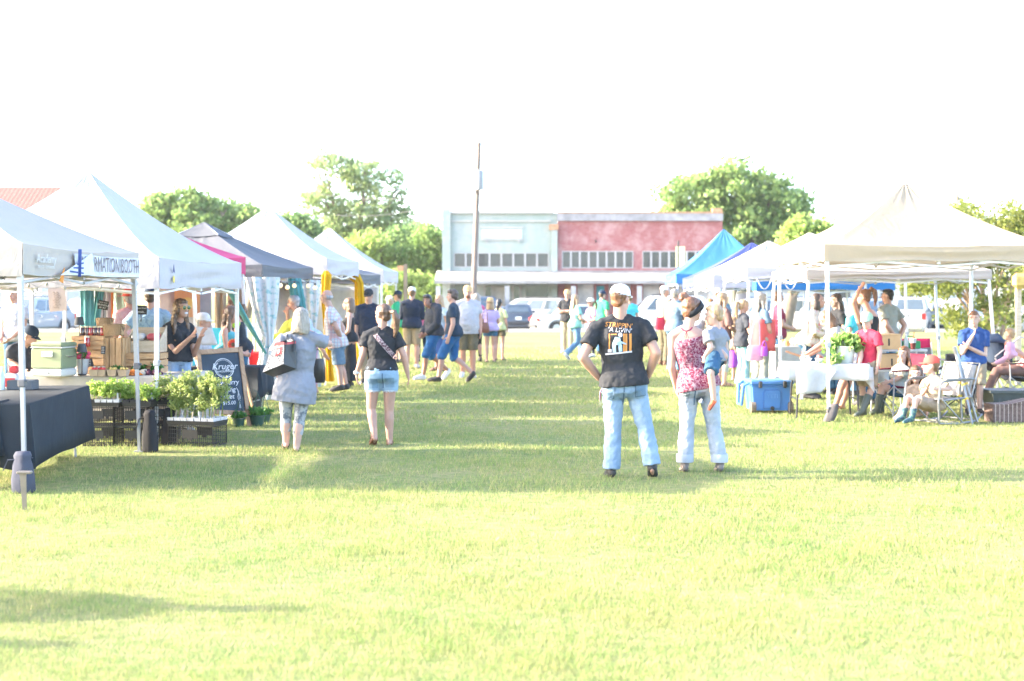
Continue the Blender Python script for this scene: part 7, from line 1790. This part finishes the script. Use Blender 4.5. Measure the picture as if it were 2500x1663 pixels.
# camp chairs
def camp_chair(label, p, rz, fab, frame, sw=.52, back=True, cat='chair', name='camp_chair', group='folding camp chairs', bh=.86):
    t = thing(name, label, cat, p, rz, group)
    MB().grid(lambda u, v: V(-sw / 2 + sw * u, -.24 + .48 * v, .42 - .06 * math.sin(math.pi * u) + .04 * (1 - v)), 8, 6)
    o = MB().grid(lambda u, v: V(-sw / 2 + sw * u, -.24 + .46 * v, .43 - .06 * math.sin(math.pi * u) - .05 * v), 8, 6).build('seat', fab, t, smooth=80); solid(o, .012, 0)
    if back:
        o = MB().grid(lambda u, v: V(-sw / 2 + sw * u, .22 + .14 * v + .05 * math.sin(math.pi * u), .40 + (bh - .40) * v), 8, 6).build('backrest', fab, t, smooth=80); solid(o, .012, 0)
    for s in (-1, 1):
        MB().tube([V(s * sw / 2, .30 if back else .22, bh), V(s * sw / 2, .22, .40), V(s * sw / 2, .26, .0)], .011, 7).build('rear_leg', frame, t)
        MB().tube([V(s * sw / 2, -.27, .64), V(s * sw / 2, -.26, .42), V(s * sw / 2, -.28, 0)], .011, 7).build('front_leg', frame, t)
        m = MB(); m.bar(V(s * sw / 2, -.28, .635), V(s * sw / 2, .30, .66), .06, .018); m.build('armrest', fab, t)
        MB().tube([V(s * sw / 2, -.27, .03), V(s * sw / 2, .24, .42)], .009, 6).build('side_brace', frame, t); MB().tube([V(s * sw / 2, .25, .03), V(s * sw / 2, -.25, .42)], .009, 6).build('side_brace', frame, t)
    for y in (-.27, .25):
        MB().tube([V(-sw / 2, y, .04), V(sw / 2, y, .42)], .009, 6).build('cross_brace', frame, t); MB().tube([V(sw / 2, y, .04), V(-sw / 2, y, .42)], .009, 6).build('cross_brace', frame, t)
    return t
camp_chair('maroon folding chair under the auburn haired girl', V((2192 - CX) * 19.65 / F, 19.65, 0), R(-68), fabric('maroon_canvas', (.13, .012, .03)), STEEL_G, .50)
cr = camp_chair('red backed camp chair with grey mesh behind the drinks shelf', V((2258 - CX) * 22.6 / F, 22.6, 0), R(12), fabric('grey_mesh', (.16, .16, .17)), STEEL_G, .56, bh=.92)
o = MB().grid(lambda u, v: V(-.29 + .58 * u, .33 + .03 * v + .05 * math.sin(math.pi * u), .78 + .20 * v), 8, 4).build('head_panel', fabric('red_canvas', (.42, .015, .07)), cr, smooth=80); solid(o, .02, 0)
camp_chair('black camp chair of the reclining woman in pink', V((2492 - CX) * 21.7 / F, 21.7, 0), R(-92), fabric('black_canvas', (.02, .022, .028)), STEEL_G, .60)
camp_chair('black folding chair behind the rocking chair', V((2338 - CX) * 20.0 / F, 20.0, 0), R(-30), fabric('black_canvas', (.02, .022, .028)), CRATE_BLK, .46, bh=.84)
# rocking chair of the boy in the red cap
rk = thing('rocking_camp_chair', 'silver framed rocking camp chair under the boy in the red cap', 'chair', V((2296 - CX) * 18.35 / F, 18.35, 0), R(-58))
ALU = M('aluminium_tube', (.20, .205, .21), .35, .06, 10, 0, metal=.6)
o = MB().grid(lambda u, v: V(-.25 + .5 * u, -.26 + .5 * v, .35 - .02 * math.sin(math.pi * u)), 6, 6).build('seat', fabric('grey_mesh', (.16, .16, .17)), rk, smooth=80); solid(o, .012, 0)
o = MB().grid(lambda u, v: V(-.25 + .5 * u, .26 + .16 * v, .36 + .42 * v), 6, 6).build('backrest', fabric('pale_mesh', (.27, .262, .255)), rk, smooth=80); solid(o, .012, 0)
for s in (-1, 1):
    MB().tube([V(s * .29, -.36, .05), V(s * .29, -.38, .30), V(s * .29, -.34, .54), V(s * .29, -.28, .58), V(s * .29, .32, .60)], .013, 8).build('arm_frame', ALU, rk)
    MB().box((s * .29, .0, .605), (.05, .5, .02), None, .006).build('armrest', ALU, rk)
    MB().tube([V(s * .29, -.42, .10), V(s * .29, -.36, .035), V(s * .29, 0, .012), V(s * .29, .36, .035), V(s * .29, .48, .12)], .013, 8).build('rocker', ALU, rk)
    MB().tube([V(s * .29, .44, .80), V(s * .29, .27, .36), V(s * .29, -.28, .33)], .012, 7).build('back_post', ALU, rk); MB().tube([V(s * .29, .28, .36), V(s * .29, .34, .04)], .012, 7).build('rear_leg', ALU, rk); MB().tube([V(s * .29, -.3, .34), V(s * .29, .1, .02)], .010, 7).build('side_brace', ALU, rk)
for y, z in ((-.36, .05), (.36, .05), (.44, .80), (0, .03)): MB().tube([V(-.29, y, z), V(.29, y, z)], .010, 6).build('crossbar', ALU, rk)
# tripod, stroller, bins
tp = thing('folded_tripod', 'folded silver tripod with yellow rings leaning before the boy in blue', 'tripod', wp(2372, 1036, 18.1)); YR = M('yellow_ring', (.55, .38, .03), .5)
A0, A1 = wp(2335, 865, 18.35), wp(2374, 1036, 18.1)
for dx, n_ in ((0, 0), (.09, 1), (-.05, 2)):
    e = A1 + V(dx * 1.2 if n_ else 0, .12 * n_, .02 * n_ if n_ else 0); a = A0 + V(.02 * n_, .03 * n_, 0)
    MB().tube([a, a.lerp(e, .5), e], [.024, .020, .015], 9).build('leg', ALU, tp, True, smooth=40)
    for t_ in (.42, .62): q = a.lerp(e, t_); MB().tube([q, q + (e - a).normalized() * .03], .027, 10).build('ring', YR, tp, True)
MB().tube([A0, A0 + V(-.03, 0, .10)], .028, 10).build('head', ALU, tp, True)
sr = thing('baby_stroller', 'dark navy baby stroller behind the boy in blue', 'stroller', V((2425 - CX) * 22.2 / F, 22.2, 0)); NV = fabric('stroller_navy', (.025, .04, .07))
MB().tube([V(-.18, 0, .98), V(-.02, 0, .96), V(.10, 0, .78), V(.12, 0, .55)], [.05, .13, .17, .15], 12, flat=1.3).build('seat', NV, sr, smooth=80)
rs = []
for k in range(7):
    a = R(-10 + 22 * k); rs.append([V(-.05 + .26 * math.cos(a), .22 * math.cos(b), .86 + .22 * math.sin(a) * (.4 + .6 * abs(math.sin(b)))) for b in [math.pi * j / 8 for j in range(9)]])
o = MB().loft(rs, False, False).build('hood', NV, sr, smooth=60); solid(o, .012, 0)
for s in (-1, 1):
    MB().tube([V(-.05, s * .22, .72), V(.35, s * .22, 1.04), V(.42, s * .22, 1.02)], .012, 7).build('push_handle', STEEL_G, sr); MB().tube([V(.3, s * .22, 1.0), V(-.28, s * .22, .12)], .012, 7).build('frame_leg', STEEL_G, sr); MB().tube([V(-.05, s * .22, .7), V(.3, s * .22, .12)], .012, 7).build('frame_leg', STEEL_G, sr)
    for x in (-.28, .3):
        m = MB(); m.T = Matrix.Translation((x, s * .24, .10)) @ Matrix.Rotation(R(90), 4, 'X'); m.lathe([(.04, -.018), (.10, -.018), (.10, .018), (.04, .018)], n=18); m.build('wheel', TYRE, sr, smooth=30)
MB().tube([V(-.2, -.1, .62), V(-.1, -.1, .55), V(.05, 0, .5)], .06, 8).build('storage_bag', BAGB, sr)
bi = thing('storage_tote', 'black plastic storage tote at the right edge', 'storage tote', V((2470 - CX) * 19.6 / F, 19.6, .0)); TOTE = M('tote_black', (.045, .055, .055), .4)
m = MB(); m.loft([[V(sx * .36 * k, sy * .24 * k, z) for sx, sy in ((-1, -1), (1, -1), (1, 1), (-1, 1))] for k, z in ((.86, 0), (.98, .34), (.94, .34), (.83, .02))]); m.build('body', TOTE, bi)
m = MB(); m.loft([[V(sx * .36 * k, sy * .24 * k, z) for sx, sy in ((-1, -1), (1, -1), (1, 1), (-1, 1))] for k, z in ((1.0, .325), (1.08, .325), (1.08, .365), (1.0, .365))]); m.build('rim', TOTE, bi)
for x in (-.25, -.12, .02, .16): MB().box((x, -.224, .17), (.018, .022, .28), Matrix.Rotation(R(-5), 3, 'X')).build('rib', TOTE, bi)
text('HDX', .06, M('tote_emboss', (.02, .025, .025), .5), bi, V(.06, -.231, .16), facing((0, -1, -.09)), w=False)
MB().box((.1, 0, .30), (.3, .3, .04), None, .01).build('contents', F_BLUE, bi)
def striped_box():
    t = NT('brown_striped_card'); w1 = t.n('TexWave'); w1.bands_direction = 'X'; w1.inputs['Scale'].default_value = 5.3; t.l(t.tc.outputs['Object'], w1.inputs['Vector']); n1 = t.noise(30, 3)
    t.color(t.mix(t.ramp(w1.outputs[0], [(.90, (0, 0, 0)), (.96, (1, 1, 1))]), t.ramp(n1.outputs[0], [(.3, (.085, .055, .045)), (.7, (.15, .10, .085))]), (.34, .27, .23))); t.b.inputs['Roughness'].default_value = .9; return t.m
sx_ = thing('striped_box', 'brown box with thin pale upright stripes on the grass at lower right', 'box', V((2466 - CX) * 18.55 / F, 18.55, 0), R(4)); SB = striped_box()
MB().box((0, 0, .125), (.60, .30, .25), None, .01).build('body', SB, sx_); MB().prism([V(-.08, -.155, .25), V(.30, -.155, .25), V(.30, -.155, .32)], V(0, .30, 0)).build('flap', SB, sx_)
ws = thing('folded_white_cloth', 'folded white cloth and grey case under the tote edge', 'bag', V((2402 - CX) * 20.2 / F, 20.2, 0)); MB().box((0, 0, .08), (.30, .3, .16), None, .05).build('cloth', F_WHITE, ws); MB().box((0, -.16, .04), (.16, .08, .06), None, .02).build('case', STEEL_G, ws)
# yellow bird box on a post
bb = thing('yellow_sign_post', 'timber post carrying a rounded yellow board at the right edge', 'sign post', V((2486 - CX) * 26 / F, 26, 0))
MB().bar(V((2486 - CX) * 26 / F, 26, 0), V((2486 - CX) * 26 / F, 26, 1.86), .09).build('post', PALEWOOD, bb, True)
m = MB(); c = wp(2492, 686, 25.9); m.box(c, (.30, .16, .30), None, .07); m.build('board', M('board_yellow', (.56, .38, .10), .6, .25, 6), bb, True)
# bags carried in the crowd, cable loops, belts and other small things
def bag(name, label, cat, c, dims, mat, strap=None, rz=0, group=None):
    t = thing(name, label, cat, c - V(0, 0, dims[2] / 2), rz, group); rs = []
    for z, k in ((0, .86), (.12, 1), (.6, .98), (.95, .82), (1, .76)): rs.append([V(dims[0] / 2 * k * abs(math.cos(a)) ** .6 * (1 if math.cos(a) > 0 else -1), dims[1] / 2 * k * abs(math.sin(a)) ** .6 * (1 if math.sin(a) > 0 else -1), dims[2] * z) for a in [2 * math.pi * j / 20 + .01 for j in range(20)]])
    MB().loft(rs).build('pouch', mat, t, smooth=60)
    if strap: m = MB(); m.tube([V(-dims[0] * .32, 0, dims[2] * .95), V(strap[0] * .5 - dims[0] * .2, 0, dims[2] + strap[1] * .6), V(strap[0], 0, dims[2] + strap[1]), V(strap[0] * .5 + dims[0] * .2, 0, dims[2] + strap[1] * .6), V(dims[0] * .32, 0, dims[2] * .95)], .010, 6); m.build('strap', mat, t)
    return t
bag('shoulder_bag', 'pale pink shoulder bag of the long white haired woman', 'bag', wp(1843, 862, 23.3), (.28, .14, .26), F_LPINK, (.05, .55))
bag('plastic_bag', 'purple plastic bag held by the long white haired woman', 'bag', wp(1866, 858, 23.2), (.12, .10, .16), F_PURP, (0, .10))
bag('plastic_bag', 'black plastic bag hanging behind the grey tunic woman', 'bag', wp(776, 905, 22.6), (.26, .14, .40), M('black_film', (.02, .02, .022), .25), (0, .16))
bag('shoulder_bag', 'brown shoulder bag on the lavender tee', 'bag', wp(1182, 800, 34), (.26, .14, .26), M('brown_leather', (.14, .05, .03), .4), (.05, .4))
bag('shoulder_bag', 'red bag at the hip of the tall man in cream', 'bag', wp(1612, 790, 32.4), (.24, .14, .30), F_RED, (.05, .35))
ap = thing('apron', 'coral red apron worn by the long white haired woman', 'apron', wp(1862, 880, 23.5))
o = MB().grid(lambda u, v: wp(1830 + 62 * u, 858 - 78 * v, 23.42 + .10 * abs(2 * u - 1) ** 2 - .02) + V(0, .02 * math.sin(u * 11), 0), 12, 8).build('panel', F_CORAL, ap, True, smooth=80); solid(o, .012, 0)
for p0, p1, lb in ((wp(1848, 680, 25.85), wp(1885, 680, 25.85), 'left loop of white cable under the white strung tent'), (wp(1915, 690, 25.85), wp(1950, 672, 25.85), 'right loop of white cable under the white strung tent')):
    o = MB().tube([p0.lerp(p1, t_) + V(0, 0, -.20 * math.sin(math.pi * t_)) for t_ in [i / 10 for i in range(11)]], .010, 6).build('cable_loop', POT_W, None, True); tag(o, lb, 'cable')
# ---- details worn by the people nearest the camera
def on_shirt(o, shirt, off=.005):
    m = o.modifiers.new('wrap', 'SHRINKWRAP'); m.target = FIGS[shirt]; m.wrap_method = 'PROJECT'; m.use_project_x = m.use_project_z = False; m.use_project_y = True; m.use_negative_direction = True; m.use_positive_direction = True; m.offset = off
    return o
ML = 'man seen from behind in a white trucker cap with hands on his hips'
def root_of(lbl): return next(o for o in col.objects if o.get('label') == lbl)
man = root_of(ML); MD = man.location.y - .17
INKO, INKW, INKB, INKS = M('print_orange', (.52, .22, .05), .8), M('print_white', (.46, .45, .48), .8), M('print_blue', (.30, .42, .52), .8), M('print_dark', (.03, .03, .05), .8)
FR = facing((0, -1, 0))
def subdiv_strip(pts4, mat, name, layer):
    a, b, c, d = [wp(*p, MD) for p in pts4]
    o = MB().grid(lambda u, v: a.lerp(b, u).lerp(d.lerp(c, u), v), 8, 8).build(name, mat, man, True); return on_shirt(o, ML, .003 + .0012 * layer)
for x0, x1 in ((1487, 1490), (1522, 1526), (1527, 1532), (1537, 1543)): subdiv_strip(((x0, 860), (x1, 860), (x1, 815), (x0, 815)), INKO, 'print', 0)
subdiv_strip(((1492, 818), (1506, 818), (1506, 815), (1492, 816)), INKO, 'print', 0)
subdiv_strip(((1479, 868), (1544, 861), (1544, 857), (1479, 864)), INKW, 'print', 1)
for q in (((1497, 861), (1505, 861), (1504, 842), (1495, 842)), ((1512, 860), (1520, 858), (1519, 842), (1510, 843)), ((1495, 842), (1518, 843), (1514, 824), (1502, 823)), ((1514, 838), (1530, 842), (1530, 839), (1514, 832)), ((1485, 861), (1494, 861), (1494, 853), (1485, 854))): subdiv_strip(q, INKB if q[0][0] != 1485 else INKW, 'print', 1)
m = MB(); c = wp(1515, 818, MD); m.prism([c + V(.020 * math.cos(a), 0, .022 * math.sin(a)) for a in [k * math.pi / 8 for k in range(16)]], V(0, .001, 0)); on_shirt(m.build('print', INKW, man, True), ML, .006)
for s_, sz, px, py, mt in (("STRIPPIN'", .062, 1512, 795, INKO), ("'A LIVIN'", .060, 1514, 807, INKW)):
    o = text(s_, sz, mt, man, wp(px, py, MD), Matrix.Rotation(R(4), 3, 'Y') @ FR, 'print', ext=.0, shear=.15); on_shirt(o, ML, .0055)
def patch(lbl, q, mat, name, parent, off=.004, bd=None):
    D = parent.location.y - .22; a, b, c, d = [wp(*p, D) for p in q]
    o = MB().grid(lambda u, v: a.lerp(b, u).lerp(d.lerp(c, u), v), 6, 6).build(name, mat, parent, True); m = on_shirt(o, lbl + '#b', off); solid(o, .003, 0); return o
WL = 'woman seen from behind in a floral vest and hair bun carrying the toddler'
D_POCK = denim('pocket_denim', (.08, .14, .22), (.16, .24, .33))
patch(ML, ((1484, 978), (1500, 974), (1501, 946), (1484, 946)), D_POCK, 'pocket', man); patch(ML, ((1556, 970), (1580, 966), (1578, 936), (1553, 940)), D_POCK, 'pocket', man); patch(ML, ((1563, 940), (1572, 938), (1571, 930), (1562, 932)), M('leather_patch', (.26, .11, .05), .7), 'label', man, .008)
# wrist band and key fob
m = MB(); c = wp(1461, 919, man.location.y + .05); m.T = Matrix.Translation(c) @ Matrix.Rotation(R(35), 4, 'Y'); m.lathe([(.034, -.014), (.038, -.012), (.038, .012), (.034, .014)], n=16, cap=False); m.build('watch', PLASTIC, man, smooth=40) if False else m.build('watch', PLASTIC, man, True, smooth=40)
kf = thing('key_bunch', 'bunch of keys on a reddish lanyard at the hip of the trucker cap man', 'keys', wp(1465, 970, man.location.y - .02))
kl = kf.location
MB().tube([kl + V(.02, 0, .09), kl + V(.0, 0, .04), kl + V(0, 0, -.03)], [.012, .018, .012], 7, flat=.6).build('lanyard', M('lanyard_plum', (.18, .07, .10), .7), kf, True)
for i in range(3): MB().bar(kl + V(.008 * i, 0, -.03), kl + V(.012 * i - .01, 0, -.075), .012, .003).build('key', CHROME, kf, True)
# hair bands and straps
wm = root_of(WL)
D = wm.location.y
hb_ = []
for j in range(28):
    a = 2 * math.pi * j / 28; hb_.append(a)
hc_ = wp(1694, 755, D); tilt = Matrix.Rotation(R(-62), 3, 'Z') @ Matrix.Rotation(R(38), 3, 'X')
m = MB(); m.loft([[hc_ + tilt @ V(.084 * math.cos(a), .106 * math.sin(a), z) for a in hb_] for z in (-.028, .028)], cap=False); o = m.build('headband', F_BLACK, wm, True, smooth=60); solid(o, .006, 0)
m = MB(); yb = D - .145
m.tube([wp(1662, 800, D - .08), wp(1668, 806, yb + .03), wp(1676, 809, yb), wp(1684, 806, yb + .03), wp(1690, 800, D - .08)], .008, 6)
for e in (1669, 1675, 1681): m.tube([wp(1676, 809, yb), wp(e, 826, yb + .0)], .003, 5)
m.build('back_strap', F_MAROON, wm, True)
for q in (((1668, 985), (1686, 985), (1687, 958), (1668, 958)), ((1706, 985), (1724, 985), (1725, 958), (1706, 958))): patch(WL, q, denim('pale_pocket', (.15, .18, .22), (.24, .28, .32)), 'pocket', wm)
for px in (1672, 1756):
    m = MB(); m.lathe([(.082, -.04), (.086, -.03), (.086, .03), (.082, .04), (.07, .04), (.07, -.04)], wp(px, 1118, D + .0), 20, cap=False); m.build('turn_up', denim('pale_cuff', (.30, .34, .40), (.42, .45, .49)), wm, True, smooth=60)
PN = 'woman with a ponytail in a black tee and frayed denim shorts walking away'
pn = root_of(PN); Dp = pn.location.y
STRAPM = spotted('woven_strap', (.33, .27, .27), (.07, .015, .03), 70, .5)
o = MB().grid(lambda u, v: wp(914 + 50 * u + 10 * (v - .5), 818 + 58 * u - 5 * (v - .5), Dp - .2), 20, 2).build('bag_strap', STRAPM, pn, True); on_shirt(o, PN, .008); solid(o, .004, 0)
for q in (((898, 950), (920, 950), (920, 926), (898, 926)), ((938, 948), (960, 948), (960, 924), (938, 924))): patch(PN, q, denim('short_pocket', (.09, .16, .24), (.18, .27, .35)), 'pocket', pn)
m = MB(); m.T = Matrix.Translation(wp(871, 909, Dp + .03)) @ Matrix.Rotation(R(-8), 4, 'Y'); m.lathe([(.034, -.018), (.037, -.014), (.037, .014), (.034, .018)], n=16, cap=False); m.build('bracelet', POT_W, pn, True, smooth=40)
m = MB()
for px0, px1 in ((891, 929), (933, 970)):
    for i in range(26):
        x = px0 + (px1 - px0) * i / 25; t_ = (i / 25 - .5) * 2; yy = Dp - .092 * math.sqrt(max(.05, 1 - t_ * t_))
        m.bar(wp(x, 953, yy), wp(x + random.uniform(-1, 1), 953 + random.uniform(3, 6), yy - .005), .004, .003)
m.build('frayed_hem', M('fray_white', (.42, .45, .48), .9), pn, True)
# tote bag of the grey tunic woman
bl = root_of('blonde woman with a white bob in a baggy grey tunic and camouflage leggings'); Db = bl.location.y
tt = thing('tote_bag', 'black tote bag with a spotted white side on the shoulder of the grey tunic woman', 'bag', wp(690, 905, Db - .1))
a1, a2, a3, a4 = wp(672, 838, Db - .16), wp(694, 836, Db - .27), wp(692, 889, Db - .33), wp(641, 909, Db - .20)
b2_, b3_, b4_, b1_ = wp(722, 832, Db - .17), wp(724, 901, Db - .19), wp(668, 921, Db - .06), wp(700, 830, Db - .08)
BT = M('tote_black_cloth', (.022, .026, .03), .5)
m = MB(); m.add([a1, a2, a3, a4, b1_, b2_, b3_, b4_], [(1, 5, 6, 2), (3, 2, 6, 7), (0, 3, 7, 4), (5, 4, 7, 6)]); m.build('body', BT, tt, True)
m = MB(); m.add([a1, a2, a3, a4], [(0, 1, 2, 3)]); m.build('spotted_side', LEOPARD, tt, True)
def lerp2(u, v, off=.004):
    n_ = (a2 - a1).cross(a4 - a1).normalized(); n_ = n_ if n_.y < 0 else -n_
    return a1.lerp(a2, u).lerp(a4.lerp(a3, u), v) + n_ * off
MB().add([lerp2(-.01, -.02), lerp2(1.01, -.02), lerp2(1.01, .08), lerp2(-.01, .10)], [(0, 1, 2, 3)]).build('red_trim', F_CORAL, tt, True)
MB().add([lerp2(.42, .22), lerp2(.85, .2), lerp2(.85, .5), lerp2(.42, .54)], [(0, 1, 2, 3)]).build('red_emblem', F_CORAL, tt, True)
m = MB(); cc = lerp2(.63, .37, .008); ux = (lerp2(.8, .37) - lerp2(.5, .37)).normalized(); uz = (lerp2(.63, .2) - lerp2(.63, .5)).normalized(); m.prism([cc + ux * .022 * math.cos(a) + uz * .028 * math.sin(a) for a in [k * math.pi / 8 for k in range(16)]], V(0, -.002, 0)); m.build('emblem_dot', POT_W, tt, True)
nb = (b2_ - a2).cross(a3 - a2).normalized(); nb = nb if nb.y < 0 else -nb
MB().add([a2 + nb * .004 + (a3 - a2) * .02, b2_ + nb * .004 + (b3_ - b2_) * .02, b2_ + nb * .004 + (b3_ - b2_) * .10, a2 + nb * .004 + (a3 - a2) * .12], [(0, 1, 2, 3)]).build('red_trim', F_CORAL, tt, True)
m = MB()
sh_ = wp(705, 817, Db - .02)
m.tube([a2 + nb * .01 + (b2_ - a2) * .1 + (a3 - a2) * .5, a2 + nb * .012 + (b2_ - a2) * .12, sh_ + V(-.01, -.07, -.02), sh_ + V(0, 0, .01)], .014, 6, flat=.3)
m.tube([a2.lerp(b2_, .85) + nb * .01 + (a3 - a2) * .5, a2.lerp(b2_, .85) + nb * .012, sh_ + V(.04, -.075, -.03), sh_ + V(.03, 0, .0)], .014, 6, flat=.3)
m.build('shoulder_strap', BT, tt, True)
# sunglasses of the laughing vendor
vr, vW, vI = A['vendor']; hp_ = vI['hp']; hk = vI['hk']; HM = vI['HM']
sg = MB()
for s in (-1, 1):
    c = hp_(s * .034, .098, .010); sg.ell(c, (.026 * hk, .006 * hk, .024 * hk), HM, 14, 8)
sg.build('sunglass_lens', M('lens_green', (.03, .07, .03), .08), vr, True, smooth=60)
sg = MB()
for s in (-1, 1):
    c = lambda a: hp_(s * .034 + .029 * math.cos(a), .099, .010 + .027 * math.sin(a)); sg.tube([c(2 * math.pi * j / 18) for j in range(19)], .0035, 5); sg.tube([hp_(s * .062, .095, .014), hp_(s * .083, .0, .014)], .003, 5)
sg.tube([hp_(-.008, .103, .014), hp_(.008, .103, .014)], .003, 5); sg.build('sunglass_frame', M('frame_gold', (.45, .30, .10), .3), vr, True)
m = MB(); m.ell(hp_(0, .090, -.058), (.027 * hk, .008 * hk, .012 * hk), HM, 12, 6); m.build('teeth', POT_W, vr, True, smooth=60)
# beard of the man facing the camera, ginger beard of the trucker cap man
br_, bW, bI = A['beard']; m = MB(); h_ = bI['hp']; k_ = bI['hk']
m.ell(h_(0, .050, -.085), (.055 * k_, .050 * k_, .042 * k_), bI['HM']); rem(m.build('beard', H_AUB, br_, True), .010, 1, .012, .03)

# opening at the back of the trucker cap
m = MB(); hq = A['man'][2]['hp']; hkm = A['man'][2]['hk']
m.ell(hq(0, -.1085, .052), (.030 * hkm, .012 * hkm, .020 * hkm), A['man'][2]['HM'], 14, 8); m.build('cap_opening', H_AUB, man, True, smooth=60)

# seams on the jeans
SEAM = denim('seam_denim', (.05, .09, .15), (.10, .16, .23))
patch(ML, ((1523, 992), (1526, 992), (1526, 940), (1523, 940)), SEAM, 'seam', man, .003)
for q in (((1483, 979), (1502, 975), (1502, 973), (1483, 977)), ((1499, 976), (1501, 976), (1502, 945), (1500, 945)), ((1555, 972), (1580, 968), (1580, 966), (1555, 970)), ((1553, 972), (1555, 972), (1553, 939), (1551, 939))): patch(ML, q, SEAM, 'seam', man, .006)
patch(WL, ((1698, 992), (1701, 992), (1701, 950), (1698, 950)), SEAM, 'seam', wm, .003)
patch(PN, ((931, 950), (933.5, 950), (933.5, 912), (931, 912)), SEAM, 'seam', pn, .003)
# ------------------------------------------------------------ air
hz = NT('air_haze'); hz.t.nodes.remove(hz.b)
pv = hz.n('VolumePrincipled'); pv.inputs['Density'].default_value = .0002; pv.inputs['Color'].default_value = (.95, .96, .98, 1); pv.inputs['Anisotropy'].default_value = .2
hz.l(pv.outputs[0], hz.out.inputs['Volume'])
o = MB().box((0, 55, 8), (380, 320, 19)).build('haze', hz.m, None)
tag(o, 'thin pale summer haze over the market lawn and street', 'haze', kind='stuff')
